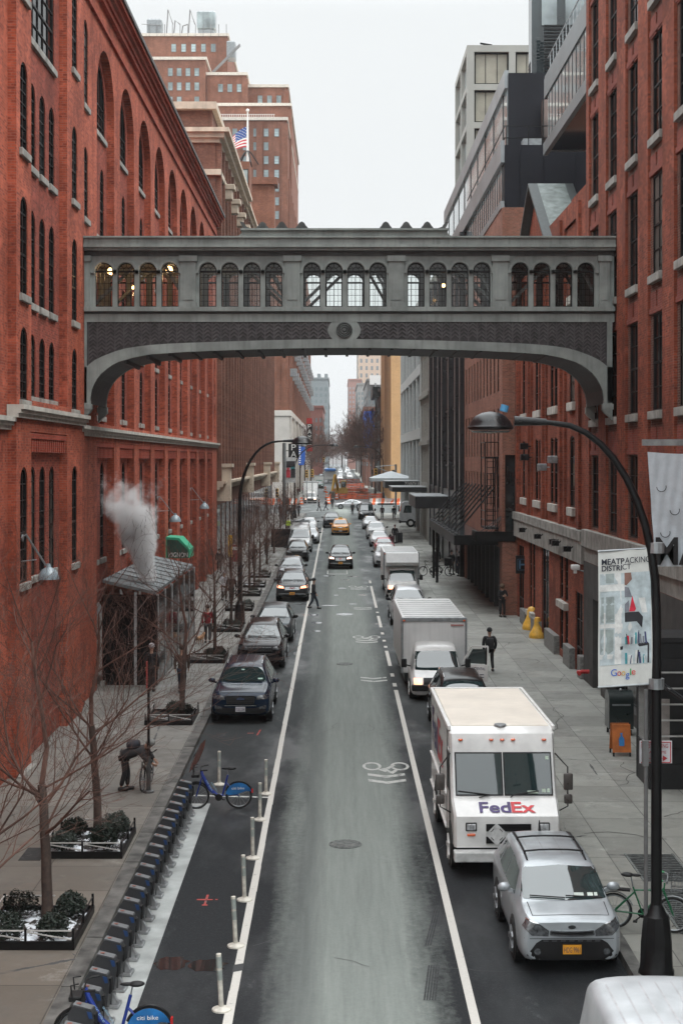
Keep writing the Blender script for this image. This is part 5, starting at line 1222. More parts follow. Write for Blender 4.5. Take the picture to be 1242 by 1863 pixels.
amber = M('amber_lens', (.7, .12, .03), .25, coat=1); redL = M('red_lens', (.45, .02, .02), .25, coat=1)
plateO = M('orange_number_plate', (.75, .33, .03), .4); plateW = M('white_number_plate', (.6, .6, .62), .4); ink = M('plate_ink', (.03, .03, .09), .5)
WH = {}
def wheel(root, x, y, r=.35, wd=.22, side=1, steelr=False):
    key = (r, wd, side, steelr)
    if key not in WH:
        b = MB(); s = side
        b.lathe([(r * .66, s * .0), (r * .9, s * .0), (r, -s * .04), (r, -s * (wd - .04)), (r * .9, -s * wd), (r * .5, -s * wd)], (0, 0, 0), 28, 'x'); t = b.build('wheel', tyre, smooth=40)
        b = MB(); b.lathe([(r * .68, s * .004), (r * .62, -s * .03), (r * .2, -s * .045), (.01, -s * .03)], (0, 0, 0), 24, 'x')
        for k in range(5):
            a = 2 * PI * k / 5; b.bar((s * .0, .1 * r * math.cos(a), .1 * r * math.sin(a)), (s * .003, r * .66 * math.cos(a), r * .66 * math.sin(a)), .05, .09)
        rm = b.build('rim', white if steelr else alloy, smooth=40); WH[key] = (t.data, rm.data)
        bpy.data.objects.remove(t); bpy.data.objects.remove(rm)
    o = bpy.data.objects.new('wheel', WH[key][0]); C.objects.link(o); o.parent = root; o.location = (x, y, r)
    c = bpy.data.objects.new('rim', WH[key][1]); C.objects.link(c); c.parent = o
LAMPS = {'suv': [(.50, .83), (.56, .95), (.93, 1.02), (.95, .87)], 'box': [(.41, .70), (.40, .79), (.56, .90), (.78, .97), (.845, .86), (.70, .715)],
         'sedan': [(.42, .60), (.45, .68), (.80, .78), (.82, .66)], 'van': [(.52, .84), (.55, 1.0), (.8, 1.12), (.93, 1.1), (.9, .86)]}
GR = {'suv': [(-.45, .70), (-.48, .95), (.48, .95), (.45, .70)], 'box': [(-.38, .735), (-.37, .80), (-.2, .785), (0, .78), (.2, .785), (.37, .80), (.38, .735), (.2, .715), (0, .71), (-.2, .715)], 'sedan': [(-.4, .52), (-.44, .62), (.44, .62), (.4, .52)], 'van': [(-.5, .74), (-.5, .92), (.5, .92), (.5, .74)]}
LOW = {'suv': [(-.86, .42), (-.8, .62), (-.45, .56), (.45, .56), (.8, .62), (.86, .42), (.6, .38), (-.6, .38)], 'box': [(-.78, .37), (-.62, .585), (-.52, .645), (.52, .645), (.62, .585), (.78, .37), (.68, .29), (-.68, .29)], 'sedan': [(-.78, .36), (-.6, .47), (.6, .47), (.78, .36), (.6, .28), (-.6, .28)], 'van': [(-.85, .42), (-.8, .66), (.8, .66), (.85, .42)]}
def car(name, label, cat, pm_, style, dims=None, x=0, y=0, rz=0, lampm=None, grille=None, plate='o', ptxt='T68 3915', rails=0, group=None, detail=2, badge=None, gcol=None, cladding=False, wr=.36, extra=None, glass=None):
    L_, W_, H_ = dims or DIM[style]; B = Body(style, L_, W_, H_, 2); glass = glass or carG
    t = thing(name, label, cat, (0, 0, 0), group); kx, ky, kz = B.k
    b = MB(); b.v = list(B.v); b.f = list(B.f); b.m = [0] * len(B.f); b.build('body', pm_, t, smooth=50)
    ws, sw = WS[style]
    b = MB(); B.patch(b, ws, 'f', .006, .09); b.build('windscreen', glass, t, smooth=60)
    for d in '+-':
        for p in sw[:(3 if detail else 2)]: b = MB(); B.patch(b, p, d, .006, .3); b.build('side_window', glass, t, smooth=60)
    for sg in (1, -1):
        b = MB(); B.patch(b, [(a * sg, c) for a, c in LAMPS[style]], 'f', .010, .1); b.build('headlight', lampm or lensD, t, smooth=60)
    b = MB(); B.patch(b, grille or GR[style], 'f', .012, .15); g_ = b.build('grille', gcol or trim, t, smooth=60)
    b = MB(); B.patch(b, LOW[style], 'f', .009, .15); b.build('lower_bumper', trim, t, smooth=60)
    if style != 'van' or detail:
        b = MB(); gp_ = grille or GR[style]; q = gp_ + gp_[:1]
        for (a, c), (e, f_) in zip(q, q[1:]):
            p1, n1 = B.hit(a * kx, c * kz, 'f'); p2, n2 = B.hit(e * kx, f_ * kz, 'f'); b.bar(p1 - V(0, .015, 0), p2 - V(0, .015, 0), .022, .022)
        if detail > 1 and style in ('suv', 'sedan'):
            z0, z1 = min(c for a, c in gp_), max(c for a, c in gp_); xm = max(a for a, c in gp_) * .92
            for k in range(1, 4):
                zc = z0 + (z1 - z0) * k / 4; p1, _ = B.hit(-xm * kx, zc * kz, 'f'); p2, _ = B.hit(0, zc * kz, 'f'); p3, _ = B.hit(xm * kx, zc * kz, 'f')
                b.tube([p1 - V(0, .015, 0), p2 - V(0, .018, 0), p3 - V(0, .015, 0)], .011, 5)
        b.build('grille_trim', chrome if badge != 'jeep' else trim, g_)
    pz = {'suv': .52, 'box': .475, 'sedan': .42, 'van': .54}[style] * kz
    if plate:
        p, n = B.hit(0, pz, 'f'); b = MB(); b.box(-.16, .16, p.y - .028, p.y - .008, pz - .08, pz + .08); pl = b.build('number_plate', plateO if plate == 'o' else plateW, t)
        if detail > 1: b = MB(); b.text(ptxt, (-.14, p.y - .031, pz - .05), (1, 0, 0), (0, 0, 1), .28, .09); b.build('lettering', ink, pl)
    zm = {'suv': 1.12, 'box': 1.06, 'sedan': .95, 'van': 1.35}[style] * kz; ym = {'suv': 1.75, 'box': 1.38, 'sedan': 1.6, 'van': 1.25}[style] * ky - L_ / 2
    for sg in (1, -1):
        b = MB(); b.ball((sg * (W_ / 2 + .10), ym, zm + .08), (.125, .07, .085 if style != 'van' else .2), 10); b.bar((sg * (W_ / 2 - .06), ym + .03, zm), (sg * (W_ / 2 + .06), ym + .02, zm + .04), .06)
        b.build('mirror', pm_ if detail > 1 and not cladding else trim, t, smooth=60)
    fy, ry = .9 * ky - L_ / 2, L_ / 2 - 1.02 * ky
    for yy in (fy, ry):
        for sg in (1, -1):
            b = MB(); b.lathe([(wr * 1.16, 0), (wr * 1.16, sg * .18), (wr * .7, sg * .19)], (sg * (W_ / 2 - .175), yy, wr + .01), 20, 'x'); b.build('wheel_arch', trim, t)
            wheel(t, sg * (W_ / 2 + .025), yy, wr, .24, sg)
    if detail:
        b = MB()
        for d in '+-':
            for yy, z0, z1 in [(q[-1][0] + .03 if i else q[0][0] - .12, .35, 1.0) for i, q in enumerate(sw[:2])] + [(sw[0][-1][0] + .05, .35, 1.05)]:
                B.patch(b, [(yy, z0), (yy + .015, z0), (yy + .015, z1 * (1 if style != 'sedan' else .85)), (yy, z1 * (1 if style != 'sedan' else .85))], d, .003, .15)
        b.build('door_seam', trim, t)
        b = MB(); y0_ = {'suv': 1.32, 'box': 1.0, 'sedan': 1.1, 'van': .8}[style]
        for x0, x1 in ((-.62, .0), (.02, .66)):
            p, _ = B.hit(x0 * kx, (WS[style][0][0][1] + .03) * kz, 'f'); q, _ = B.hit(x1 * kx, (WS[style][0][0][1] + .005) * kz, 'f'); b.tube([p - V(0, .03, -.02), q - V(0, .03, -.02)], .012, 5)
        b.build('wiper', trim, t)
    if rails:
        y0, y1 = ROOFY[style]
        for sg in (1, -1):
            b = MB(); pts = [B.hit(sg * .60 * W_ / 2, (y0 + (y1 - y0) * k / 6) * ky - L_ / 2, 't')[0] + V(0, 0, .05 if 0 < k < 6 else .01) for k in range(7)]
            b.tube(pts, .018, 6); b.build('roof_rail', chrome if rails == 2 else trim, t)
        if rails != 2:
            for f_ in (.15, .62):
                yy = (y0 + (y1 - y0) * f_) * ky - L_ / 2; pts = [B.hit(u * W_ / 2, yy, 't')[0] + V(0, 0, .07) for u in (-.6, -.3, 0, .3, .6)]; b = MB(); b.tube([pts[0] - V(0, 0, .06)] + pts + [pts[-1] - V(0, 0, .06)], .018, 6); b.build('cross_bar', trim, t)
    if extra: extra(B, t)
    t.location = (x, y, G(y)); t.rotation_euler = (math.atan(SL), 0, rz)
    return t
def front(xc, yf, L_): return dict(x=xc, y=yf + L_ / 2)

def seams(B, t, y0, y1, xw):
    b = MB()
    for sg in (1, -1): B.patch(b, [(sg * xw, y0), (sg * (xw + .014), y0), (sg * (xw + .03), y1), (sg * (xw + .014), y1)][::sg], 't', .003, .2)
    B.patch(b, [(-xw, y0), (xw, y0), (xw, y0 + .014), (-xw, y0 + .014)], 't', .003, .2)
    B.patch(b, [(-xw * 1.25, .655), (xw * 1.25, .655), (xw * 1.25, .665), (-xw * 1.25, .665)], 'f', .004, .2); b.build('panel_gap', trim, t)
# ---- near right: silver compact crossover
def kia(B, t):
    seams(B, t, .13, .66, .66)
    b = MB(); B.patch(b, [(.07 * math.cos(2 * PI * k / 14), .86 + .032 * math.sin(2 * PI * k / 14)) for k in range(14)], 'f', .012); e = b.build('badge', chrome, t, smooth=60)
    b = MB(); p, _ = B.hit(0, .845, 'f'); b.text('KIA', (-.045, p.y - .035, .843), (1, 0, 0), (0, -.25, .97), .09, .03); b.build('lettering', trim, e)
    b = MB(); p, _ = B.hit(0, .58, 'f'); b.box(-.15, .15, p.y - .03, p.y - .01, .57, .595); b.build('plate_frame', trim, t)
    for sg in (1, -1):
        b = MB(); B.patch(b, [(sg * (.6 + .06 * math.cos(2 * PI * k / 14)), .44 + .06 * math.sin(2 * PI * k / 14)) for k in range(14)], 'f', .02); b.build('fog_lamp', lensD, t, smooth=60)
        b = MB(); B.patch(b, [(sg * a, c) for a, c in [(.40, .80), (.56, .915), (.78, .985), (.78, .965), (.56, .895), (.41, .785)]], 'f', .014, .1); b.build('lamp_trim', chrome, t)
    b = MB()
    for u in (-.28, -.1, .1, .28): B.patch(b, [(u * 1.6 - .012, 1.9), (u * 1.6 + .012, 1.9), (u * 1.6 + .012, 3.3), (u * 1.6 - .012, 3.3)], 't', .004, .2)
    b.build('roof_groove', M('roof_groove_grey', (.3, .31, .32), .4), t)
    b = MB(); p, _ = B.hit(0, 3.6 - 2.07, 't'); b.tube([p, p + V(0, .05, .2)], [.03, .01], 6); b.build('aerial', trim, t)
    b = MB()
    for x0, x1 in ((.18, .35), (.42, .52), (.54, .6)): B.patch(b, [(x0, 1.15), (x0, 1.19), (x1, 1.19), (x1, 1.15)], 'f', .009)
    b.build_each('windscreen_sticker', M('pale_paper_stickers', (.5, .55, .5), .6), t)
    b = MB()
    for k in range(7): B.patch(b, [(-.5 + k * .15, .612), (-.5 + k * .15, .632), (-.41 + k * .15, .632), (-.41 + k * .15, .612)], 'f', .014)
    b.build('grille_slot', M('grey_slot', (.06, .06, .065), .4), t)
car('parked_car', 'silver compact crossover with roof bars parked at the near right kerb', 'car', paint('silver', (.40, .43, .45), .35, .34), 'box', x=4.03, y=26.75, rz=R(.8), ptxt='HDG 9961', rails=1, extra=kia)
# ---- far left kerb: dark blue suv and the rest
def ford(B, t):
    seams(B, t, .2, 1.2, .74)
    b = MB(); B.patch(b, [(.13 * math.cos(2 * PI * k / 16), .86 + .05 * math.sin(2 * PI * k / 16)) for k in range(16)], 'f', .02); e = b.build('badge', M('blue_oval', (.02, .05, .16), .3), t, smooth=60)
    b = MB(); p, _ = B.hit(0, .85, 'f'); b.text('Ford', (-.085, p.y - .045, .835), (1, 0, 0), (0, -.1, .99), .17, .055); b.build('lettering', chrome, e)
    b = MB(); B.patch(b, [(-.55, .625), (-.5, .655), (.5, .655), (.55, .625)], 'f', .02); b.build('bumper_strip', chrome, t)
    b = MB()
    for u in (-.4, -.2, 0, .2, .4): B.patch(b, [(u * 1.5 - .01, 2.4), (u * 1.5 + .01, 2.4), (u * 1.5 + .01, 4.4), (u * 1.5 - .01, 4.4)], 't', .004, .3)
    b.build('roof_groove', trim, t)
    b = MB(); B.patch(b, [(.5, 1.27), (.5, 1.31), (.66, 1.31), (.66, 1.27)], 'f', .01); B.patch(b, [(-.08, 1.53), (-.08, 1.56), (.02, 1.56), (.02, 1.53)], 'f', .01); b.build_each('windscreen_sticker', M('green_white_sticker', (.35, .5, .42), .6), t)
    for sg in (1, -1):
        b = MB(); B.patch(b, [(sg * .62, .52), (sg * .62, .6), (sg * .85, .66), (sg * .85, .55)], 'f', .016); b.build('fog_lamp', lensD, t)
car('parked_car', 'dark blue sport utility car parked nearest the viewer at the left kerb', 'car', paint('navy', (.003, .013, .034), .1, .2), 'suv', (5.0, 2.0, 1.76), x=-3.22, y=49.7, plate='w', ptxt='GGK 2184', rails=2, badge='jeep', extra=ford)
def jeep(B, t):
    seams(B, t, .2, 1.2, .72)
    b = MB()
    for k in range(7):
        u = -.42 + k * .14
        for z0, z1, x0, x1 in ((.80, .81, 0, .1), (.93, .94, 0, .1), (.80, .94, 0, .012), (.80, .94, .09, .102)): B.patch(b, [(u - .05 + x0, z0), (u - .05 + x0, z1), (u - .05 + x1, z1), (u - .05 + x1, z0)], 'f', .02)
    b.build('grille_slot', chrome, t)
    b = MB(); B.patch(b, [(-.6, .665), (-.5, .69), (.5, .69), (.6, .665)], 'f', .02); b.build('bumper_strip', chrome, t)
car('parked_car', 'black sport utility car with seven upright grille slots parked behind the dark blue one', 'car', paint('black_plum', (.012, .010, .012), .2, .22), 'suv', (4.82, 1.94, 1.76), x=-3.2, y=61.3, grille=[(-.52, .78), (-.52, .95), (.52, .95), (.52, .78)], badge='jeep', lampm=lensD, rails=2, extra=jeep)
car('parked_car', 'dark estate car mostly hidden behind the black sport utility car at the left kerb', 'car', paint('graphite', (.05, .06, .065), .3, .3), 'suv', (4.6, 1.86, 1.6), x=-3.05, y=69.2, lampm=lensD, detail=1)
def gmc(B, t):
    b = MB(); p, _ = B.hit(0, .83, 'f'); b.text('~GMC', (-.16, p.y - .04, .79), (1, 0, 0), (0, 0, 1), .32, .09); b.build('lettering', M('red_badge_letters', (.5, .05, .04), .4), t)
    b = MB(); B.patch(b, [(-.9, .5), (-.55, .53), (.55, .53), (.9, .5), (.85, .47), (-.85, .47)], 'f', .02); b.build('bumper_strip', chrome, t)
car('parked_car', 'dark grey sport utility car with lit orange lamps beside the crossing man', 'car', paint('gunmetal', (.05, .052, .055), .4, .25), 'suv', (4.9, 1.92, 1.72), x=-2.72, y=87.6, lampm=lensOn, rails=2, extra=gmc)
car('parked_car', 'silver grey crossover just behind the dark grey car with lit lamps', 'car', paint('mid_grey', (.2, .21, .22), .3, .3), 'suv', (4.6, 1.86, 1.66), x=-3.2, y=99, detail=1)
car('parked_car', 'black hatchback parked in front of the white high-roofed van', 'car', paint('black', (.012, .013, .014), .2, .22), 'suv', (4.5, 1.83, 1.62), x=-3.3, y=117.6, lampm=lens, detail=1)
def rack(B, t):
    b = MB()
    for k in range(5): b.bar((-.8, -1 + k * .9, 2.62), (.8, -1 + k * .9, 2.62), .05); 
    for sg in (-1, 1): b.bar((sg * .8, -1.1, 2.62), (sg * .8, 2.7, 2.62), .05); [b.bar((sg * .8, -1 + k * 1.8, 2.4), (sg * .8, -1 + k * 1.8, 2.62), .05) for k in range(3)]
    b.bar((-.3, -1.2, 2.72), (.2, 2.8, 2.72), .3, .1); b.build('roof_rack', steel, t)
car('parked_van', 'white high-roofed van with a roof rack parked at the left kerb', 'van', paint('van_white', (.55, .55, .54), 0, .4), 'van', (5.6, 2.1, 2.35), x=-3.35, y=128.2, lampm=lens, detail=1, extra=rack, rails=0)
car('parked_car', 'pale silver saloon showing beside the white van at the left kerb', 'car', paint('pale_silver', (.42, .43, .44), .3, .3), 'sedan', x=-2.7, y=139.5, lampm=lens, detail=0)
car('parked_car', 'grey saloon second behind the white van at the left kerb', 'car', paint('mid_grey', (.2, .21, .22)), 'sedan', x=-2.9, y=147, lampm=lens, detail=0)
car('parked_car', 'white snow-dusted car last in the left row before the avenue', 'car', paint('car_white', (.6, .6, .6), 0, .35), 'sedan', x=-3.2, y=161, lampm=lens, detail=0)
# ---- moving up the lane
car('moving_car', 'black car with lit headlamps driving towards the viewer in the middle lane', 'car', paint('black', (.012, .013, .014)), 'suv', (4.7, 1.85, 1.69), x=.22, y=110.4, lampm=M('bright_headlight', (1, .85, .75), .3, emit=(1, .62, .5), es=2.2), extra=gmc, grille=[(-.36, .68), (-.44, .95), (.44, .95), (.36, .68)])
def taxi(B, t):
    p, _ = B.hit(0, -.1, 't'); b = MB(); b.bbox(-.22, .22, p.y - .1, p.y + .12, p.z, p.z + .16, .03); b.build('roof_sign', M('taxi_sign_yellow', (.7, .55, .2), .4), t)
car('taxi', 'yellow taxi with a roof sign driving towards the viewer', 'taxi', paint('taxi_yellow', (.75, .30, .03), 0, .35), 'suv', (4.8, 1.88, 1.7), x=.3, y=153, plate='w', lampm=lensD, extra=taxi, grille=[(-.25, .86), (-.3, .9), (0, .87), (.3, .9), (.25, .86), (0, .84)])
car('moving_car', 'dark sport utility car following left of the yellow taxi', 'car', paint('graphite', (.05, .06, .065)), 'suv', x=-.7, y=167, lampm=lensD, detail=1)
# ---- right kerb, far part
car('parked_car', 'black sport utility car parked behind the white delivery step van', 'car', paint('black', (.012, .013, .014)), 'suv', (4.9, 1.95, 1.78), x=4.05, y=46.6, rails=2)
car('parked_van', 'silver minivan with a pale ribbed roof parked behind the box truck', 'van', paint('pale_silver', (.42, .43, .44)), 'suv', (5.1, 1.98, 1.85), x=3.75, y=75.8, lampm=lens, detail=1)
car('parked_car', 'white sport utility car parked beyond the white cube van', 'car', paint('car_white', (.6, .6, .6)), 'suv', (4.7, 1.9, 1.68), x=3.75, y=112, lampm=lens, detail=1)
car('parked_car', 'red saloon parked in the right row', 'car', paint('red', (.36, .015, .03), .1, .3), 'sedan', x=4.05, y=124.5, lampm=lens, detail=1)
car('parked_car', 'white saloon directly behind the red one in the right row', 'car', paint('car_white', (.6, .6, .6)), 'sedan', x=3.95, y=135, lampm=lens, detail=0)
car('parked_car', 'white tall car third behind the red one in the right row', 'car', paint('car_white', (.6, .6, .6)), 'suv', x=3.95, y=146, lampm=lens, detail=0)
car('parked_car', 'light silver saloon behind the tall white car near the avenue corner', 'car', paint('pale_silver', (.42, .43, .44)), 'sedan', x=3.75, y=164, lampm=lens, detail=0)
car('parked_van', 'black van with a big pale windscreen standing at the far end of the right row', 'van', paint('black', (.012, .013, .014)), 'van', (5.2, 2.05, 2.15), x=3.75, y=187, lampm=lensD, detail=1)
car('moving_car', 'silver saloon seen side-on crossing at the far avenue', 'car', paint('pale_silver', (.42, .43, .44)), 'sedan', x=1.9, y=218, rz=R(-90), detail=1)

# ---- white delivery step van
sv = thing('delivery_van', 'white delivery step van with a beige roof and purple and red lettering', 'van')
pwv = paint('delivery_white', (.72, .72, .70), 0, .35); W2, Lv, Hr = 1.155, 6.3, 2.98
b = MB(); fy = -Lv / 2
prof = [(fy + .10, .62), (fy + .08, .95), (fy + .12, 1.28), (fy + .55, 1.52), (fy + .62, 1.56), (fy + 1.0, 2.5), (fy + 1.02, 2.62), (fy + 1.12, 2.86), (fy + 1.3, 2.97)]
xs = [-W2, -W2 + .05, -.45, .45, W2 - .05, W2]
rows_ = [[(x * (.985 if z < 1.5 else 1), y + (.10 if abs(x) > 1.14 and z < 2.7 else (.05 if abs(x) > 1.12 else 0)), z) for x in xs] for y, z in prof]
rows_.append([(x, Lv / 2, Hr - .02) for x in xs]); rows_.append([(x, Lv / 2, .6) for x in xs])
fl = [p for r in rows_ for p in r]; n_ = len(xs)
b.add(fl, [(i * n_ + j, i * n_ + j + 1, (i + 1) * n_ + j + 1, (i + 1) * n_ + j) for i in range(len(rows_) - 1) for j in range(n_ - 1)])
for sg in (0, n_ - 1): b.add([r[sg] for r in rows_], [tuple(range(len(rows_)))])
b.quad(rows_[0][0], rows_[0][-1], rows_[-1][-1], rows_[-1][0]); b.build('body', pwv, sv, smooth=35)
b = MB(); b.bbox(-W2 + .07, W2 - .07, fy + 1.42, Lv / 2 - .08, Hr - .03, Hr + .02, .02); b.build('roof_panel', M('beige_fibreglass_roof', (.76, .70, .61), .55, var=.06, scale=1.5), sv)
b = MB()
for sg in (-1, 1): b.bbox(sg * W2 - .035, sg * W2 + .035, fy + 1.2, Lv / 2, Hr - .06, Hr + .04, .015)
b.bbox(-W2, W2, Lv / 2 - .05, Lv / 2 + .02, Hr - .05, Hr + .04, .015); b.build('roof_edge', white, sv)
def slopep(x, t): return V(x, fy + .62 + .38 * t - .012, 1.56 + .94 * t)        # on the windscreen slope
for x0, x1, nm in ((-1.06, -.02, 0), (.0, 1.06, 1)):
    b = MB(); o_ = V(0, -.014, 0); b.quad(slopep(x0, .05) + o_ / 2, slopep(x1, .05) + o_ / 2, slopep(x1, .98) + o_ / 2, slopep(x0, .98) + o_ / 2); wn = b.build('windscreen', trim, sv)
    b = MB(); b.quad(slopep(x0 + .03, .08) + o_, slopep(x1 - .03, .08) + o_, slopep(x1 - .03, .95) + o_, slopep(x0 + .03, .95) + o_); b.build('pane', carG, wn)
    b = MB(); b.tube([slopep(x0 + (.5 if nm == 0 else .12), .02) + V(0, -.04, 0), slopep(x0 + (.75 if nm == 0 else .2), .08) + V(0, -.05, 0), slopep(x0 + (.05 if nm == 0 else .75), .16) + V(0, -.04, 0)], .014, 5); b.build('wiper', trim, sv)
b = MB()
for x0, x1, t0, t1 in ((.5, .74, .1, .16), (.82, .9, .12, .2), (.93, .99, .12, .2), (.93, 1.0, .82, .9)): b.quad(*[slopep(x, t) + V(0, -.02, 0) for x, t in ((x0, t0), (x1, t0), (x1, t1), (x0, t1))])
b.build_each('windscreen_sticker', M('paper_stickers', (.45, .55, .45), .6), sv)
b = MB()
for x in (-.92, -.24, 0, .24, .92): b.ball((x, fy + 1.04, 2.74), (.055, .04, .03), 10)
b.build('marker_light', amber, sv)
b = MB(); b.lathe([(.14, 0), (.13, .03), (.02, .035)], (0, fy + 1.4, Hr + .01), 18); b.build('roof_vent', steel, sv)
pur, red_ = M('purple_lettering', (.045, .02, .13), .4), M('red_lettering', (.62, .03, .04), .4)
hz = lambda v: V(0, fy + .12 + (v - 1.28) / .24 * .43 - .018, v + .01)
u_ = (V(0, fy + .55, 1.52) - V(0, fy + .12, 1.28)).normalized()
b = MB(); o_ = hz(1.335) ; b.text('~Fed', V(-.58, o_.y, o_.z), (1, 0, 0), u_, .68, .33); lf = b.build('lettering', pur, sv)
b = MB(); b.text('~Ex', V(.11, o_.y, o_.z), (1, 0, 0), u_, .52, .33); b.build('lettering', red_, sv)
b = MB(); b.text('~Fed', V(-W2 - .008, Lv / 2 - .35, 1.7), (0, -1, 0), (0, 0, 1), 1.75, .95); b.build('lettering', pur, sv)
b = MB(); b.text('~Ex', V(-W2 - .008, Lv / 2 - 2.15, 1.7), (0, -1, 0), (0, 0, 1), 1.35, .95); b.build('lettering', red_, sv)
b = MB()
for z0, z1 in ((.98, 1.13), (.72, .86)):
    b.box(-.46, .5, fy + .055, fy + .09, z0, z1)
    for k in range(5): b.box(-.45, .49, fy + .045, fy + .06, z0 + k * .03, z0 + k * .03 + .012)
b.build('grille', trim, sv)
b = MB(); b.add([V(-.24, fy + .03, .92) + V(math.cos(PI / 2 * k) * .24, (0 if d else .02), math.sin(PI / 2 * k) * .24) for d in (0, 1) for k in range(4)], ((0, 1, 2, 3), (4, 5, 6, 7), (0, 1, 5, 4), (1, 2, 6, 5), (2, 3, 7, 6), (3, 0, 4, 7)))
pl = b.build('placard', M('dented_white_placard', (.6, .61, .6), .5, var=.2, scale=8), sv); b = MB()
for a in range(4):
    q = V(-.24 + .13 * math.cos(PI / 4 + PI / 2 * a), fy + .022, .92 + .13 * math.sin(PI / 4 + PI / 2 * a)); b.bar(q - V(.03, 0, .03 * (1 if a % 2 else -1)), q + V(.03, 0, .03 * (1 if a % 2 else -1)), .012)
b.build('clip', trim, pl)
for sg in (-1, 1):
    b = MB(); b.bbox(sg * .78 - .12, sg * .78 + .12, fy + .055, fy + .12, .98, 1.16, .02); h_ = b.build('headlight', trim, sv); b = MB(); b.bbox(sg * .78 - .10, sg * .78 + .10, fy + .04, fy + .1, 1.0, 1.14, .02); b.build('lens', lens, h_)
    b = MB(); b.bbox(sg * .78 - .09, sg * .78 + .09, fy + .055, fy + .1, .87, .93, .02); b.build('indicator', amber, sv)
    b = MB(); x = sg * (W2 + .24)
    b.tube([(sg * W2, fy + 1.0, 2.45), (x, fy + .75, 2.2), (x, fy + .72, 1.35), (sg * W2, fy + .8, 1.2)], .015, 6); mr = b.build('mirror', trim, sv)
    b = MB(); b.bbox(x - .1, x + .1, fy + .62, fy + .72, 1.72, 2.08, .03); b.bbox(x - .09, x + .09, fy + .62, fy + .72, 1.42, 1.62, .03); b.build('mirror_head', M('brown_mirror_back', (.07, .06, .055), .3), mr, smooth=40)
b = MB(); b.bbox(-W2 + .0, W2 - .0, fy - .12, fy + .16, .36, .58, .03); bp = b.build('bumper', M('scuffed_white_bumper', (.55, .56, .55), .5, var=.2, scale=4), sv)
b = MB(); b.box(.05, .3, fy - .14, fy - .125, .4, .53); b.build('number_plate', plateO, sv)
b = MB()
for z in (.62, 1.35): b.bbox(-W2 - .04, -W2 + .02, fy + 1.7, Lv / 2, z, z + .05, .015)
b.box(-W2 - .012, -W2, fy + 1.0, fy + 1.55, .75, 2.5); b.build('side_rail', white, sv)
b = MB(); b.box(-W2 - .018, -W2 - .008, fy + .98, fy + 1.0, .7, 2.6); b.box(-W2 - .018, -W2 - .008, fy + 1.58, fy + 1.62, .6, 2.9); b.quad((-W2 - .02, fy + 1.05, 1.62), (-W2 - .02, fy + 1.5, 1.62), (-W2 - .02, fy + 1.5, 2.45), (-W2 - .02, fy + 1.1, 2.45)); b.build('sliding_door', trim, sv)
b = MB(); b.box(-W2 + .05, W2 - .05, fy + .3, Lv / 2 - .1, .35, .62); b.build('chassis', trim, sv)
for yy in (fy + .95, Lv / 2 - 1.5):
    for sg in (-1, 1):
        b = MB(); b.lathe([(.52, 0), (.52, sg * .2), (.3, sg * .21)], (sg * (W2 - .195), yy, .46), 20, 'x'); b.build('wheel_arch', trim, sv); wheel(sv, sg * (W2 + .03), yy, .42, .28, sg, True)
sv.location = (3.6, 30.35 + Lv / 2, G(33.5)); sv.rotation_euler = (math.atan(SL), 0, R(.6))

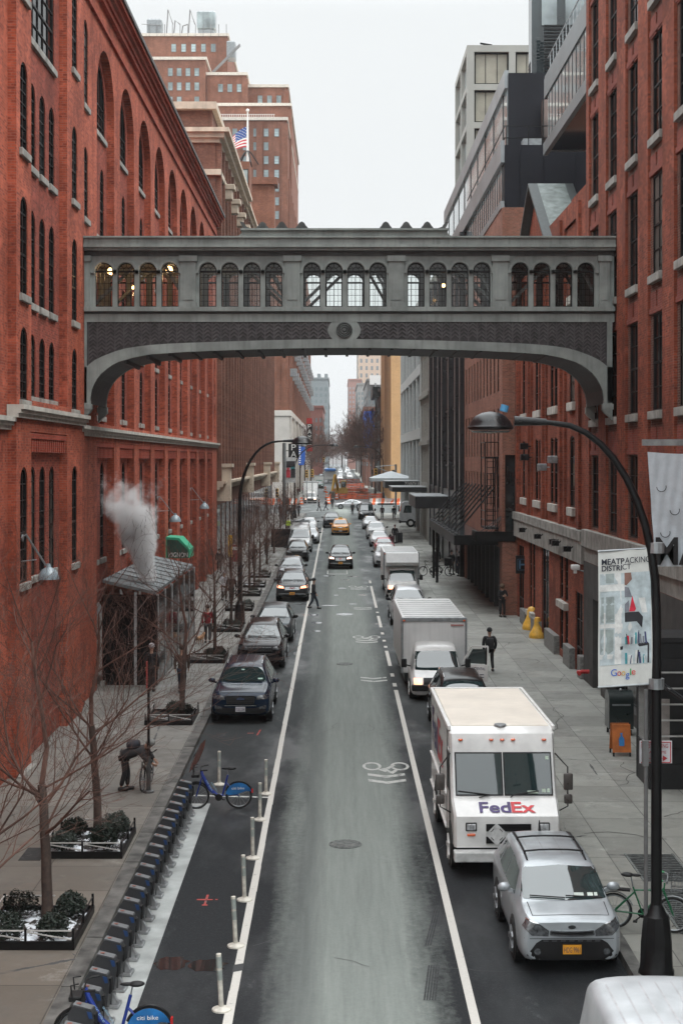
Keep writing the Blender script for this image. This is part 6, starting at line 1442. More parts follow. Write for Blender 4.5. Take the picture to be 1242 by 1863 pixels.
# ---- white box truck with an open door and a cube van
def box_truck(lab, xw, yf, boxw, boxz0, boxz1, boxl, cabw=.98, opendoor=False, over=False, lampm=None, name='box_truck', cab=None, cat='truck'):
    t = thing(name, lab, cat); B = Body('van', 4.4, cabw * 2, 1.98, 2)
    k = B.k; cut = 2.15
    b = MB(); b.v = list(B.v); b.f = [f for f in B.f if sum(B.v[i][1] for i in f) / len(f) < cut - 2.2 + .4]; b.m = [0] * len(b.f); us_ = sorted({i for f in b.f for i in f}); mp_ = {i: n for n, i in enumerate(us_)}; b.v = [b.v[i] for i in us_]; b.f = [tuple(mp_[i] for i in f) for f in b.f]; b.build('cab', cab or pwv, t, smooth=50)
    b = MB(); B.patch(b, [(-.88, 1.37), (-.78, 2.12), (0, 2.16), (.78, 2.12), (.88, 1.37), (0, 1.34)], 'f', .006, .09); b.build('windscreen', carG, t, smooth=60)
    for d in '+-': b = MB(); B.patch(b, [(1.15, 1.3), (1.5, 1.95), (2.2, 2.0), (2.2, 1.35)], d, .006, .3); b.build('side_window', carG, t, smooth=60)
    for sg in (1, -1):
        b = MB(); B.patch(b, [(sg * a, c) for a, c in [(.6, .78), (.6, 1.06), (.9, 1.06), (.9, .78)]], 'f', .012, .1); b.build('headlight', lampm or lens, t, smooth=60)
        b = MB(); b.bbox(sg * (cabw + .2) - .1, sg * (cabw + .2) + .1, -1.15, -1.05, 1.1, 1.42, .03); b.bar((sg * cabw * .95, -1.1, 1.15), (sg * (cabw + .15), -1.1, 1.2), .04); b.build('mirror', trim, t)
    b = MB(); B.patch(b, [(-.55, .72), (-.55, 1.08), (.55, 1.08), (.55, .72)], 'f', .012); b.build('grille', trim, t)
    b = MB(); b.bbox(-cabw + .02, cabw - .02, -2.32, -2.1, .42, .64, .03); b.build('bumper', trim, t)
    y0 = -2.2 + 2.0
    if over: y0 -= .05
    al = M('white_box_panels', (.68, .69, .68), .45, var=.06, scale=1, streak=.15)
    b = MB(); b.bbox(-boxw, boxw, y0, y0 + boxl, boxz0, boxz1, .06); bx_ = b.build('cargo_box', al, t, smooth=40)
    b = MB()
    for sg in (-1, 1): b.bbox(sg * boxw - .04, sg * boxw + .04, y0 - .03, y0 + .05, boxz0, boxz1 - .04, .015)
    b.bbox(-boxw - .02, boxw + .02, y0 - .04, y0 + .06, boxz1 - .14, boxz1 + .02, .02); b.build('corner_post', steel, bx_)
    b = MB()
    for i in range(9): b.box(-boxw + .1, boxw - .1, y0 + .4 + i * (boxl - .6) / 9, y0 + .43 + i * (boxl - .6) / 9, boxz1, boxz1 + .012)
    b.build('roof_seam', steel, bx_)
    b = MB()
    for x in (-boxw + .07, boxw - .07): b.ball((x, y0 - .05, boxz1 - .1), (.05, .03, .04), 8)
    b.build('marker_light', amber, bx_)
    if over: b = MB(); b.prism([(y0 + .1, 1.9), (y0 - 1.0, 2.0), (y0 - 1.15, 2.2), (y0 - .9, boxz1), (y0 + .1, boxz1)], lambda u, v, d: (d, u, v), -boxw + .08, boxw - .08); b.build('cab_canopy', al, t)
    b = MB(); b.box(-boxw + .1, boxw - .1, y0, y0 + boxl, .4, boxz0); b.build('chassis', trim, t)
    for yy in (-1.3, y0 + boxl - 1.2):
        for sg in (-1, 1): wheel(t, sg * (cabw + .02), yy, .38, .26, sg, True)
    if opendoor:
        b = MB(); h_ = V(cabw - .02, -1.0, 0); d_ = V(.92, -.36, 0); n_ = V(.36, .92, 0).normalized() * .05
        out = [(0, .55), (0, 1.22), (.38, 1.86), (.98, 1.9), (1.0, .6)]; win = [(.12, 1.25), (.42, 1.78), (.9, 1.8), (.9, 1.25)]
        P_ = lambda u, v, d: h_ + d_ * u + V(0, 0, v) + n_ * d / .05
        b.prism([(0, .55), (0, 1.22), (1.0, 1.22), (1.0, .6)], P_, 0, .05); b.bar(P_(0, 1.22, .02), P_(.38, 1.86, .02), .06); b.bar(P_(.38, 1.86, .02), P_(1, 1.9, .02), .06); b.bar(P_(1, 1.9, .02), P_(1, 1.2, .02), .06)
        dr = b.build('open_door', pwv, t); b = MB(); b.add([P_(u, v, .025) for u, v in win], [(0, 1, 2, 3)]); b.build('pane', carG, dr)
        b = MB(); b.text('C.C. RENTAL', P_(.3, 1.02, -.01), d_.normalized(), (0, 0, 1), .6, .1)
        for k in range(2): b.prism([(.34, .84 - k * .1), (.86, .84 - k * .1), (.86, .87 - k * .1), (.34, .87 - k * .1)], P_, -.012, -.006)
        b.build('lettering', ink, dr)
        b = MB(); b.box(.62, 1.1, y0 - .045, y0 - .04, boxz1 - .3, boxz1 - .24); b.build('brand_plate', M('red_white_strip', (.45, .2, .18), .5), bx_)
    t.location = (xw, yf + 2.3, G(yf)); t.rotation_euler = (math.atan(SL), 0, R(.5)); return t
box_truck('white box truck with its cab door open onto the pavement', 3.62, 51.4, 1.2, .75, 2.82, 7.0, opendoor=True, lampm=lensOn)
box_truck('white cube van with a canopy over its cab parked beyond the silver minivan', 3.95, 86.5, 1.08, .6, 2.75, 5.4, over=True, lampm=lensOn, name='cube_van', cat='van')
box_truck('white box truck with lit lamps coming towards the viewer beyond the avenue', -4.6, 240, 1.25, .8, 3.6, 7, lampm=lensOn, cabw=1.0)
# ---- white van roof at the very bottom right
car('parked_van', 'silver-white panel van with a ribbed roof cut off by the bottom right corner', 'van', paint('van_silver_white', (.42, .44, .455), .1, .4), 'van', (5.4, 2.12, 2.3), x=4.08, y=16.15, detail=1,
    extra=lambda B, t: ([(lambda b: (B.patch(b, [(u - .012, 2.0), (u + .012, 2.0), (u + .012, 5.1), (u - .012, 5.1)], 't', .004, .3), b.build('roof_rib', M('van_rib_grey', (.36, .36, .37), .5), t)))(MB()) for u in (-.6, -.42, -.2, 0, .2, .42, .6)],
                        [(lambda b: (B.patch(b, [(sg * .86, 1.0), (sg * .86, 1.5), (sg * .95, 1.5), (sg * .95, 1.0)], 'r', .01), b.build('tail_lamp', redL, t)))(MB()) for sg in (1, -1)]))
# ---- lorry cab nosing out of the right side
t = thing('lorry', 'white lorry cab nosing out from under the dark canopy on the right, seen side-on', 'lorry'); lw = paint('lorry_white', (.5, .52, .53), 0, .4)
b = MB(); b.prism([(-1.1, .7), (-1.15, 1.5), (-.85, 2.75), (-.5, 2.95), (.9, 2.95), (.9, .7)], lambda u, v, d: (u, d, v), -1.1, 1.1); b.build('cab', lw, t)
b = MB(); b.prism([(-.75, 1.65), (-.55, 2.5), (.2, 2.5), (.2, 1.65)], lambda u, v, d: (u, d, v), -1.115, -1.1); b.build('side_window', carG, t)
b = MB(); b.quad((-1.16, -1, 1.55), (-1.16, 1, 1.55), (-.87, 1, 2.7), (-.87, -1, 2.7)); b.build('windscreen', carG, t)
b = MB(); b.bbox(-1.2, -1.0, -1.12, 1.12, .45, .8, .03); b.box(-1.0, 5, -.5, .5, .5, .9); b.build('bumper', trim, t)
b = MB(); b.bbox(.95, 6, -1.2, 1.2, .95, 3.1, .05); b.build('cargo_box', lw, t)
b = MB(); b.bbox(-1.35, -1.2, -1.4, -1.15, 1.8, 2.5, .03); b.build('mirror', trim, t)
for xx in (.1, 4.6):
    for sg in (-1, 1):
        b = MB(); b.lathe([(.48, 0), (.48, sg * .28), (.25, sg * .3), (.24, sg * .22), (.05, sg * .2)], (xx, sg * .85, .48), 20, 'y'); w_ = b.build('wheel', tyre, t); b = MB(); b.lathe([(.26, sg * .285), (.2, sg * .25), (.08, sg * .26), (.02, sg * .3)], (xx, sg * .85, .48), 16, 'y'); b.build('rim', white, w_)
t.location = (8.3, 165, G(165) + .15)
# ================================================================== TREES
bark = M('reddish_brown_bark', (.055, .036, .028), .85, var=.35, scale=7, bmp=.4); twigM = M('red_brown_twigs', (.095, .044, .031), .8, var=.4, scale=2)
def tree_mesh(seed, H, spread, r0, fork=.42, limbs=7, dens=1.0, lean=0., minr=.0022):
    rng = random.Random(seed); tb, cb = MB(), MB()
    pts = [V(0, 0, -.1)]
    for k in range(1, 7): pts.append(V(lean * (k / 6) ** 1.6 + rng.uniform(-.02, .02) * H * .1, rng.uniform(-.02, .02) * H * .1, H * fork * k / 6))
    top = pts[-1]
    tb.tube([pts[0]] + pts[1:], [r0 * 1.35] + [r0 * (1.05 - .05 * k) for k in range(len(pts) - 1)], 10)
    def grow(p, d, length, r, lev):
        n = 4 if lev < 2 else 3; path = [p]; q = p.copy(); dd = d.copy(); rs = [r]
        for k in range(n):
            dd = (dd + V(rng.gauss(0, .13), rng.gauss(0, .13), rng.gauss(.05, .09))).normalized(); q = q + dd * (length / n); path.append(q.copy()); rs.append(max(minr, r * (1 - .55 * (k + 1) / n)))
        cb.tube(path, rs, 6 if lev < 1 else (5 if lev < 2 else 3), cap=False)
        if lev >= 4 or length < .22: return
        m = max(2, int((6 if lev == 0 else (5 if lev == 1 else 4)) * dens))
        for j in range(m):
            f = rng.uniform(.25, 1.0) if j else 1.0; i = min(n - 1, int(f * n)); b0 = path[i].lerp(path[i + 1], f * n - i if f < 1 else 1.0)
            dl = (path[i + 1] - path[i]).normalized(); a = dl.orthogonal().normalized(); a.rotate(Matrix.Rotation(rng.uniform(0, 2 * PI), 3, dl))
            nd_ = (dl * rng.uniform(.7, 1.2) + a * rng.uniform(.45, .95) + V(0, 0, .16)).normalized()
            grow(b0, nd_, length * rng.uniform(.42, .72), max(minr, rs[i] * rng.uniform(.4, .62)), lev + 1)
    for k in range(limbs):
        az = 2 * PI * (k + rng.uniform(-.3, .3)) / limbs; f = rng.uniform(.62, 1.0); i = min(5, int(f * 6)); base = pts[i].lerp(pts[min(6, i + 1)], f * 6 - i)
        el = rng.uniform(.35, .95); d = V(math.cos(az) * math.cos(el) * spread, math.sin(az) * math.cos(el) * spread, math.sin(el)).normalized()
        grow(base, d, (H * (1 - fork)) * rng.uniform(.42, .66), r0 * rng.uniform(.22, .34), 0)
    grow(top, V(lean * .1, 0, 1).normalized(), H * (1 - fork) * .55, r0 * .6, 0)
    a, c = tb.build('trunk', bark, smooth=60), cb.build('crown', twigM)
    ms = (a.data, c.data); bpy.data.objects.remove(a); bpy.data.objects.remove(c); return ms
def plant_tree(ms, x, y, z, rz, s, label, group, name='bare_tree', cat='tree'):
    t = thing(name, label, cat, (x, y, z), group)
    for nm, me in zip(('trunk', 'crown'), ms): o = bpy.data.objects.new(nm, me); C.objects.link(o); o.parent = t
    t.rotation_euler = (0, 0, rz); t.scale = (s, s, s); return t
NT = [tree_mesh(3, 7.6, 1.35, .10, .34, 8, .95, .25), tree_mesh(11, 7.4, 1.3, .095, .36, 8, .93, -.15), tree_mesh(23, 6.6, 1.0, .08, .40, 7, .86)]
FT = [tree_mesh(5, 6.2, .9, .07, .4, 8, .95, 0, .009), tree_mesh(8, 5.8, .9, .07, .4, 8, .95, 0, .009)]
words = ['nearest the viewer, mostly outside the left edge', 'beside the nearer snowy planting bed', 'beside the second snowy planting bed', 'just beyond the man bending over a bicycle', 'level with the dark blue car', 'level with the black car', 'behind the tall left street lamp', 'seventh along', 'eighth along', 'ninth along', 'tenth along', 'eleventh along', 'twelfth along', 'thirteenth along', 'fourteenth along']
tx = [(-6.1, 21.0, 1, 2.6), (-5.5, 27.0, 0, 2.2), (-5.5, 32.7, 1, .5), (-5.2, 47.6, 1, 3.9), (-5.26, 61, 2, 1), (-5.3, 71, 2, 2.7), (-5.4, 80, 2, 4), (-5.45, 88, 2, 5.5), (-5.45, 93, 2, .2), (-5.45, 100, 2, 2), (-5.5, 111, 2, 3.3), (-5.5, 123, 2, 5), (-5.5, 137, 2, 1.4), (-5.5, 152, 2, 3), (-5.5, 170, 2, .8)]
for (x, y, k, rz), wd in zip(tx, words):
    plant_tree(NT[k], x, y, G(y) + .15, rz, 1.0 if y < 40 else .95, 'bare reddish pavement tree, ' + wd, 'bare trees on the left pavement')
# ================================================================== PLANTING BEDS
leaf = M('dark_evergreen_leaves', (.009, .018, .010), .6, var=.5, scale=20)
def shrub_mesh(seed, r):
    rng = random.Random(seed); b = MB()
    for k in range(7): b.tube([(0, 0, 0), (rng.uniform(-.4, .4) * r, rng.uniform(-.4, .4) * r, r * .9)], .008, 4, 1)
    for k in range(1500):
        a, h = rng.uniform(0, 2 * PI), rng.uniform(-.75, 1); rr = r * rng.uniform(.62, 1.04) * (1 + .12 * math.sin(a * 3 + seed))
        c = V(math.cos(a) * math.sqrt(1 - h * h * .98) * rr, math.sin(a) * math.sqrt(1 - h * h * .98) * rr, r * .8 + h * rr * .8); u = V(rng.gauss(0, 1), rng.gauss(0, 1), rng.gauss(0, 1)).normalized(); v = u.orthogonal().normalized(); s = rng.uniform(.022, .045)
        b.add([c - u * s, c + v * s * .5, c + u * s, c - v * s * .5], ((0, 1, 2, 3),))
    o = b.build('shrub', [leaf, bark]); me = o.data; bpy.data.objects.remove(o); return me
SH = [shrub_mesh(1, .33), shrub_mesh(2, .28)]
m, nt, bs = nt_new('soil_and_snow'); L = nt.links; pos = nd(nt, 'ShaderNodeNewGeometry').outputs['Position']
sn = noise(nt, pos, 2.6, 7, .75); L.new(mixc(nt, (.02, .016, .013), (.7, .74, .78), ramp_fac(nt, sn, .49, .53)), bs.inputs['Base Color']); bs.inputs['Roughness'].default_value = .8; bump(nt, bs, sn, .8, .05); snowM = m
m, nt, bs = nt_new('dark_soil'); L = nt.links; pos = nd(nt, 'ShaderNodeNewGeometry').outputs['Position']; sn = noise(nt, pos, 3, 7, .75)
L.new(mixc(nt, (.018, .015, .012), (.6, .63, .66), ramp_fac(nt, sn, .6, .64)), bs.inputs['Base Color']); bs.inputs['Roughness'].default_value = .85; soilM = m
pvM = brick('granite_setts', (.09, .085, .08), (.05, .05, .05), (.03, .03, .03), .2, .13, .015)
railW = M('bright_rail', (.6, .6, .58), .35, metal=.3, var=.15)
beds = [(25.6, 1.65, 2.0, 1, 'nearest the viewer'), (31.3, 1.65, 2.0, 1, 'second nearest the viewer'), (46.4, 1.45, 2.1, 0, 'left of the dark blue car'), (59.8, 1.4, 2.0, 0, 'left of the black car'), (70, 1.4, 1.9, 0, 'beyond the tall left street lamp'), (79, 1.4, 1.9, 0, 'fourth from the snowy ones'), (87, 1.4, 1.9, 0, 'fifth from the snowy ones'), (92.5, 1.3, 1.7, 1, 'far, with a little snow'), (99.5, 1.3, 1.7, 1, 'farthest of the row')]
for i, (y0, wd, ln, snow, wh_) in enumerate(beds):
    x1 = -4.78; x0 = x1 - wd; z = G(y0) + .15
    t = thing('planting_bed', ('snowy' if snow else 'dark') + ' fenced tree bed in the left pavement, ' + wh_, 'planting bed', (x0, y0, z), 'tree beds on the left pavement')
    b = MB(); n = 14; g = [[(x0 + wd * u / n, y0 + ln * v / n, z + .05 + .05 * math.sin(u * 1.3 + v) * math.sin(v * 1.1) + random.uniform(0, .03)) for v in range(n + 1)] for u in range(n + 1)]
    for u in range(n):
        for v in range(n): b.quad(g[u][v], g[u + 1][v], g[u + 1][v + 1], g[u][v + 1])
    b.build('soil', snowM if snow else soilM, t)
    b = MB(); b.box(x0 - .06, x0, y0 - .06, y0 + ln + .06, z - .02, z + .15); b.box(x1, x1 + .06, y0 - .06, y0 + ln + .06, z - .02, z + .15); b.box(x0, x1, y0 - .06, y0, z - .02, z + .15); b.box(x0, x1, y0 + ln, y0 + ln + .06, z - .02, z + .15)
    b.build('edging', blackM, t)
    b = MB()
    for xx, yy in ((x0 - .03, y0 - .03), (x1 + .03, y0 - .03), (x0 - .03, y0 + ln + .03), (x1 + .03, y0 + ln + .03), ((x0 + x1) / 2, y0 - .03), (x0 - .03, y0 + ln / 2), (x1 + .03, y0 + ln / 2)): b.box(xx - .02, xx + .02, yy - .02, yy + .02, z, z + .38)
    b.build_each('fence_post', blackM, t); b = MB()
    for p, q in (((x0, y0 - .03), (x1, y0 - .03)), ((x0 - .03, y0), (x0 - .03, y0 + ln)), ((x1 - .7, y0 + ln + .03), (x0, y0 + ln + .03))): b.bar((*p, z + .34), (*q, z + .34), .022)
    b.bar((x0, y0 - .03, z + .32), ((x0 + x1) / 2, y0 - .03, z + .18), .02); b.bar(((x0 + x1) / 2, y0 - .03, z + .32), (x1, y0 - .03, z + .18), .02); b.bar((x1 + .03, y0, z + .32), (x1 + .03, y0 + ln, z + .32), .02, m=1); b.build('fence_rail', [railW, blackM], t)
    if snow and i < 2: b = MB(); b.box(x0 - .55, x0 - .07, y0 - .2, y0 + ln + .1, z - .05, z + .006); b.build('granite_setts', pvM, t)
    for j, (u, v) in enumerate(((.2, .2), (.74, .22), (.22, .8), (.8, .82)) if i < 2 else (((.5, .75), (.8, .6)) if i < 6 else ((.7, .5),))):
        o = bpy.data.objects.new('shrub', SH[(i + j) % 2]); C.objects.link(o); o.location = (x0 + wd * u, y0 + ln * v, z + .05); k = 1.0 if i < 2 else .9; o.scale = (k, k, k * (.95 + .1 * (j % 2))); o.rotation_euler = (0, 0, i + j * 2.1)
        tag(o, 'dark shrub in the ' + ('snowy' if snow else 'dark') + ' tree bed ' + wh_ + ((', front left', ', front right', ', back left', ', back right')[j] if i < 2 else ((', left one', ', right one')[j] if i < 6 else '')), 'shrub', 'evergreen shrubs in the tree beds')

# ================================================================== CYCLE DOCKS, BICYCLES, POSTS
dockM = M('grey_dock_casing', (.034, .036, .039), .45, var=.2); dockT = M('pale_dock_top', (.11, .115, .12), .4); dockB = M('blue_label', (.015, .05, .15), .4); dockS = M('dock_steel_foot', (.4, .41, .42), .3, metal=.8)
def dock():
    t = thing('cycle_dock', 'grey bicycle dock post standing empty in the long row beside the left kerb', 'cycle dock', (0, 0, 0), 'bicycle docks beside the left kerb')
    b = MB(); P_ = lambda u, v, d: (u, d, v)
    b.prism([(-.17, .05), (-.2, .74), (-.12, .86), (.16, .80), (.2, .66), (.13, .05)], P_, -.10, .10); b.build('casing', dockM, t)
    b = MB(); b.prism([(-.13, .865), (.14, .81), (.15, .82), (-.125, .88)], P_, -.085, .085); tp = b.build('top_panel', dockT, t)
    b = MB(); b.box(-.09, -.02, -.03, .03, .868, .873); b.build('number_label', M('red_dock_number', (.2, .08, .06), .5), tp)
    b = MB(); b.prism([(.09, .79), (.165, .775), (.18, .69), (.13, .68)], P_, -.108, -.10); b.build('blue_label', dockB, t)
    b = MB(); b.box(.165, .215, -.06, .06, .5, .74); b.build('lock_slot', trim, t)
    b = MB(); b.bbox(-.25, .24, -.14, .14, 0, .06, .015); b.box(.12, .19, -.11, -.09, .05, .3); b.tube([(.15, -.11, .25), (.22, -.11, .12)], .02, 6); b.build('foot', dockS, t); return t
dk0 = dock(); nD = 22; rng_d = random.Random(2)
for i in range(nD):
    o = dk0 if i == 0 else copy_tree(dk0); y = 20.5 + i * .715; o.location = (-3.80, y, G(y) + .008); o.rotation_euler = (R(rng_d.uniform(-.8, .8)), 0, R(-4 + rng_d.uniform(-2.5, 2.5)))
b = MB(); b.box(-4.1, -3.66, 20, 36.6, G(28) - .03, G(28) + .03); tag(b.build('dock_base_rail', dockM, origin=(-3.9, 20, G(28))), 'long flat grey base rail under the row of bicycle docks', 'rail') if False else None
rub = tyre
def bicycle(name, label, col, x, y, rz, citi=False, basket=False, group=None, small=False):
    t = thing(name, label, 'bicycle', (0, 0, 0), group); R_ = .33
    for xx, fr_ in ((-.54, 0), (.54, 1)):
        b = MB(); b.ring((xx, 0, R_), R_ - .018, .02 if not citi else .024, 'y', 28, 6); w_ = b.build('wheel', rub, t, smooth=60); b = MB()
        b.ring((xx, 0, R_), R_ - .05, .012, 'y', 28, 4); b.lathe([(.03, -.05), (.03, .05)], (xx, 0, R_), 8, 'y')
        for k in range(14): a = 2 * PI * k / 14; b.bar((xx, .02 * (-1) ** k, R_), (xx + (R_ - .05) * math.cos(a), 0, R_ + (R_ - .05) * math.sin(a)), .004)
        b.build('rim', steel, w_)
    b = MB(); r = .03 if citi else .016
    if citi:
        b.tube([(-.42, 0, .98), (-.38, 0, .84), (-.2, 0, .5), (-.02, 0, .34), (.12, 0, .33)], [.03, .045, .05, .05, .04], 8)
        b.tube([(.12, 0, .32), (.26, 0, .86)], .026, 8); b.tube([(.12, .0, .33), (.54, .06, R_)], .02, 6); b.tube([(.22, 0, .66), (.54, .06, R_)], .02, 6); b.tube([(.22, 0, .66), (.54, -.06, R_)], .02, 6)
        for s_ in (-.05, .05): b.tube([(-.40, s_, .8), (-.54, s_, R_)], .018, 6)
    else:
        for p, q in (((-.36, 0, .82), (.02, 0, .3)), ((.02, 0, .3), (.2, 0, .8)), ((-.36, 0, .78), (.17, 0, .74)), ((.02, 0, .3), (.54, .04, R_)), ((.18, 0, .7), (.54, .04, R_)), ((.18, 0, .7), (.54, -.04, R_)), ((-.38, 0, .92), (-.36, .0, .72)), ((-.37, .04, .75), (-.54, .04, R_)), ((-.37, -.04, .75), (-.54, -.04, R_))): b.tube([p, q], r, 6)
    b.build('frame', col, t, smooth=50)
    b = MB(); b.tube([(-.33, -.3, 1.04), (-.42, -.26, 1.02), (-.43, -.1, 1.0), (-.43, .1, 1.0), (-.42, .26, 1.02), (-.33, .3, 1.04)], .014, 6); b.tube([(-.42, 0, .9), (-.43, 0, 1.01)], .018, 6)
    hb = b.build('handlebar', steel if basket else trim, t, smooth=50); b = MB()
    for s_ in (-1, 1): b.tube([(-.24, s_ * .31, 1.05), (-.36, s_ * .29, 1.035)], .02, 6)
    b.build('grip', M('green_grip', (.05, .3, .12), .5) if basket else trim, hb)
    b = MB(); sx = .27 if citi else .22; b.tube([(sx - .02, 0, .8), (sx + .02, 0, 1.0)], .014, 6); b.build('seat_post', steel, t)
    b = MB(); b.ball((sx + .08, 0, 1.02), (.13, .085, .04), 10); b.ball((sx - .06, 0, 1.02), (.12, .035, .03), 8); b.build('saddle', trim, t, smooth=60)
    b = MB(); b.lathe([(.09, -.01), (.09, .01)], (.03, -.06, .3), 14, 'y')
    for s_ in (-1, 1): b.bar((.03, s_ * .07, .3), (.03 + s_ * .12, s_ * .09, .3 - s_ * .1), .02); b.box(.03 + s_ * .12 - .04, .03 + s_ * .12 + .04, s_ * .14 - .05, s_ * .14 + .05, .29 - s_ * .1, .31 - s_ * .1)
    b.build('crank', trim, t)
    b = MB()
    for xx in (-.54, .54): b.tube([(xx + (R_ + .025) * math.cos(a), 0, R_ + (R_ + .025) * math.sin(a)) for a in [R(v) for v in (range(15, 171, 12) if xx > 0 else range(40, 181, 12))]], .022 if citi else .013, 5)
    b.build('mudguard', trim if not basket else steel, t)
    if citi:
        for s_ in (-1, 1):
            b = MB(); out = [(.54 + .34 * math.cos(R(a)), R_ + .34 * math.sin(R(a))) for a in range(20, 176, 10)] + [(.3, .36), (.5, .38), (.72, .46)]
            b.prism(out, lambda u, v, d: (u, s_ * (.075 + d), v), 0, .006); sk_ = b.build('skirt', M('bright_blue_panel', (.02, .16, .42), .35, var=.3, scale=3), t)
            b = MB(); b.text('citi bike', (.36 if s_ < 0 else .72, s_ * .085, .50), (-s_, 0, 0) if s_ > 0 else (1, 0, 0), (0, 0, 1), .32, .065); b.build('lettering', white, sk_)
            b = MB(); b.text('citi bike', (-.30, s_ * .056, .72) if s_ < 0 else (-.02, s_ * .056, .40), (.45, 0, -.75) if s_ < 0 else (-.45, 0, .75), (.75, 0, .45), .34, .05); b.build('lettering', M('pale_blue_lettering', (.35, .55, .65), .5), t)
        b = MB(); b.box(.86, .9, -.04, .04, .4, .5); b.build('tail_lamp', redL, t)
        b = MB(); b.bbox(-.66, -.46, -.15, .15, .82, .90, .02); b.tube([(-.6, -.16, .9), (-.62, -.17, 1.08), (-.5, -.16, 1.1)], .012, 5); b.tube([(-.6, .16, .9), (-.62, .17, 1.08), (-.5, .16, 1.1)], .012, 5); b.build('front_carrier', trim, t)
    if basket:
        b = MB()
        for k in range(6):
            for z_ in (.82, .92, 1.02, 1.1): b.bar((-.82, -.2, z_), (-.82, .2, z_), .008); b.bar((-.5, -.2, z_), (-.5, .2, z_), .008); b.bar((-.82, -.2, z_), (-.5, -.2, z_), .008); b.bar((-.82, .2, z_), (-.5, .2, z_), .008)
            for yy in (-.2, .2): b.bar((-.82 + k * .064, yy, .82), (-.82 + k * .064, yy, 1.1), .006)
            b.bar((-.82, -.2 + k * .08, .82), (-.82, -.2 + k * .08, 1.1), .006); b.bar((-.82, -.2 + k * .08, .82), (-.5, -.2 + k * .08, .82), .006)
        b.build('basket', steel, t); b = MB(); b.box(.25, .75, -.07, .07, .72, .75); b.build('rear_rack', trim, t)
    t.location = (x, y, G(y) + (.15 if x > KR or x < KL else .0)); t.rotation_euler = (0, 0, rz); return t
blueM = M('cobalt_cycle_paint', (.012, .035, .22), .3, coat=.6)
bicycle('hire_bicycle', 'bright blue hire bicycle parked sideways at the far end of the dock row', blueM, -3.05, 36.2, R(3), True, group='blue hire bicycles')
bicycle('hire_bicycle', 'bright blue hire bicycle in a dock at the bottom left, cut off by the frame', blueM, -3.4, 21.6, R(4), True, group='blue hire bicycles')
bicycle('bicycle', 'dark bicycle leaning against the black sign pole beside the bending man', trim, -5.08, 37.9, R(86))
bicycle('bicycle', 'dark green bicycle with a wire basket chained to the near black lamp post', M('green_cycle_paint', (.01, .12, .05), .35), 5.72, 26.6, R(164), basket=True)
x, y = gp(776, 1052); bicycle('bicycle', 'dark bicycle standing beside another on the right pavement, the left one', trim, 6.6, y + .4, R(10), group='bicycles on the right pavement')
bicycle('bicycle', 'dark delivery bicycle beside another on the right pavement, the right one with a bag', trim, 7.35, y, R(168), group='bicycles on the right pavement')
b = MB(); b.bbox(7.55, 8.1, y - .2, y + .2, G(y) + .9, G(y) + 1.45, .05); tag(b.build('delivery_bag', trim, origin=(7.6, y, G(y) + .9)), 'black square delivery bag strapped on the rear of a bicycle on the right pavement', 'bag')
postW = M('dirty_white_plastic', (.6, .57, .5), .5, var=.2, scale=9); bandS = M('silver_reflective_band', (.42, .46, .43), .3, metal=.4, var=.25)
def post(x, y, lean=(0, 0), lab=None):
    t = thing('delineator_post', lab or 'white flexible post with silver bands in the row beside the left lane line', 'post', (x, y, G(y)), 'white flexible posts beside the lane line'); z = G(y); p = lambda h: V(x + lean[0] * h, y + lean[1] * h, z + h)
    b = MB(); b.tube([p(.03), p(.92)], .043, 10); b.build('tube', postW, t, smooth=40)
    b = MB(); b.lathe([(.16, .004), (.155, .03), (.1, .05), (.06, .07)], (x, y, z), 18); b.build('base', postW, t)
    for h0, h1 in ((.5, .66), (.7, .88)): b = MB(); b.tube([p(h0), p(h1)], .046, 10); b.build('reflective_band', bandS, t)
for px, py, ln in ((403, 1838, (-.05, 0)), (429, 1722, (-.05, 0)), (445, 1638, (-.03, 0)), (460, 1562, (-.01, 0)), (473, 1492, (.0, 0)), (484, 1445, (0, 0))):
    x, y = gp(px, py); post(x, y, ln)
x, y = gp(399, 1428); post(x, y, (0, 0), 'white flexible post standing apart behind the parked blue hire bicycle')

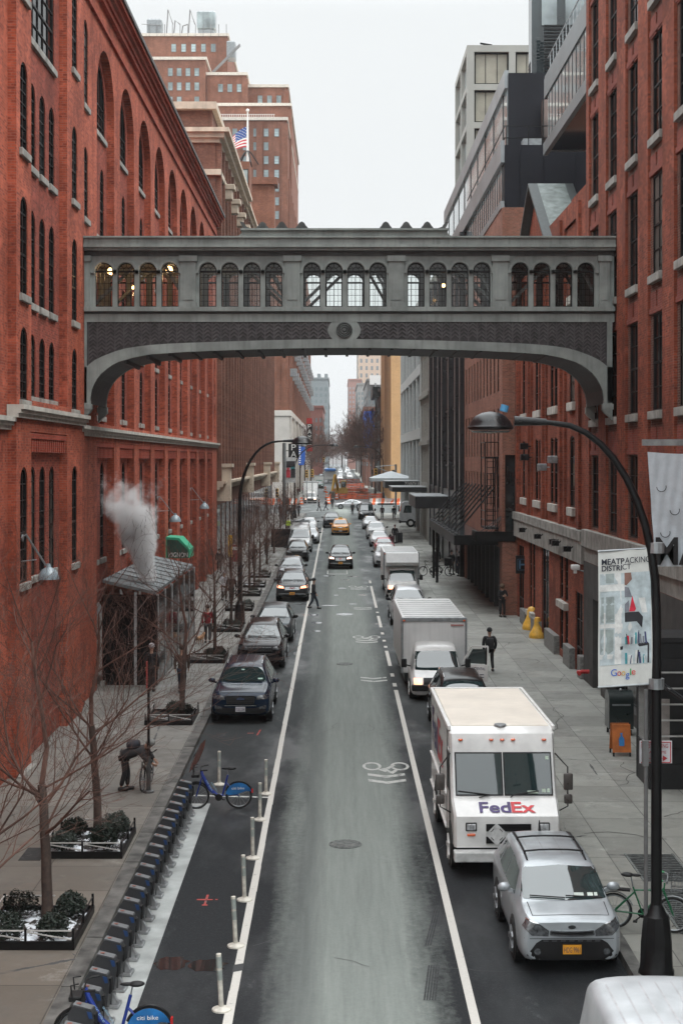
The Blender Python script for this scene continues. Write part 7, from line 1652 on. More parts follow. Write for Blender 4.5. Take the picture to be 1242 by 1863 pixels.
# ================================================================== STREET LAMPS, SIGNS
def street_lamp(label, x, y, h, reach, side, name='street_lamp', sensor=False, r=.11, hs=1., z0=None, group='tall curved street lamps'):
    z = G(y) + .15 if z0 is None else z0; t = thing(name, label, 'street lamp', (x, y, z), group); s = side
    b = MB(); b.lathe([(q * .86, v_) for q, v_ in [(.36, 0), (.36, .06), (.33, .1), (.31, .55), (.27, .9), (.25, 1.0), (.2, 1.04), (.16, 1.12), (r * 1.16, 1.2)]], (x, y, z), 10); b.build('base', blackM, t, smooth=35)
    ah = h - z - 3.2; pts = [(x, y, z + 1.1), (x, y, z + ah * .6), (x, y, z + ah)]
    for k in range(1, 11): a = PI / 2 * k / 10; pts.append((x + s * reach * .62 * (1 - math.cos(a)) , y, z + ah + 3.2 * math.sin(a)))
    b = MB(); b.tube(pts, [r, r * .95, r * .85] + [r * (.8 - .035 * k) for k in range(10)], 12)
    xe = x + s * reach * .62; b.tube([(xe, y, h), (x + s * (reach - .8), y, h + .03)], [r * .47, r * .42], 10); b.build('pole', blackM, t, smooth=40)
    c = (x + s * reach, y, h); b = MB()
    b.lathe([(q * hs, v_ * hs) for q, v_ in [(.52, -.12), (.54, -.06), (.5, -.02), (.47, .05), (.36, .19), (.2, .27), (.02, .30)]], (c[0], c[1], c[2] - .02), 20); b.tube([(x + s * (reach - .95), y, h + .02), (x + s * (reach - .4), y, h + .04)], [.06, .09], 10)
    b.build('lamp_head', M('gloss_black_enamel', (.007, .007, .008), .3, spec=.35), t, smooth=40)
    b = MB(); b.lathe([(.48 * hs, -.13), (.4 * hs, -.16), (.01, -.18)], c, 20); b.build('lens', M('lamp_glass', (.04, .04, .04), .2, coat=.3), t)
    if sensor: b = MB(); b.tube([(c[0] - s * .22, y, h + .2), (c[0] - s * .25, y, h + .31)], .07, 10); b.build('light_sensor', M('blue_sensor', (.06, .25, .45), .4), t)
    return t
lx, ly = 5.46, 24.4
street_lamp('black street lamp with a broad curved arm closest to the viewer on the right kerb', lx, ly, at(900, 770, ly).z, 2.84, -1, sensor=True, r=.096, hs=.74)
street_lamp('black street lamp with a curved arm behind the black parked cars on the left pavement', -5.04, 73.3, at(500, 803, 73.3).z, 3.2, 1)
street_lamp('black street lamp at the far left corner before the avenue', -5.6, 186, at(560, 810, 186).z, 5.2, 1)
street_lamp('thin street lamp against the pale stone corner far left', -8.0, 228, at(500, 811, 228).z, 2.6, 1, r=.09)
street_lamp('far street lamp arching over the road from the right beyond the avenue', 8.4, 262, at(660, 813, 262).z, 5, -1, r=.1)
# banner on the near lamp
bt = thing('pole_banner', 'white district banner with a room picture hung on the near lamp post', 'banner', (4.4, ly, 5.2))
A, Bq = at(1087, 1003, ly), at(1186, 996, ly); Cq = at(1090, 1250, ly)
bw_, bh = Bq.x - A.x, A.z - Cq.z; bx0, bz0 = A.x, Cq.z
def bq(u, v, d=0): return V(bx0 + bw_ * u, ly - .02 - d + .02 * math.sin(v * 7 + u * 3) + .012 * math.sin(u * 9), bz0 + bh * v + .05 * u * bh * .5)
def bpatch(mb, u0, u1, v0, v1, d, m=None, n=6):
    for i in range(n):
        for j in range(n):
            a, c, e, f = u0 + (u1 - u0) * i / n, u0 + (u1 - u0) * (i + 1) / n, v0 + (v1 - v0) * j / n, v0 + (v1 - v0) * (j + 1) / n
            mb.quad(bq(a, e, d), bq(c, e, d), bq(c, f, d), bq(a, f, d), m)
def bpoly(mb, pts, d, m=None): mb.add([bq(u, v, d) for u, v in pts], [tuple(range(len(pts)))], m)
b = MB(); bpatch(b, 0, 1, 0, 1, 0, None, 14); b.build('cloth', M('white_banner_vinyl', (.62, .63, .60), .6, var=.06), bt, smooth=60)
pic = [M('banner_' + n_, c_, .6, var=.2, scale=6) for n_, c_ in (('pale_blue', (.46, .53, .55)), ('white', (.66, .67, .65)), ('glass_grey', (.3, .35, .34)), ('black', (.02, .02, .025)), ('red', (.6, .02, .05)), ('teal', (.05, .3, .34)), ('navy', (.04, .05, .13)), ('brown', (.25, .13, .1)), ('grey', (.2, .21, .24)))]
b = MB(); bpatch(b, .03, .97, .155, .83, .004, 0)
for u0, u1, v0, v1 in ((.03, .5, .70, .75), (.03, .44, .43, .46), (.10, .13, .2, .83), (.30, .42, .16, .83), (.03, .3, .2, .235)): bpatch(b, u0, u1, v0, v1, .007, 1, 2)
for u0, u1, v0, v1 in ((.05, .1, .47, .66), (.14, .29, .47, .66), (.13, .28, .235, .42), (.14, .29, .76, .83), (.04, .1, .24, .42)): bpatch(b, u0, u1, v0, v1, .006, 2, 2)
bpoly(b, [(.48, .83), (.6, .83), (.62, .78), (.52, .74), (.48, .74)], .008, 7); bpoly(b, [(.48, .65), (.48, .73), (.56, .72), (.62, .65)], .008, 8)
bpoly(b, [(.56, .545), (.66, .545), (.69, .56), (.62, .66)], .009, 4); bpoly(b, [(.48, .545), (.48, .60), (.56, .63), (.56, .545)], .009, 8); bpoly(b, [(.48, .47), (.48, .54), (.74, .54), (.82, .50), (.80, .42), (.70, .47)], .009, 3)
bpoly(b, [(.74, .64), (.86, .64), (.9, .53), (.8, .53)], .009, 1); bpoly(b, [(.4, .265), (.4, .29), (.9, .315), (.93, .3), (.93, .16), (.9, .16), (.9, .29)], .009, 3)
rng = random.Random(4)
for r_, v0 in ((0, .305), (1, .16)):
    u = .49
    while u < (.88 if r_ == 0 else .88): w_ = rng.uniform(.015, .04); h_ = rng.uniform(.05, .10); s_ = rng.uniform(-.03, .03); bpoly(b, [(u, v0), (u + w_, v0), (u + w_ + s_, v0 + h_), (u + s_, v0 + h_)], .010, rng.choice((3, 4, 5, 6, 8, 1, 3, 6))); u += w_ + rng.uniform(.003, .03)
b.build('picture', pic, bt)
b = MB(); ux = (bq(1, .5) - bq(0, .5)).normalized()
b.text('~MEATP', bq(.06, .897, .02), ux, (0, 0, 1), bw_ * .42, .10); b.text('ACKING', bq(.49, .90, .02), ux, (0, 0, 1), bw_ * .46, .10); b.text('~DISTRI', bq(.06, .85, .02), ux, (0, 0, 1), bw_ * .37, .095); b.text('CT', bq(.44, .855, .02), ux, (0, 0, 1), bw_ * .16, .095)
b.build('lettering', M('ink_navy', (.012, .014, .03), .6), bt)
b = MB()
for ch_, u0, u1, v0, h_, mi in (('G', .235, .345, .075, .115, 0), ('o', .35, .42, .075, .075, 1), ('o', .425, .495, .075, .075, 2), ('g', .50, .57, .045, .105, 0), ('l', .58, .60, .077, .11, 3), ('e', .61, .68, .078, .075, 1)): b.text(ch_, bq(u0, v0, .02), ux, (0, 0, 1), bw_ * (u1 - u0), h_, mi)
b.build('coloured_word', [M('word_blue', (.03, .14, .6), .5), M('word_red', (.62, .04, .03), .5), M('word_yellow', (.75, .45, .03), .5), M('word_green', (.03, .32, .08), .5)], bt)
b = MB()
for v in (0, 1): p, q = bq(-.01, v), bq(1.05, v); b.tube([p, V(lx, ly, q.z)], .018, 6); b.tube([(lx, ly, q.z - .09), (lx, ly, q.z + .09)], .135, 12)
b.build('bracket', steel, bt)
sg = thing('parking_sign', 'small white and red parking sign fixed behind the near lamp post', 'sign', (lx + .2, ly + .2, 3.9)); p = at(1168, 1368, ly + .2)
b = MB(); b.bbox(p.x - .06, p.x + .5, ly + .16, ly + .175, p.z - .19, p.z + .2, .004); b.build('plate', plateW, sg); b = MB(); b.text('NO STANDING', (p.x - .03, ly + .152, p.z + .08), (1, 0, 0), (0, 0, 1), .46, .07); b.text('ANY TIME', (p.x + .1, ly + .152, p.z - .02), (1, 0, 0), (0, 0, 1), .3, .05)
for q in ((p.x - .04, p.x + .47, p.z + .17, p.z + .185), (p.x - .04, p.x + .47, p.z - .18, p.z - .165), (p.x + .465, p.x + .48, p.z - .17, p.z + .18)): b.box(q[0], q[1], ly + .15, ly + .156, q[2], q[3])
b.bar((p.x + .1, ly + .152, p.z - .1), (p.x + .36, ly + .152, p.z - .1), .03, .004); b.prism([(p.x + .34, p.z - .15), (p.x + .42, p.z - .1), (p.x + .34, p.z - .05)], lambda u, v, d: (u, ly + .152 + d, v), 0, .004); b.build('lettering', M('sign_red', (.45, .03, .04), .5), sg)
b = MB(); b.bbox(lx - .24, lx - .14, ly - .06, ly + .06, p.z - .2, p.z + .25, .01); b.tube([(lx - .18, ly, .2), (lx - .18, ly, 5.2)], .035, 8); tag(b.build('conduit', M('dull_grey_conduit', (.12, .12, .12), .5), origin=(lx - .2, ly, .2)), 'thin grey cable conduit with a small box strapped along the near lamp post', 'conduit')
sp_ = thing('sign_pole', 'thin black sign pole with a grey sleeve beside the bending man', 'sign pole', (-4.95, 37.3, G(37) + .15)); z = G(37.3) + .15
b = MB(); b.tube([(-4.95, 37.3, z), (-4.95, 37.3, z + 3.6)], .035, 8); b.build('pole', blackM, sp_); b = MB(); b.tube([(-4.95, 37.3, z), (-4.95, 37.3, z + .95)], .06, 10); b.lathe([(.15, 0), (.14, .04), (.07, .06)], (-4.95, 37.3, z), 14); b.build('sleeve', M('dark_steel_sleeve', (.1, .1, .1), .4, metal=.5), sp_)
b = MB(); b.bbox(-4.99, -4.97, 37.1, 37.55, z + 2.75, z + 3.45, .004); pl = b.build('sign_plate', M('red_white_sign', (.4, .05, .04), .5), sp_); b = MB(); b.box(-5.0, -4.99, 37.14, 37.51, z + 2.85, z + 3.05); b.build('white_panel', plateW, pl)

# mailbox, sandwich board
z = G(44.8) + .15; mbx = thing('mailbox', 'dark green rounded mail collection box on the right pavement behind the orange board', 'mailbox', (8.85, 45, z))
x0, x1 = 8.5, 9.27; b = MB(); b.prism([(44.6, z + .22), (44.6, z + 1.1)] + [(44.96 - .36 * math.cos(PI * k / 12), z + 1.1 + .3 * math.sin(PI * k / 12)) for k in range(1, 12)] + [(45.32, z + 1.1), (45.32, z + .22)], lambda u, v, d: (d, u, v), x0, x1)
b.build('body', M('dark_green_enamel', (.012, .02, .02), .3, coat=.4), mbx, smooth=35); b = MB()
for xx in (x0 + .08, x1 - .08):
    for yy in (44.68, 45.24): b.tube([(xx, yy, z), (xx, yy, z + .18)], .035, 6)
b.build('leg', blackM, mbx); b = MB(); b.box(x0 + .1, x1 - .1, 44.575, 44.6, z + .95, z + 1.0); b.ball((8.9, 44.8, z + 1.42), .05, 8); b.build('handle', steel, mbx)
x, y = gp(1128, 1383); z = G(y) + .15; sb = thing('sandwich_board', 'orange wooden sandwich board with a blue bottle painted on it', 'signboard', (x, y, z)); wo = M('orange_stained_wood', (.48, .14, .03), .5, var=.25, scale=3)
for e in (0, 1):
    P_ = lambda u, v, d: (x + u, y + (-.02 - (1 - v) * .18 - d if e == 0 else .1 + (1 - v) * .25 + d), z + v)
    b = MB(); b.prism([(-.27, .12), (-.27, .92), (.27, .92), (.27, .12)], P_, 0, .03); b.prism([(-.27, .12), (-.27, .17), (.27, .17), (.27, .12)], P_, .03, .04); b.prism([(-.27, .87), (-.27, .92), (.27, .92), (.27, .87)], P_, .03, .04); b.build('board', wo, sb); b = MB()
    for u in (-.24, .24): b.bar(P_(u, 0, 0), P_(u, .14, 0), .05, .03)
    b.build('leg', blackM, sb)
    if e == 0: b = MB(); b.prism([(-.07, .3), (-.08, .33), (-.08, .5), (-.05, .56), (-.025, .58), (-.025, .64), (-.035, .645), (-.035, .67), (.035, .67), (.035, .645), (.025, .64), (.025, .58), (.05, .56), (.08, .5), (.08, .33), (.07, .3)], P_, .031, .034); b.build('bottle_mark', M('sky_blue_mark', (.03, .2, .5), .5), sb)
# entrance canopy, awning, steam on the left
gc = thing('entrance_canopy', 'grey lean-to entrance canopy with pale posts and dark glass against the left brick wall', 'canopy', (-7.9, 60, G(60)))
ya, yb_, xw, xo = 54.2, 68.3, -8.95, -6.95; zw, zo = 4.45, 4.0; zg = G(60) + .1
b = MB(); b.add([(xw, ya, zw), (xw, yb_, zw), (xo, yb_, zo), (xo, ya, zo), (xw, ya, zw + .12), (xw, yb_, zw + .12), (xo - .0, yb_, zo + .12), (xo, ya, zo + .12)], ((0, 1, 2, 3), (7, 6, 5, 4), (0, 4, 5, 1), (1, 5, 6, 2), (2, 6, 7, 3), (3, 7, 4, 0)))
for k in range(1, 9): y = ya + (yb_ - ya) * k / 9; b.bar((xw, y, zw + .14), (xo, y, zo + .14), .05, .03)
b.build('roof', M('weathered_grey_roofing', (.15, .17, .175), .6, var=.3, scale=1.2, world=True), gc)
pw_ = M('pale_grey_posts', (.36, .37, .37), .5)
for k in range(7):
    y = ya + .1 + (yb_ - ya - .3) * k / 6; b = MB(); b.box(xo + .02, xo + .12, y, y + .16, zg, zo); b.build('post', pw_, gc)
for yy in (ya + .02, yb_ - .12): b = MB(); b.box(xo - .8, xo - .7, yy, yy + .1, zg, zo + .1); b.build('post', pw_, gc)
b = MB(); b.box(xo + .05, xo + .09, ya + .1, yb_ - .1, zg, zo - .05); b.box(xw, xo + .05, ya + .06, ya + .09, zg, zo); b.build('pane', winG, gc)
b = MB()
for z_ in (zg + 1, zg + 2.4): b.box(xo + .03, xo + .11, ya, yb_, z_, z_ + .07)
b.build('transom', blackM, gc)
aw = thing('awning', 'bright green peaked entrance awning lettered MIGNON on the left brick wall', 'awning', (-8.4, 76.5, 4.2)); gr = M('green_canvas', (.015, .30, .16), .6, var=.1)
y0, y1 = 74.6, 77.6; p = at(332, 1000, 76); zc = p.z; b = MB()
for (xa, xb) in ((-9.0, -7.75),): b.prism([(y0, zc - .55), (y0, zc + .1), ((y0 + y1) / 2, zc + .62), (y1, zc + .1), (y1, zc - .55)], lambda u, v, d: (d, u, v), xa, xb)
b = MB(); b.prism([(xq, zq) for xq, zq in ((-9.0, zc - .35), (-9.0, zc + .75), (-8.3, zc + .7), (-7.75, zc + .1), (-7.75, zc - .35))], lambda u, v, d: (u, y0 + d, v), 0, 2.1); b.build('canvas', gr, aw)
b = MB(); b.text('MIGNON', (-8.85, y0 - .012, zc - .3), (1, 0, 0), (0, 0, 1), 1.0, .24); b.build('lettering', white, aw)
b = MB(); b.prism([(-8.93, zc - .33), (-8.93, zc + .62), (-8.35, zc + .58), (-7.84, zc + .05), (-7.84, zc - .33)], lambda u, v, d: (u, y0 - .008 + d, v), 0, .006); b.build('end_panel', M('dark_green_canvas', (.008, .05, .035), .6), aw)
# steam: a real cloud of droplets
m = bpy.data.materials.new('steam'); m.use_nodes = True; nt = m.node_tree; nt.nodes.remove(nt.nodes['Principled BSDF']); L = nt.links
pv = nd(nt, 'ShaderNodeVolumePrincipled'); pv.inputs['Color'].default_value = (1, 1, 1, 1); pv.inputs['Anisotropy'].default_value = .1
ob = nd(nt, 'ShaderNodeTexCoord').outputs['Object']; sx = nd(nt, 'ShaderNodeSeparateXYZ'); L.new(ob, sx.inputs[0])
def cone(cx0, rb, rt, h):
    t_ = math_(nt, 'DIVIDE', sx.outputs[2], h, clamp=True); rad = math_(nt, 'MULTIPLY_ADD', t_, rt - rb, rb)
    dx = math_(nt, 'SUBTRACT', sx.outputs[0], math_(nt, 'MULTIPLY', t_, cx0)); d2 = math_(nt, 'SQRT', math_(nt, 'ADD', math_(nt, 'MULTIPLY', dx, dx), math_(nt, 'MULTIPLY', sx.outputs[1], sx.outputs[1]))); return math_(nt, 'DIVIDE', d2, rad), t_
rn, t_ = cone(-.85, .4, 1.75, 4.0); nz = noise(nt, mapping(nt, ob, (1, 1, .7)), 1.3, 8, .68); edge = math_(nt, 'MULTIPLY', math_(nt, 'SUBTRACT', 1.45, math_(nt, 'ADD', rn, math_(nt, 'MULTIPLY', nz, 1.5)), clamp=True), 1.3)
tu_ = math_(nt, 'DIVIDE', sx.outputs[2], 4.0)
top_ = math_(nt, 'SUBTRACT', 1, ramp_fac(nt, math_(nt, 'ADD', tu_, math_(nt, 'MULTIPLY', math_(nt, 'SUBTRACT', nz, .5), 1.5)), .45, 1.05)); L.new(math_(nt, 'MULTIPLY', math_(nt, 'MULTIPLY', edge, top_), math_(nt, 'MULTIPLY_ADD', t_, -9.0, 24.0)), pv.inputs['Density']); L.new(pv.outputs[0], nt.nodes['Material Output'].inputs['Volume'])
b = MB(); b.lathe([(.9, 0), (1.6, 1.2), (2.3, 2.6), (2.7, 4.4), (2.0, 6.2)], (-.55, 0, 0), 16); o = b.build('steam', m); s0 = at(262, 1012, 56.5); o.location = (-7.5, 56.6, 4.3); o.scale = (.98, .98, .84); tag(o, 'white plume of steam rising above the grey entrance canopy on the left', 'steam'); o['kind'] = 'stuff'
# ================================================================== PEOPLE
SK = []
def skin(name, joints, edges, mat, parent, root=0, lev=1):
    me = bpy.data.meshes.new(name); bm_ = bmesh.new(); ly_ = bm_.verts.layers.skin.verify(); vs = []
    for i, (p, r) in enumerate(joints):
        v = bm_.verts.new(p); r = r if hasattr(r, '__len__') else (r, r); v[ly_].radius = r; v[ly_].use_root = i == root; vs.append(v)
    for a, b_ in edges: bm_.edges.new((vs[a], vs[b_]))
    bm_.to_mesh(me); bm_.free(); o = bpy.data.objects.new(name, me); C.objects.link(o); o.parent = parent; me.materials.append(mat)
    md = o.modifiers.new('skin', 'SKIN'); md.use_smooth_shade = True
    s_ = o.modifiers.new('sub', 'SUBSURF'); s_.levels = lev; s_.render_levels = lev; SK.append(o); return o
skinM = M('skin', (.42, .25, .18), .6, var=.06); CL = {}
def cloth(n, c): return M('cloth_' + n, c, .85, var=.25, scale=6, bmp=.3)
BK = cloth('black', (.012, .012, .014)); DN = cloth('dark_denim', (.02, .028, .045)); GY = cloth('charcoal', (.035, .035, .038)); RD = cloth('dark_red', (.25, .012, .02)); WT = cloth('off_white', (.5, .5, .52)); BR = cloth('brown', (.06, .04, .03)); MR = cloth('maroon', (.07, .02, .025)); HV = cloth('high_visibility', (.45, .62, .05)); NV = cloth('navy', (.012, .018, .035))
hairM = M('dark_hair', (.02, .014, .01), .6, var=.3, scale=20); shoeM = M('dark_shoes', (.015, .013, .012), .5)
def person(label, x, y, face=0, coat=BK, legs=DN, hat=None, stride=.2, h=1.74, bend=0, longc=0, arms=None, hood=False, girth=1.0, group=None, kerb=None, hairc=None):
    """face: degrees, 0 looks at the viewer, 90 looks to the right, 180 walks away"""
    t = thing('person', label, 'person', (0, 0, 0), group); k = h / 1.74; s = stride
    hip = V(0, 0, .93 - abs(s) * .08); cb_, sb_ = math.cos(R(bend)), math.sin(R(bend)); up = V(0, -sb_, cb_); fw = V(0, -cb_, -sb_)
    chest = hip + up * .34; neck = hip + up * .55 + fw * .01; hd = R(min(bend * .9, 70)); hu = V(0, -math.sin(hd * .8), math.cos(hd * .8)); hf = V(0, -math.cos(hd * .8), -math.sin(hd * .8))
    h0, h1, h2 = neck + hu * .09 + hf * .02, neck + hu * .175 + hf * .025, neck + hu * .255 + hf * .01
    sh = [neck + V(sg * .185 * girth, 0, 0) - up * .05 for sg in (1, -1)]; ar = []
    for i, sg in enumerate((1, -1)):
        if arms: e, w_ = V(*arms[i][0]), V(*arms[i][1])
        else:
            sw = s * .55 * (1 if i == 0 else -1); e = sh[i] + V(sg * .06, sw * .5 + .02, -.29); w_ = e + V(-sg * .02, sw * .6 - .08, -.24)
        ar.append((e, w_))
    lg = []
    for i, sg in enumerate((1, -1)):
        f = -s if i == 0 else s; hp = hip + V(sg * .095, 0, -.06); an = V(sg * .10, f, .09 + (max(0, f) * .22)); kn = (hp + an) / 2 + V(0, -.05 - max(0, f) * .25, .0); lg.append((hp, kn, an))
    J = [(hip, (.12, .10)), (chest, (.13, .10)), (neck, .055), (h0, (.07, .08)), (h1, (.082, .098)), (h2, (.06, .075))]; E = [(0, 1), (1, 2), (2, 3), (3, 4), (4, 5)]
    J.append((h1 + hf * .105 - hu * .02, .014)); E.append((4, 6))
    for sg in (1, -1): J.append((h1 + V(sg * .085, 0, 0) - hu * .01, .018)); E.append((4, len(J) - 1))
    for i, sg in enumerate((1, -1)):
        e, w_ = ar[i]; n = len(J); J += [(sh[i], .055), (e, .042), (w_, .028)]; E += [(1, n), (n, n + 1), (n + 1, n + 2)]
        d = (w_ - e).normalized(); pm = w_ + d * .07; J.append((pm, (.036, .018))); E.append((n + 2, n + 3)); side = d.cross(V(sg, 0, 0)); side = side.normalized() if side.length > .1 else V(0, -1, 0); cu = V(-sg, 0, 0)
        for q, ln in ((-.028, .052), (-.01, .066), (.01, .07), (.028, .06)):
            a = len(J); J += [(pm + side * q + d * .02, .010), (pm + side * q + d * (.02 + ln * .6) + cu * .008, .009), (pm + side * q + d * (.02 + ln) + cu * .028, .0075)]; E += [(n + 3, a), (a, a + 1), (a + 1, a + 2)]
        a = len(J); J += [(w_ + d * .035 + side * .035, .011), (w_ + d * .075 + side * .055 + cu * .015, .009)]; E += [(n + 2, a), (a, a + 1)]
    for hp, kn, an in lg: n = len(J); J += [(hp, .085), (kn, .055), (an, .038)]; E += [(0, n), (n, n + 1), (n + 1, n + 2)]
    skin('body', J, E, skinM, t)
    g = girth; J = [(hip - up * .03, (.165 * g, .125 * g)), (hip + up * .14, (.155 * g, .12 * g)), (chest, (.175 * g, .135 * g)), (neck - up * .03, (.085, .08))]; E = [(0, 1), (1, 2), (2, 3)]
    for i, sg in enumerate((1, -1)): e, w_ = ar[i]; n = len(J); J += [(sh[i], .075 * g), (e, .062 * g), (w_ - (w_ - e) * .06, .05)]; E += [(2, n), (n, n + 1), (n + 1, n + 2)]
    if longc:
        J.append((hip - V(0, 0, longc), (.19 * g, .15 * g))); E.append((0, len(J) - 1))
    skin('coat', J, E, coat, t, 1)
    J = [(hip + V(0, 0, .02), (.14, .115))]; E = []
    for hp, kn, an in lg: n = len(J); J += [(hp, .092), (kn, .075), (an + V(0, 0, .02), .062)]; E += [(0, n), (n, n + 1), (n + 1, n + 2)]
    skin('trousers', J, E, legs, t)
    for hp, kn, an in lg: b = MB(); b.bbox(an.x - .048, an.x + .048, an.y - .19, an.y + .08, an.z - .09, an.z + .01, .03); b.build('shoe', shoeM, t, smooth=50)
    b = MB(); c = h1 + hu * .035 - hf * .012
    if hood: b.ball(h1 + hu * .02 - hf * .03, (.135, .14, .15), 14); b.ball(h1 + hf * .04, (.12, .06, .13), 12); b.build('hood', hat or coat, t, smooth=60)
    elif hat: b.ball(c + hu * .025, (.108, .125, .105), 14); b.lathe([(.112, -.03), (.116, .0), (.110, .03)], c + hu * .01, 14); b.build('hat', hat, t, smooth=60)
    else: b.ball(c, (.104, .122, .115), 14); b.ball(c - hu * .05 - hf * .04, (.095, .08, .1), 12); b.build('hair', hairc or hairM, t, smooth=60)
    off = 0 if KL < x < KR or y > 195 else .15
    t.location = (x, y, G(y) + off); t.rotation_euler = (0, 0, R(face)); t.scale = (k, k, k); return t
def held(o_bm, name, mat, label, cat, px): tag(o_bm.build(name, mat, origin=px, smooth=50), label, cat)
# the man bending over his bicycle
person('man in black and a striped hat bending over a bicycle on the left pavement', -5.62, 37.5, 90, BK, BK, hat=cloth('striped_hat', (.2, .2, .19)), stride=.07, bend=68, arms=(((.24, -.62, .95), (.15, -.78, .78)), ((-.24, -.58, .9), (-.12, -.76, .74))), girth=1.35)
b = MB(); b.bbox(-5.55, -5.2, 37.32, 37.68, G(37) + 1.26, G(37) + 1.48, .08); held(b, 'backpack', cloth('dark_pack', (.02, .022, .03)), 'dark backpack on the back of the bending man', 'backpack', (-5.4, 37.5, G(37) + 1.3))
x, y = gp(570, 1108); person('man in a dark coat and flat cap crossing the road beside the left lane line', x, y, 78, BK, DN, hat=GY, stride=.26, girth=1.08)
x, y = gp(890, 1229); person('man in a black knit hat walking away past the open truck door', x, y, 184, BK, BK, hat=BK, stride=.2, girth=1.1)
b = MB(); b.bbox(x - .15, x + .15, y - .32, y - .12, G(y) + 1.1, G(y) + 1.55, .06); held(b, 'backpack', GY, 'charcoal backpack worn by the man walking away past the box truck', 'backpack', (x, y - .2, G(y) + 1.1))
b = MB(); b.box(x - .19, x + .19, y - .17, y + .14, G(y) + 1.0, G(y) + 1.04); 
x, y = gp(912, 1112); person('hooded woman in a black coat standing by the right brick wall looking down', 8.8, 76.2, 20, BK, BK, hat=cloth('fur_hood', (.12, .075, .045)), hood=True, stride=.04, longc=.22, arms=(((.25, -.1, 1.14), (.06, -.28, 1.2)), ((-.25, -.06, 1.12), (-.06, -.26, 1.16))))
x, y = gp(795, 1044); person('stocky man in black walking away beside the bicycles on the right pavement', 7.25, y, 180, BK, BK, stride=.16, girth=1.2)
person('man in dark jacket and brown trousers in the group of three by the marquee', 8.15, 102, 30, BK, BR, stride=.08)
person('middle person of the group of three under the marquee edge', 8.75, 103.5, -60, GY, DN, stride=.1)
person('rightmost person of the group of three under the marquee', 9.25 - .6, 100.6, 200, BK, DN, hat=BK, stride=.1)
x, y = gp(378, 1176); person('person in a red jacket walking away on the left pavement with a small dog', x, y, 182, RD, GY, stride=.15, hat=BR)
x, y = gp(331, 1269); person('person in a dark brown coat walking away on the left pavement between the trees', x, y, 178, BR, NV, stride=.2, longc=.12, hat=BR)
x, y = gp(279, 1268); person('person in a black coat and white hat near the left sign pole', x - .1, y + .3, 176, BK, BK, hat=WT, stride=.12, longc=.1)
x, y = gp(408, 1098); person('person in a long white coat and brown boots on the left pavement', x, y, 10, WT, BR, hat=WT, stride=.14, longc=.4)
x, y = gp(427, 1100); person('tall person in a long black coat beside the one in white on the left pavement', x - .15, y - .6, 172, BK, BK, stride=.16, longc=.35, girth=1.1)
x, y = gp(395, 1050); person('person in black close to the left wall beyond the green awning', x, y + 2, 0, BK, BK, stride=.1)
x, y = gp(462, 1036); person('person in a long dark coat behind the slender trees on the left pavement', x, y, 175, BK, BK, stride=.14, longc=.3)
x, y = gp(485, 1014); person('lone walker in black coming along the left pavement toward the viewer', x, y, 5, BK, BK, stride=.2, longc=.1)
x, y = gp(527, 975); person('worker in a yellow-green high visibility vest at the left kerb behind the white van', -5.2, 150, 30, HV, GY, stride=.1)
crowd = ((-6.4, 172, 170, BK, BR), (-5.6, 176, 10, GY, BK), (-7.1, 179, 190, MR, DN), (-6.2, 184, 30, BK, BK), (-5.2, 190, 160, NV, BK), (-6.9, 193, 200, BR, DN), (-6.0, 197, 180, BK, GY), (-7.6, 188, 20, BK, DN))
cw = ('black jacket nearest the viewer', 'charcoal coat second from the front', 'maroon jacket close to the wall', 'black outfit in the middle', 'navy coat at the kerb edge', 'brown jacket near the back', 'black coat and grey trousers at the far corner', 'black jacket hugging the brown building')
for (x, y, f, c, l), wd in zip(crowd, cw): person('person in the far left corner crowd, ' + wd, x, y, f, c, l, stride=.15, group='crowd at the far left corner')
x, y = gp(580, 930); person('woman in a black coat crossing at the avenue, left of a striding pair', x, y, 60, BK, BK, stride=.25, longc=.25)
x, y = gp(593, 929); person('man in black striding across at the avenue, right of the woman', x, y, -70, BK, DN, stride=.34)
x, y = gp(604, 927); person('person in dark clothes standing by the orange drums at the avenue', x, y + 4, 180, BK, BK, stride=.1)
x, y = gp(641, 937); person('woman in a long dark coat standing in the middle of the far crossing', x, y, 0, GY, BK, stride=.05, longc=.35)
x, y = gp(695, 946); person('man in a maroon jacket walking away on the far right pavement, left of a pair', x, y, 180, MR, BK, stride=.12)
x, y = gp(716, 947); person('man in black with a pale bag strap walking away on the far right pavement', x, y, 180, BK, BK, stride=.14)
x, y = gp(718, 991); person('person with reddish hair in black standing by suitcases at the right kerb', x, y, 0, BK, BK, stride=.08, girth=1.15, hairc=MR)
for k, (dx, dy, c, lab) in enumerate(((-.35, -.5, MR, 'dark red suitcase at the feet of the red-haired person'), (.45, -.3, BK, 'tall black suitcase right of the red-haired person'))):
    b = MB(); z = G(y) + .15; b.bbox(x + dx - .28, x + dx + .28, y + dy - .15, y + dy + .15, z + .06, z + .72 + .3 * k, .05); b.tube([(x + dx - .12, y + dy, z + .7), (x + dx - .12, y + dy, z + 1.05 + .1 * k), (x + dx + .12, y + dy, z + 1.05 + .1 * k), (x + dx + .12, y + dy, z + .7)], .015, 6)
    for q in (-.2, .2): b.ball((x + dx + q, y + dy, z + .04), .045, 8)
    held(b, 'suitcase', c, lab, 'suitcase', (x + dx, y + dy, z))
for k, (px, py, c) in enumerate(((540, 905, MR), (549, 902, RD), (556, 900, BK), (562, 893, BR), (571, 890, RD))):
    x, y = gp(px, py); person('person waiting across the avenue by the drums, ' + ('in maroon, leftmost', 'in bright red, second from left', 'in black, the middle one', 'in brown, farther back', 'in red, farthest back')[k], x, y + 8, 10 + 50 * k, c, BK, stride=.1, group='people waiting across the avenue')
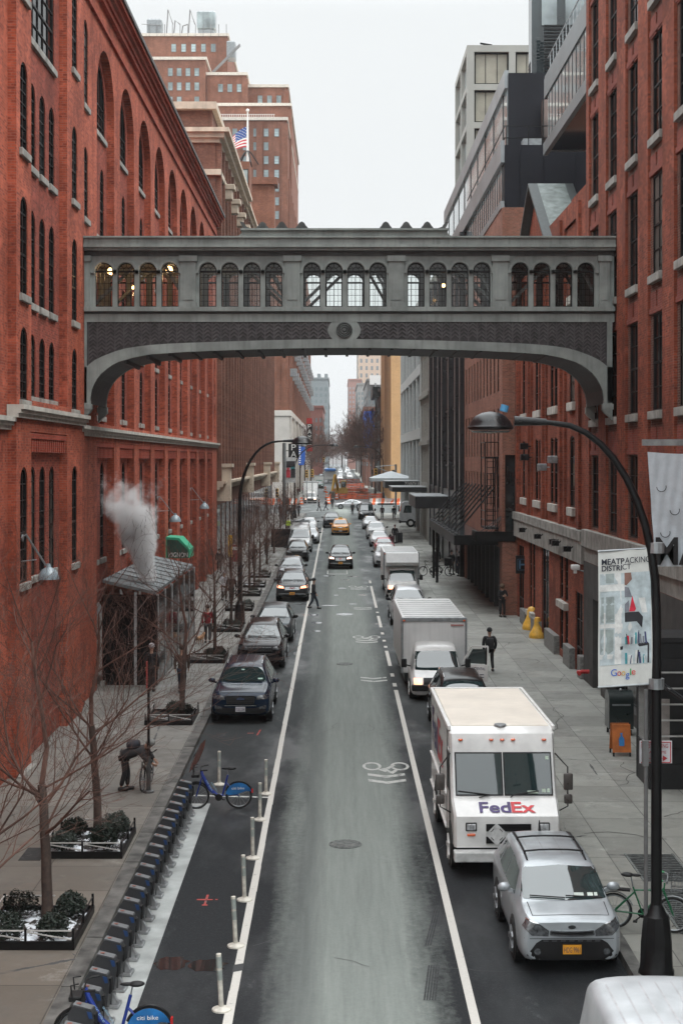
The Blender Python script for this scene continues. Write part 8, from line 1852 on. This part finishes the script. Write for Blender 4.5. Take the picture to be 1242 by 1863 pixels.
# small dog
x, y = gp(364, 1178); dg_ = thing('dog', 'small ginger dog beside the person in the red jacket', 'dog', (0, 0, 0)); fur = M('ginger_fur', (.35, .19, .1), .9, var=.35, scale=12, bmp=.5)
J = [(V(0, .18, .30), (.075, .085)), (V(0, 0, .30), (.08, .09)), (V(0, -.17, .31), (.085, .105)), (V(0, -.27, .40), .06), (V(0, -.33, .47), (.06, .06)), (V(0, -.42, .45), .03), (V(0, .28, .36), .03), (V(0, .38, .45), .022)]; E = [(0, 1), (1, 2), (2, 3), (3, 4), (4, 5), (0, 6), (6, 7)]
for sg in (1, -1):
    J += [(V(sg * .055, -.17, .22), .035), (V(sg * .06, -.155, .13), .022), (V(sg * .06, -.18, .03), .022), (V(sg * .055, .17, .24), .05), (V(sg * .06, .13, .17), .03), (V(sg * .06, .21, .10), .018), (V(sg * .06, .19, .03), .022), (V(sg * .045, -.315, .53), .02)]; n = len(J) - 8; E += [(2, n), (n, n + 1), (n + 1, n + 2), (0, n + 3), (n + 3, n + 4), (n + 4, n + 5), (n + 5, n + 6), (4, n + 7)]
skin('body', J, E, fur, dg_, 1); dg_.location = (x, y, G(y) + .15); dg_.rotation_euler = (0, 0, R(150))

# ================================================================== MARQUEES ON THE RIGHT
mq = thing('marquee', 'black steel marquee hung on slanted rods over the right pavement', 'marquee', (7.7, 88, 4.6))
b = MB(); b.box(6.5, 8.88, 79, 100, 4.55, 4.62); b.box(6.45, 6.6, 79, 100, 4.4, 4.95); b.box(6.45, 8.88, 78.9, 79.05, 4.4, 4.95); b.box(7.5, 9.68, 77.05, 78.85, 4.75, 5.15); b.box(7.45, 7.6, 77, 78.9, 4.7, 5.25); b.box(7.45, 9.6, 76.95, 77.1, 4.7, 5.25); b.build('frame', blackM, mq)
b = MB(); b.box(6.62, 8.87, 79.1, 99.9, 4.63, 4.68); b.build('roof_sheet', M('wet_dark_roof_sheet', (.05, .06, .065), .12, var=.4, scale=1, world=True), mq)
for k in range(10):
    y = 79.6 + k * 2.2; b = MB(); b.tube([(6.55, y, 4.95), (8.92, y + 1.1, 7.6)], .05, 6); b.lathe([(.12, -.1), (.12, .1)], (6.6, y, 4.95), 10, 'x'); b.build('tie_rod', blackM, mq)
for y in (96, 99.5): b = MB(); b.tube([(6.7, y, G(y)), (6.7, y, 4.5)], .09, 8); b.build('column', blackM, mq)
b = MB()
for k in range(6): b.tube([(7.7 + k * .3, 77.3, 5.2), (9.4, 77.6 + k * .2, 6.4)], .02, 4)
b.build('stay_cable', blackM, mq)
fx = thing('fire_escape', 'black iron fire escape cage on the brown building above the marquee', 'fire escape', (8.3, 79, 5.2)); b = MB(); X0, X1, Y0, Y1 = 8.15, 8.88, 78.6, 80.8
for z in (5.3, 9.2): b.box(X0, X1, Y0, Y1, z, z + .1)
for xx in (X0, X1 - .06):
    for yy in (Y0, Y1): b.bar((xx, yy, 5.3), (xx, yy, 10.1 if xx == X0 else 9.3), .06)
for z in (5.8, 6.3, 10.1): b.bar((X0, Y0, z), (X0, Y1, z), .05); b.bar((X0, Y0, z), (X1, Y0, z), .05)
for k in range(12): b.bar((X0 + .1, Y0 + .15, 5.4 + k * .33), (X0 + .55, Y0 + .15, 5.4 + k * .33), .03)
for xx in (X0 + .1, X0 + .55): b.bar((xx, Y0 + .15, 5.3), (xx, Y0 + .15, 9.3), .04)
b.build('cage', blackM, fx)
def flat_canopy(label, x0, x1, y0, y1, z0, z1, text=None):
    t = thing('flat_canopy', label, 'canopy', (x1, y0, z0)); b = MB(); b.bbox(x0, x1, y0, y1, z0, z1, .03); b.build('box', M('black_canopy_panel', (.014, .015, .016), .4, var=.2, world=True), t)
    b = MB(); b.box(x0 - .03, x1, y0 - .03, y1, z1, z1 + .06); b.build('cap', steel, t)
    if text: b = MB(); b.text(text, (x0 + (x1 - x0) * .35, y0 - .035, z1 + .14), (1, 0, 0), (0, 0, 1), (x1 - x0) * .62, .42); b.build('lettering', M('pale_sign_letters', (.5, .5, .48), .5), t)
    return t
p, q = at(755, 904, 111), at(821, 925, 111); flat_canopy('deep black flat canopy nearest the viewer over the right pavement', p.x, 8.9, 111, 121, q.z, p.z)
p, q = at(713, 887, 140), at(781, 895, 140); flat_canopy('black flat canopy with pale letters reading 75 NINTH AVENUE', p.x, 8.9, 140, 149, q.z, p.z, '75 NINTH AVENUE')
p, q = at(700, 876, 152), at(760, 888, 152); flat_canopy('narrow black flat canopy farthest along the right pavement', p.x, 8.9, 152, 160, q.z, p.z)
tt = thing('white_tent', 'white fabric tent roof on poles at the far right corner of the avenue', 'tent', (7.5, 178, G(178))); b = MB(); e0, e1, ap = at(674, 870, 178), at(756, 870, 178), at(712, 857, 180)
x0, x1, y0, y1 = e0.x, e1.x, 178, 186; zc = e0.z; A_ = (ap.x, 182, ap.z); b.add([(x0, y0, zc), (x1, y0, zc), (x1, y1, zc), (x0, y1, zc), A_], ((0, 1, 4), (1, 2, 4), (2, 3, 4), (3, 0, 4)))
for (u, v), (r_, s_) in (((x0, y0), (x1, y0)), ((x0, y0), (x0, y1))): b.quad((u, v, zc), (r_, s_, zc), (r_, s_, zc - .4), (u, v, zc - .4))
b.build('canopy', M('pale_tent_fabric', (.5, .54, .56), .6, var=.06), tt)
for u, v in ((x0, y0), (x1, y0), (x0, y1), (x1, y1)): b = MB(); b.tube([(u, v, G(v)), (u, v, zc)], .04, 6); b.build('pole', steel, tt)
# ================================================================== SIGNS AND SIGNALS ROUND THE AVENUE
sgM = M('signal_yellow', (.75, .42, .03), .45)
def signal(px, py, y, label, black=False, pole=True):
    p = at(px, py, y); t = thing('traffic_signal', label, 'traffic light', (p.x, y, G(y)), 'traffic lights round the avenue'); b = MB()
    for k in range(3): b.bbox(p.x - .2, p.x + .2, y - .15, y + .15, p.z - .62 + k * .42, p.z - .22 + k * .42, .03)
    hd_ = b.build('housing', blackM if black else sgM, t); b = MB()
    for k in range(3): b.tube([(p.x, y - .15, p.z - .42 + k * .42), (p.x, y - .32, p.z - .4 + k * .42)], [.15, .16], 10)
    b.build('visor', blackM, hd_); b = MB()
    if pole: b.tube([(p.x, y + .25, G(y)), (p.x, y + .25, p.z + .7)], .09, 8); b.build('pole', steel, t)
    return t
signal(558, 862, 236, 'yellow traffic light cluster across the avenue on the left, left one'); signal(568, 861, 240, 'yellow traffic light cluster across the avenue on the left, right one')
signal(504, 897, 196, 'yellow traffic light low at the far left corner of the road'); signal(589, 836, 330, 'small yellow signal hanging far down the street', pole=True)
sp2 = thing('signal_pole', 'grey signal pole reaching a long arm over the road from the right', 'signal pole', (7.8, 196, G(196))); b = MB(); p0, p1 = at(760, 868, 196), at(683, 850, 196)
b.tube([(8.0, 196, G(196)), (8.0, 196, p1.z + .4)], .14, 8); b.tube([(8.0, 196, p1.z - 1.2), (p1.x, 196, p1.z + .1)], .07, 6); b.tube([(8.0, 196, p1.z + .3), (p1.x, 196, p1.z + .1)], .05, 6); b.build('pole', steel, sp2)
signal(683, 861, 195.7, 'yellow traffic light hanging from the long grey arm over the road', pole=False); signal(715, 863, 195.5, 'black traffic light hanging from the long grey arm on the right', True, False)
t = thing('parking_garage_sign', 'black vertical sign with white letters P A on the far left pole', 'sign', at(534, 830, 190)); p = at(534, 820, 190); b = MB(); b.bbox(p.x - .68, p.x + .68, 190, 190.3, p.z - .95, p.z + .95, .04); b.bar((p.x - 1.5, 190.15, p.z), (p.x, 190.15, p.z), .1); b.build('panel', blackM, t); b = MB(); b.text('P', (p.x - .3, 189.98, p.z + .06), (1, 0, 0), (0, 0, 1), .62, .78); b.text('A', (p.x - .36, 189.98, p.z - .86), (1, 0, 0), (0, 0, 1), .74, .8); b.build('lettering', white, t)
p = at(549, 825, 233); b = MB(); b.prism([(p.x - .55, p.z - 1.9), (p.x - .55, p.z + 2.0), (p.x + .3, p.z + 2.0), (p.x + .55, p.z + .8), (p.x + .55, p.z - .9), (p.x + .35, p.z - 1.9)], lambda u, v, d: (u, 233 + d, v), 0, .25); t = tag(b.build('blue_sign', M('royal_blue_sign', (.02, .09, .36), .4), origin=p), 'tall royal blue vertical sign on the pale stone building', 'sign')
b = MB()
for k in range(9): b.box(p.x - .45, p.x - .2, 232.96, 233, p.z - 1.6 + k * .36, p.z - 1.4 + k * .36)
b.build('lettering', white, t)
t = thing('parking_garage_sign', 'tall narrow sign with stacked letters PARK far down the left side', 'sign', at(563, 790, 300)); p = at(563, 790, 300); b = MB(); b.box(p.x - .6, p.x + .6, 300, 300.3, p.z - 3.6, p.z + 3.4); b.build('panel', blackM, t); b = MB(); b.box(p.x - .6, p.x + .6, 299.9, 299.98, p.z - 3.6, p.z - 2.4); b.box(p.x - .6, p.x + .6, 299.9, 299.98, p.z + 2.2, p.z + 3.4); b.build_each('red_end', redL, t); b = MB()
b.text('P', (p.x - .35, 299.9, p.z + 1.2), (1, 0, 0), (0, 0, 1), .7, .9); b.text('A', (p.x - .4, 299.9, p.z + .1), (1, 0, 0), (0, 0, 1), .8, .9)
for k, ch_ in enumerate(('P', 'A')): pass
b.text('PARK', (p.x + .4, 299.9, p.z - 2.2), (0, 0, 1), (-1, 0, 0), 2.1, .75); b.build('lettering', white, t)
# banner pole at the left corner with a picture banner
t = thing('banner_pole', 'grey corner pole carrying a red and black picture banner at the far left', 'banner pole', (-5.9, 172, G(172))); p, q = at(520, 832, 172), at(538, 878, 172); x0, x1 = p.x, q.x
b = MB(); b.tube([(at(517, 800, 172).x, 172, G(172)), (at(517, 800, 172).x, 172, at(517, 806, 172).z)], .22, 8); b.build('pole', M('weathered_pole', (.16, .17, .17), .5), t)
b = MB(); n = 8; zt_, zb2 = p.z, q.z; H_ = zt_ - zb2; b.box(x0, x1, 171.9, 171.96, zb2, zt_); b.build('banner_cloth', M('pale_banner', (.55, .56, .56), .6), t); b = MB()
for u0, u1, v0, v1, m_ in ((.05, .95, .6, .85, 0), (.05, .45, .2, .5, 1), (.5, .95, .2, .55, 0), (.5, .9, .5, .66, 2), (.1, .35, .45, .58, 1)): b.box(x0 + (x1 - x0) * u0, x0 + (x1 - x0) * u1, 171.86, 171.89, zb2 + H_ * v0, zb2 + H_ * v1, m_)
b.build('picture', [pic[3], pic[4], pic[5]], t)
x, y = gp(511, 998); b = MB(); b.bbox(x - .9, x + .9, y - .4, y + .4, G(y) + .15, G(y) + 1.75, .04); b.box(x - .95, x + .95, y - .45, y + .45, G(y) + 1.75, G(y) + 1.82); tag(b.build('kiosk_box', blackM, origin=(x, y, G(y) + .15)), 'black cabinet standing on the left pavement near the white van', 'cabinet')
x, y = gp(428, 1032); b = MB(); z = G(y) + .15; b.bbox(x - .45, x + .45, y - .3, y + .3, z + .3, z + 1.6, .03); b.box(x - .4, x - .3, y - .25, y - .15, z, z + .3); b.box(x + .3, x + .4, y - .25, y - .15, z, z + .3); b.box(x - .3, x + .3, y - .31, y - .3, z + 1.2, z + 1.45, 1); tag(b.build('newspaper_box', [M('newsbox_red', (.26, .015, .02), .4), white], origin=(x, y, z)), 'dark red newspaper box on the left pavement by the slender trees', 'newspaper box')
x, y = gp(419, 1044); b = MB(); z = G(y) + .15; b.tube([(x, y, z), (x, y, z + 2.6)], .06, 8); b.box(x - .16, x + .16, y - .08, y - .05, z + 1.1, z + 2.7, 1); tag(b.build('sign_post', [blackM, sgM], origin=(x, y, z)), 'yellow upright sign strip on a pole among the left pavement trees', 'sign')
# ================================================================== ROAD WORKS BEYOND THE AVENUE
orM = M('orange_plastic', (.75, .13, .03), .5, var=.15); wbM = M('white_plastic', (.6, .59, .57), .5)
def barrier(x, y, label, rz=0):
    t = thing('barrier', label, 'barrier', (x, y, G(y)), 'orange and white water barriers'); 
    for k in range(6):
        b = MB(); xx = x - 1.5 + k * .5; b.prism([(-.3, 0), (-.3, .25), (-.12, .5), (-.1, 1.05), (.1, 1.05), (.12, .5), (.3, .25), (.3, 0)], lambda u, v, d: (xx + d + (v - .5) * .18, y + u, G(y) + v), 0, .5); b.build('panel', orM if k % 2 else wbM, t)
for k, (px, lab) in enumerate(((688, 'leftmost barrier of the right hand group'), (704, 'middle barrier of the right hand group'), (721, 'rightmost barrier of the right hand group'), (505, 'barrier at the far left corner, nearer the wall'), (523, 'barrier at the far left corner, nearer the road'))): barrier(X_(px, 234), 234, 'orange and white striped water barrier, ' + lab)
def drum(x, y, label):
    b = MB(); z = G(y)
    for k in range(5): b.lathe([(.34 - .03 * k, .08 + k * .22), (.32 - .03 * k, .3 + k * .22)], (x, y, z), 12, m=k % 2)
    b.lathe([(.45, 0), (.45, .08)], (x, y, z), 12, m=2); tag(b.build('traffic_drum', [orM, wbM, blackM], origin=(x, y, z)), label, 'traffic drum', 'orange traffic drums')
for k, (px, py) in enumerate(((548, 918), (597, 918), (594, 908), (591, 897), (612, 912), (617, 910))):
    x, y = gp(px, py); y = max(y, 226); x = X_(px, y); drum(x, y + 2 * k, 'orange and white traffic drum, ' + ('alone left of the white truck', 'nearest by the crossing', 'second in the line along the works', 'third in the line along the works', 'left of a close pair', 'right of a close pair')[k])
netM = M('orange_safety_mesh', (.62, .12, .05), .7, var=.4, scale=1.2)
def mesh_fence(x0, y0, x1, y1, label, h=1.1):
    t = thing('safety_fence', label, 'fence', (x0, y0, G(y0)), 'orange mesh fences of the road works'); n = max(3, int(math.hypot(x1 - x0, y1 - y0) / 2.5)); b = MB()
    pt = [(x0 + (x1 - x0) * i / n, y0 + (y1 - y0) * i / n) for i in range(n + 1)]
    for (xa, ya_), (xb, yb2) in zip(pt, pt[1:]):
        for z0, z1 in ((.1, .4), (.5, .75), (.85, h)): b.bar((xa, ya_, G(ya_) + (z0 + z1) / 2 + random.uniform(-.06, .06)), (xb, yb2, G(yb2) + (z0 + z1) / 2), .05, z1 - z0)
    b.build('mesh', netM, t); b = MB()
    for xa, ya_ in pt: b.tube([(xa, ya_, G(ya_)), (xa, ya_, G(ya_) + h + .15)], .05, 5)
    b.build('stake', M('orange_stake', (.6, .14, .05), .6), t)
mesh_fence(-1.4, 246, -.4, 300, 'orange mesh fence along the left edge of the road works'); mesh_fence(.4, 258, 8, 258, 'orange mesh fence across the front of the road works'); mesh_fence(.6, 290, 6.2, 292, 'orange mesh fence across the middle of the road works'); mesh_fence(1, 330, 6.2, 334, 'orange mesh fence in the back of the road works'); mesh_fence(.5, 380, 6, 384, 'orange mesh fence farthest back in the road works')
b = MB()
for k in range(30): x, y = random.uniform(0, 6), random.uniform(262, 330); s_ = random.uniform(.3, 1.0); b.bbox(x, x + s_ * 2.2, y, y + s_, G(y), G(y) + s_ * .5, .05, k % 4)
rb = b.build('rubble', [M('brown_earth', (.16, .09, .06), .9), M('pale_planks', (.4, .32, .24), .8), orM, wbM], origin=(3, 290, G(290))); rb['kind'] = 'stuff'; tag(rb, 'jumble of planks, earth and materials inside the road works', 'rubble')
# excavator
ex = thing('excavator', 'yellow excavator with a folded arm working behind the orange mesh fence', 'excavator', (0, 262, G(262))); z = G(262); x, _ = X_(606, 262), 0; yel = M('excavator_yellow', (.38, .22, .03), .5, var=.25)
for sg in (-1, 1): b = MB(); b.prism([(260, z + .1), (259.6, z + .5), (260, z + .9), (264, z + .9), (264.4, z + .5), (264, z + .1)], lambda u, v, d: (x + 1.4 + sg * .9 + d, u, v), -.25, .25); b.build('track', blackM, ex)
b = MB(); b.bbox(x + .2, x + 2.7, 260.4, 264, z + 1.0, z + 2.0, .08); b.build('body', yel, ex); b = MB(); b.bbox(x + 1.4, x + 2.4, 260.3, 261.8, z + 2.0, z + 3.4, .08); cb2 = b.build('cab', yel, ex); b = MB(); b.box(x + 1.5, x + 2.3, 260.24, 260.3, z + 2.2, z + 3.2); b.build('windscreen', carG, cb2)
b = MB(); b.bar((x + .9, 260.5, z + 1.8), (x + .3, 257.5, z + 4.4), .35, .5); b.build('boom', yel, ex); b = MB(); b.bar((x + .3, 257.5, z + 4.4), (x - .2, 256.2, z + 1.5), .3, .4); b.build('stick', yel, ex); b = MB(); b.bbox(x - .7, x + .3, 255.6, 256.5, z + .3, z + 1.5, .15); b.build('bucket', M('muddy_bucket', (.08, .06, .045), .7), ex)
# blue netting on a scaffold
nb = thing('scaffold_netting', 'tall blue scaffold netting hung on a building front far down the right side', 'netting', (X_(672, 330), 330, G(330))); b = MB(); xa, xb = X_(661, 330), X_(680, 330); z1, z0 = Z_(748, 330), Z_(815, 330); NV_ = 14; g = [[(xa + (xb - xa) * i / 8 + .15 * math.sin(j), 330 + .5 * math.sin(i * 1.7 + j * .9), z0 + (z1 - z0) * j / NV_) for j in range(NV_ + 1)] for i in range(9)]
for i in range(8):
    for j in range(NV_): b.quad(g[i][j], g[i + 1][j], g[i + 1][j + 1], g[i][j + 1])
b.quad((xa, 330, z0), (xa, 330, z1), (xa, 338, z1), (xa, 338, z0)); b.build('netting', M('bright_blue_netting', (.015, .12, .5), .6, var=.3, scale=.4), nb, smooth=70); b = MB()
for xx in (xa, xb, (xa + xb) / 2): b.tube([(xx, 331.2, G(330)), (xx, 331.2, z1 + 1)], .12, 6)
b.build('scaffold_pole', M('rusty_pole', (.25, .1, .06), .6), nb)
# trucks and traffic far away
gt = box_truck('dark green truck facing the viewer in the far left lane', X_(580, 330) , 330, 1.2, .8, 3.0, 6, cab=paint('truck_green', (.02, .07, .045), 0, .4), name='green_truck')
bl = MB(); bl.bbox(X_(588, 380), X_(612, 380), 380, 388, G(380) + 1, G(380) + 3.2, .2); bl.bbox(X_(590, 380), X_(611, 380), 379, 387, G(380) + 3.2, G(380) + 4, .3, 1)
tag(bl.build('covered_trailer', [white, M('blue_tarpaulin', (.03, .16, .45), .5)], origin=(-2.5, 384, G(380))), 'white trailer with a bright blue tarpaulin top far down the road', 'trailer')
def tiny(col):
    Bd = Body('sedan', 4.6, 1.85, 1.6, 1); b = MB(); b.v = list(Bd.v); b.f = list(Bd.f); b.m = [0] * len(b.f); Bd.patch(b, WS['sedan'][0], 'f', .02, .4, 1)
    for d in '+-': Bd.patch(b, [(1.5, .95), (2.05, 1.27), (3.25, 1.3), (3.75, 1.0)], d, .02, .5, 1)
    for sg in (1, -1):
        for yy in (-1.4, 1.4): b.lathe([(.34, 0), (.34, .2)], (sg * .8 - .1, yy, .34), 10, 'x', 2)
        Bd.patch(b, [(a * sg, c) for a, c in LAMPS['sedan']], 'f', .02, .5, 3)
    o = b.build('distant_car', [col, carG, tyre, lens], smooth=50); me = o.data; bpy.data.objects.remove(o); return me
cols_ = [('white', tiny(paint('car_white', (.6, .6, .6)))), ('silver', tiny(paint('pale_silver', (.42, .43, .44)))), ('black', tiny(paint('black', (.012, .013, .014)))), ('grey', tiny(paint('mid_grey', (.2, .21, .22))))]
rng = random.Random(12); lanes = (-4.6, -1.9, .9, 3.7)
for r_ in range(13):
    for ln in range(4):
        y = 395 + r_ * 16 + rng.uniform(-3, 3)
        if rng.random() < .12 or (ln > 1 and y < 402): continue
        cn, me = cols_[rng.choice((0, 0, 0, 1, 1, 2, 3))]; o = bpy.data.objects.new('distant_car', me); C.objects.link(o); o.location = (lanes[ln] + rng.uniform(-.3, .3), y, G(y)); o.scale = (1, 1, rng.choice((1, 1, 1.2, 1.45)))
        tag(o, '%s car of the distant queue, row %d behind the works, lane %d' % (cn, r_ + 1, ln + 1), 'car', 'cars in the distant queue')
# bare trees lining the far street
for i in range(12):
    for sd_ in (-1, 1):
        y = (285 if sd_ > 0 else 300) + i * 24 + rng.uniform(-4, 4); x = sd_ * rng.uniform(7.2, 8.2)
        plant_tree(FT[(i + (sd_ > 0)) % 2], x, y, G(y), rng.uniform(0, 6), (3.0 if sd_ > 0 else 2.4) + rng.uniform(-.2, .25), 'bare brown street tree beyond the avenue, number %d along the %s side' % (i + 1, 'right' if sd_ > 0 else 'left'), 'bare trees beyond the avenue')
for i in range(7):
    y = 640 + i * 45; plant_tree(FT[i % 2], rng.uniform(-5, 5), y, G(y), rng.uniform(0, 6), 2.5, 'hazy bare tree closing the far end of the street, number %d from the front' % (i + 1), 'hazy trees at the end of the street')
# roof garden on the far left block, white van traffic, distant steam left out of the way
dg = bpy.context.evaluated_depsgraph_get()
for o in SK:
    me = bpy.data.meshes.new_from_object(o.evaluated_get(dg)); o.modifiers.clear(); o.data = me; me.polygons.foreach_set('use_smooth', [True] * len(me.polygons))
# ================================================================== HAZE
m = bpy.data.materials.new('winter_haze'); m.use_nodes = True; nt = m.node_tree; nt.nodes.remove(nt.nodes['Principled BSDF'])
pv = nd(nt, 'ShaderNodeVolumePrincipled'); pv.inputs['Color'].default_value = (.93, .96, .98, 1); pv.inputs['Density'].default_value = .00016; pv.inputs['Anisotropy'].default_value = .2
nt.links.new(pv.outputs[0], nt.nodes['Material Output'].inputs['Volume'])
b = MB(); b.box(-500, 500, -50, 1500, -5, 112); hz_ = b.build('haze', m); hz_['kind'] = 'stuff'; tag(hz_, 'thin pale winter haze over the street', 'haze')
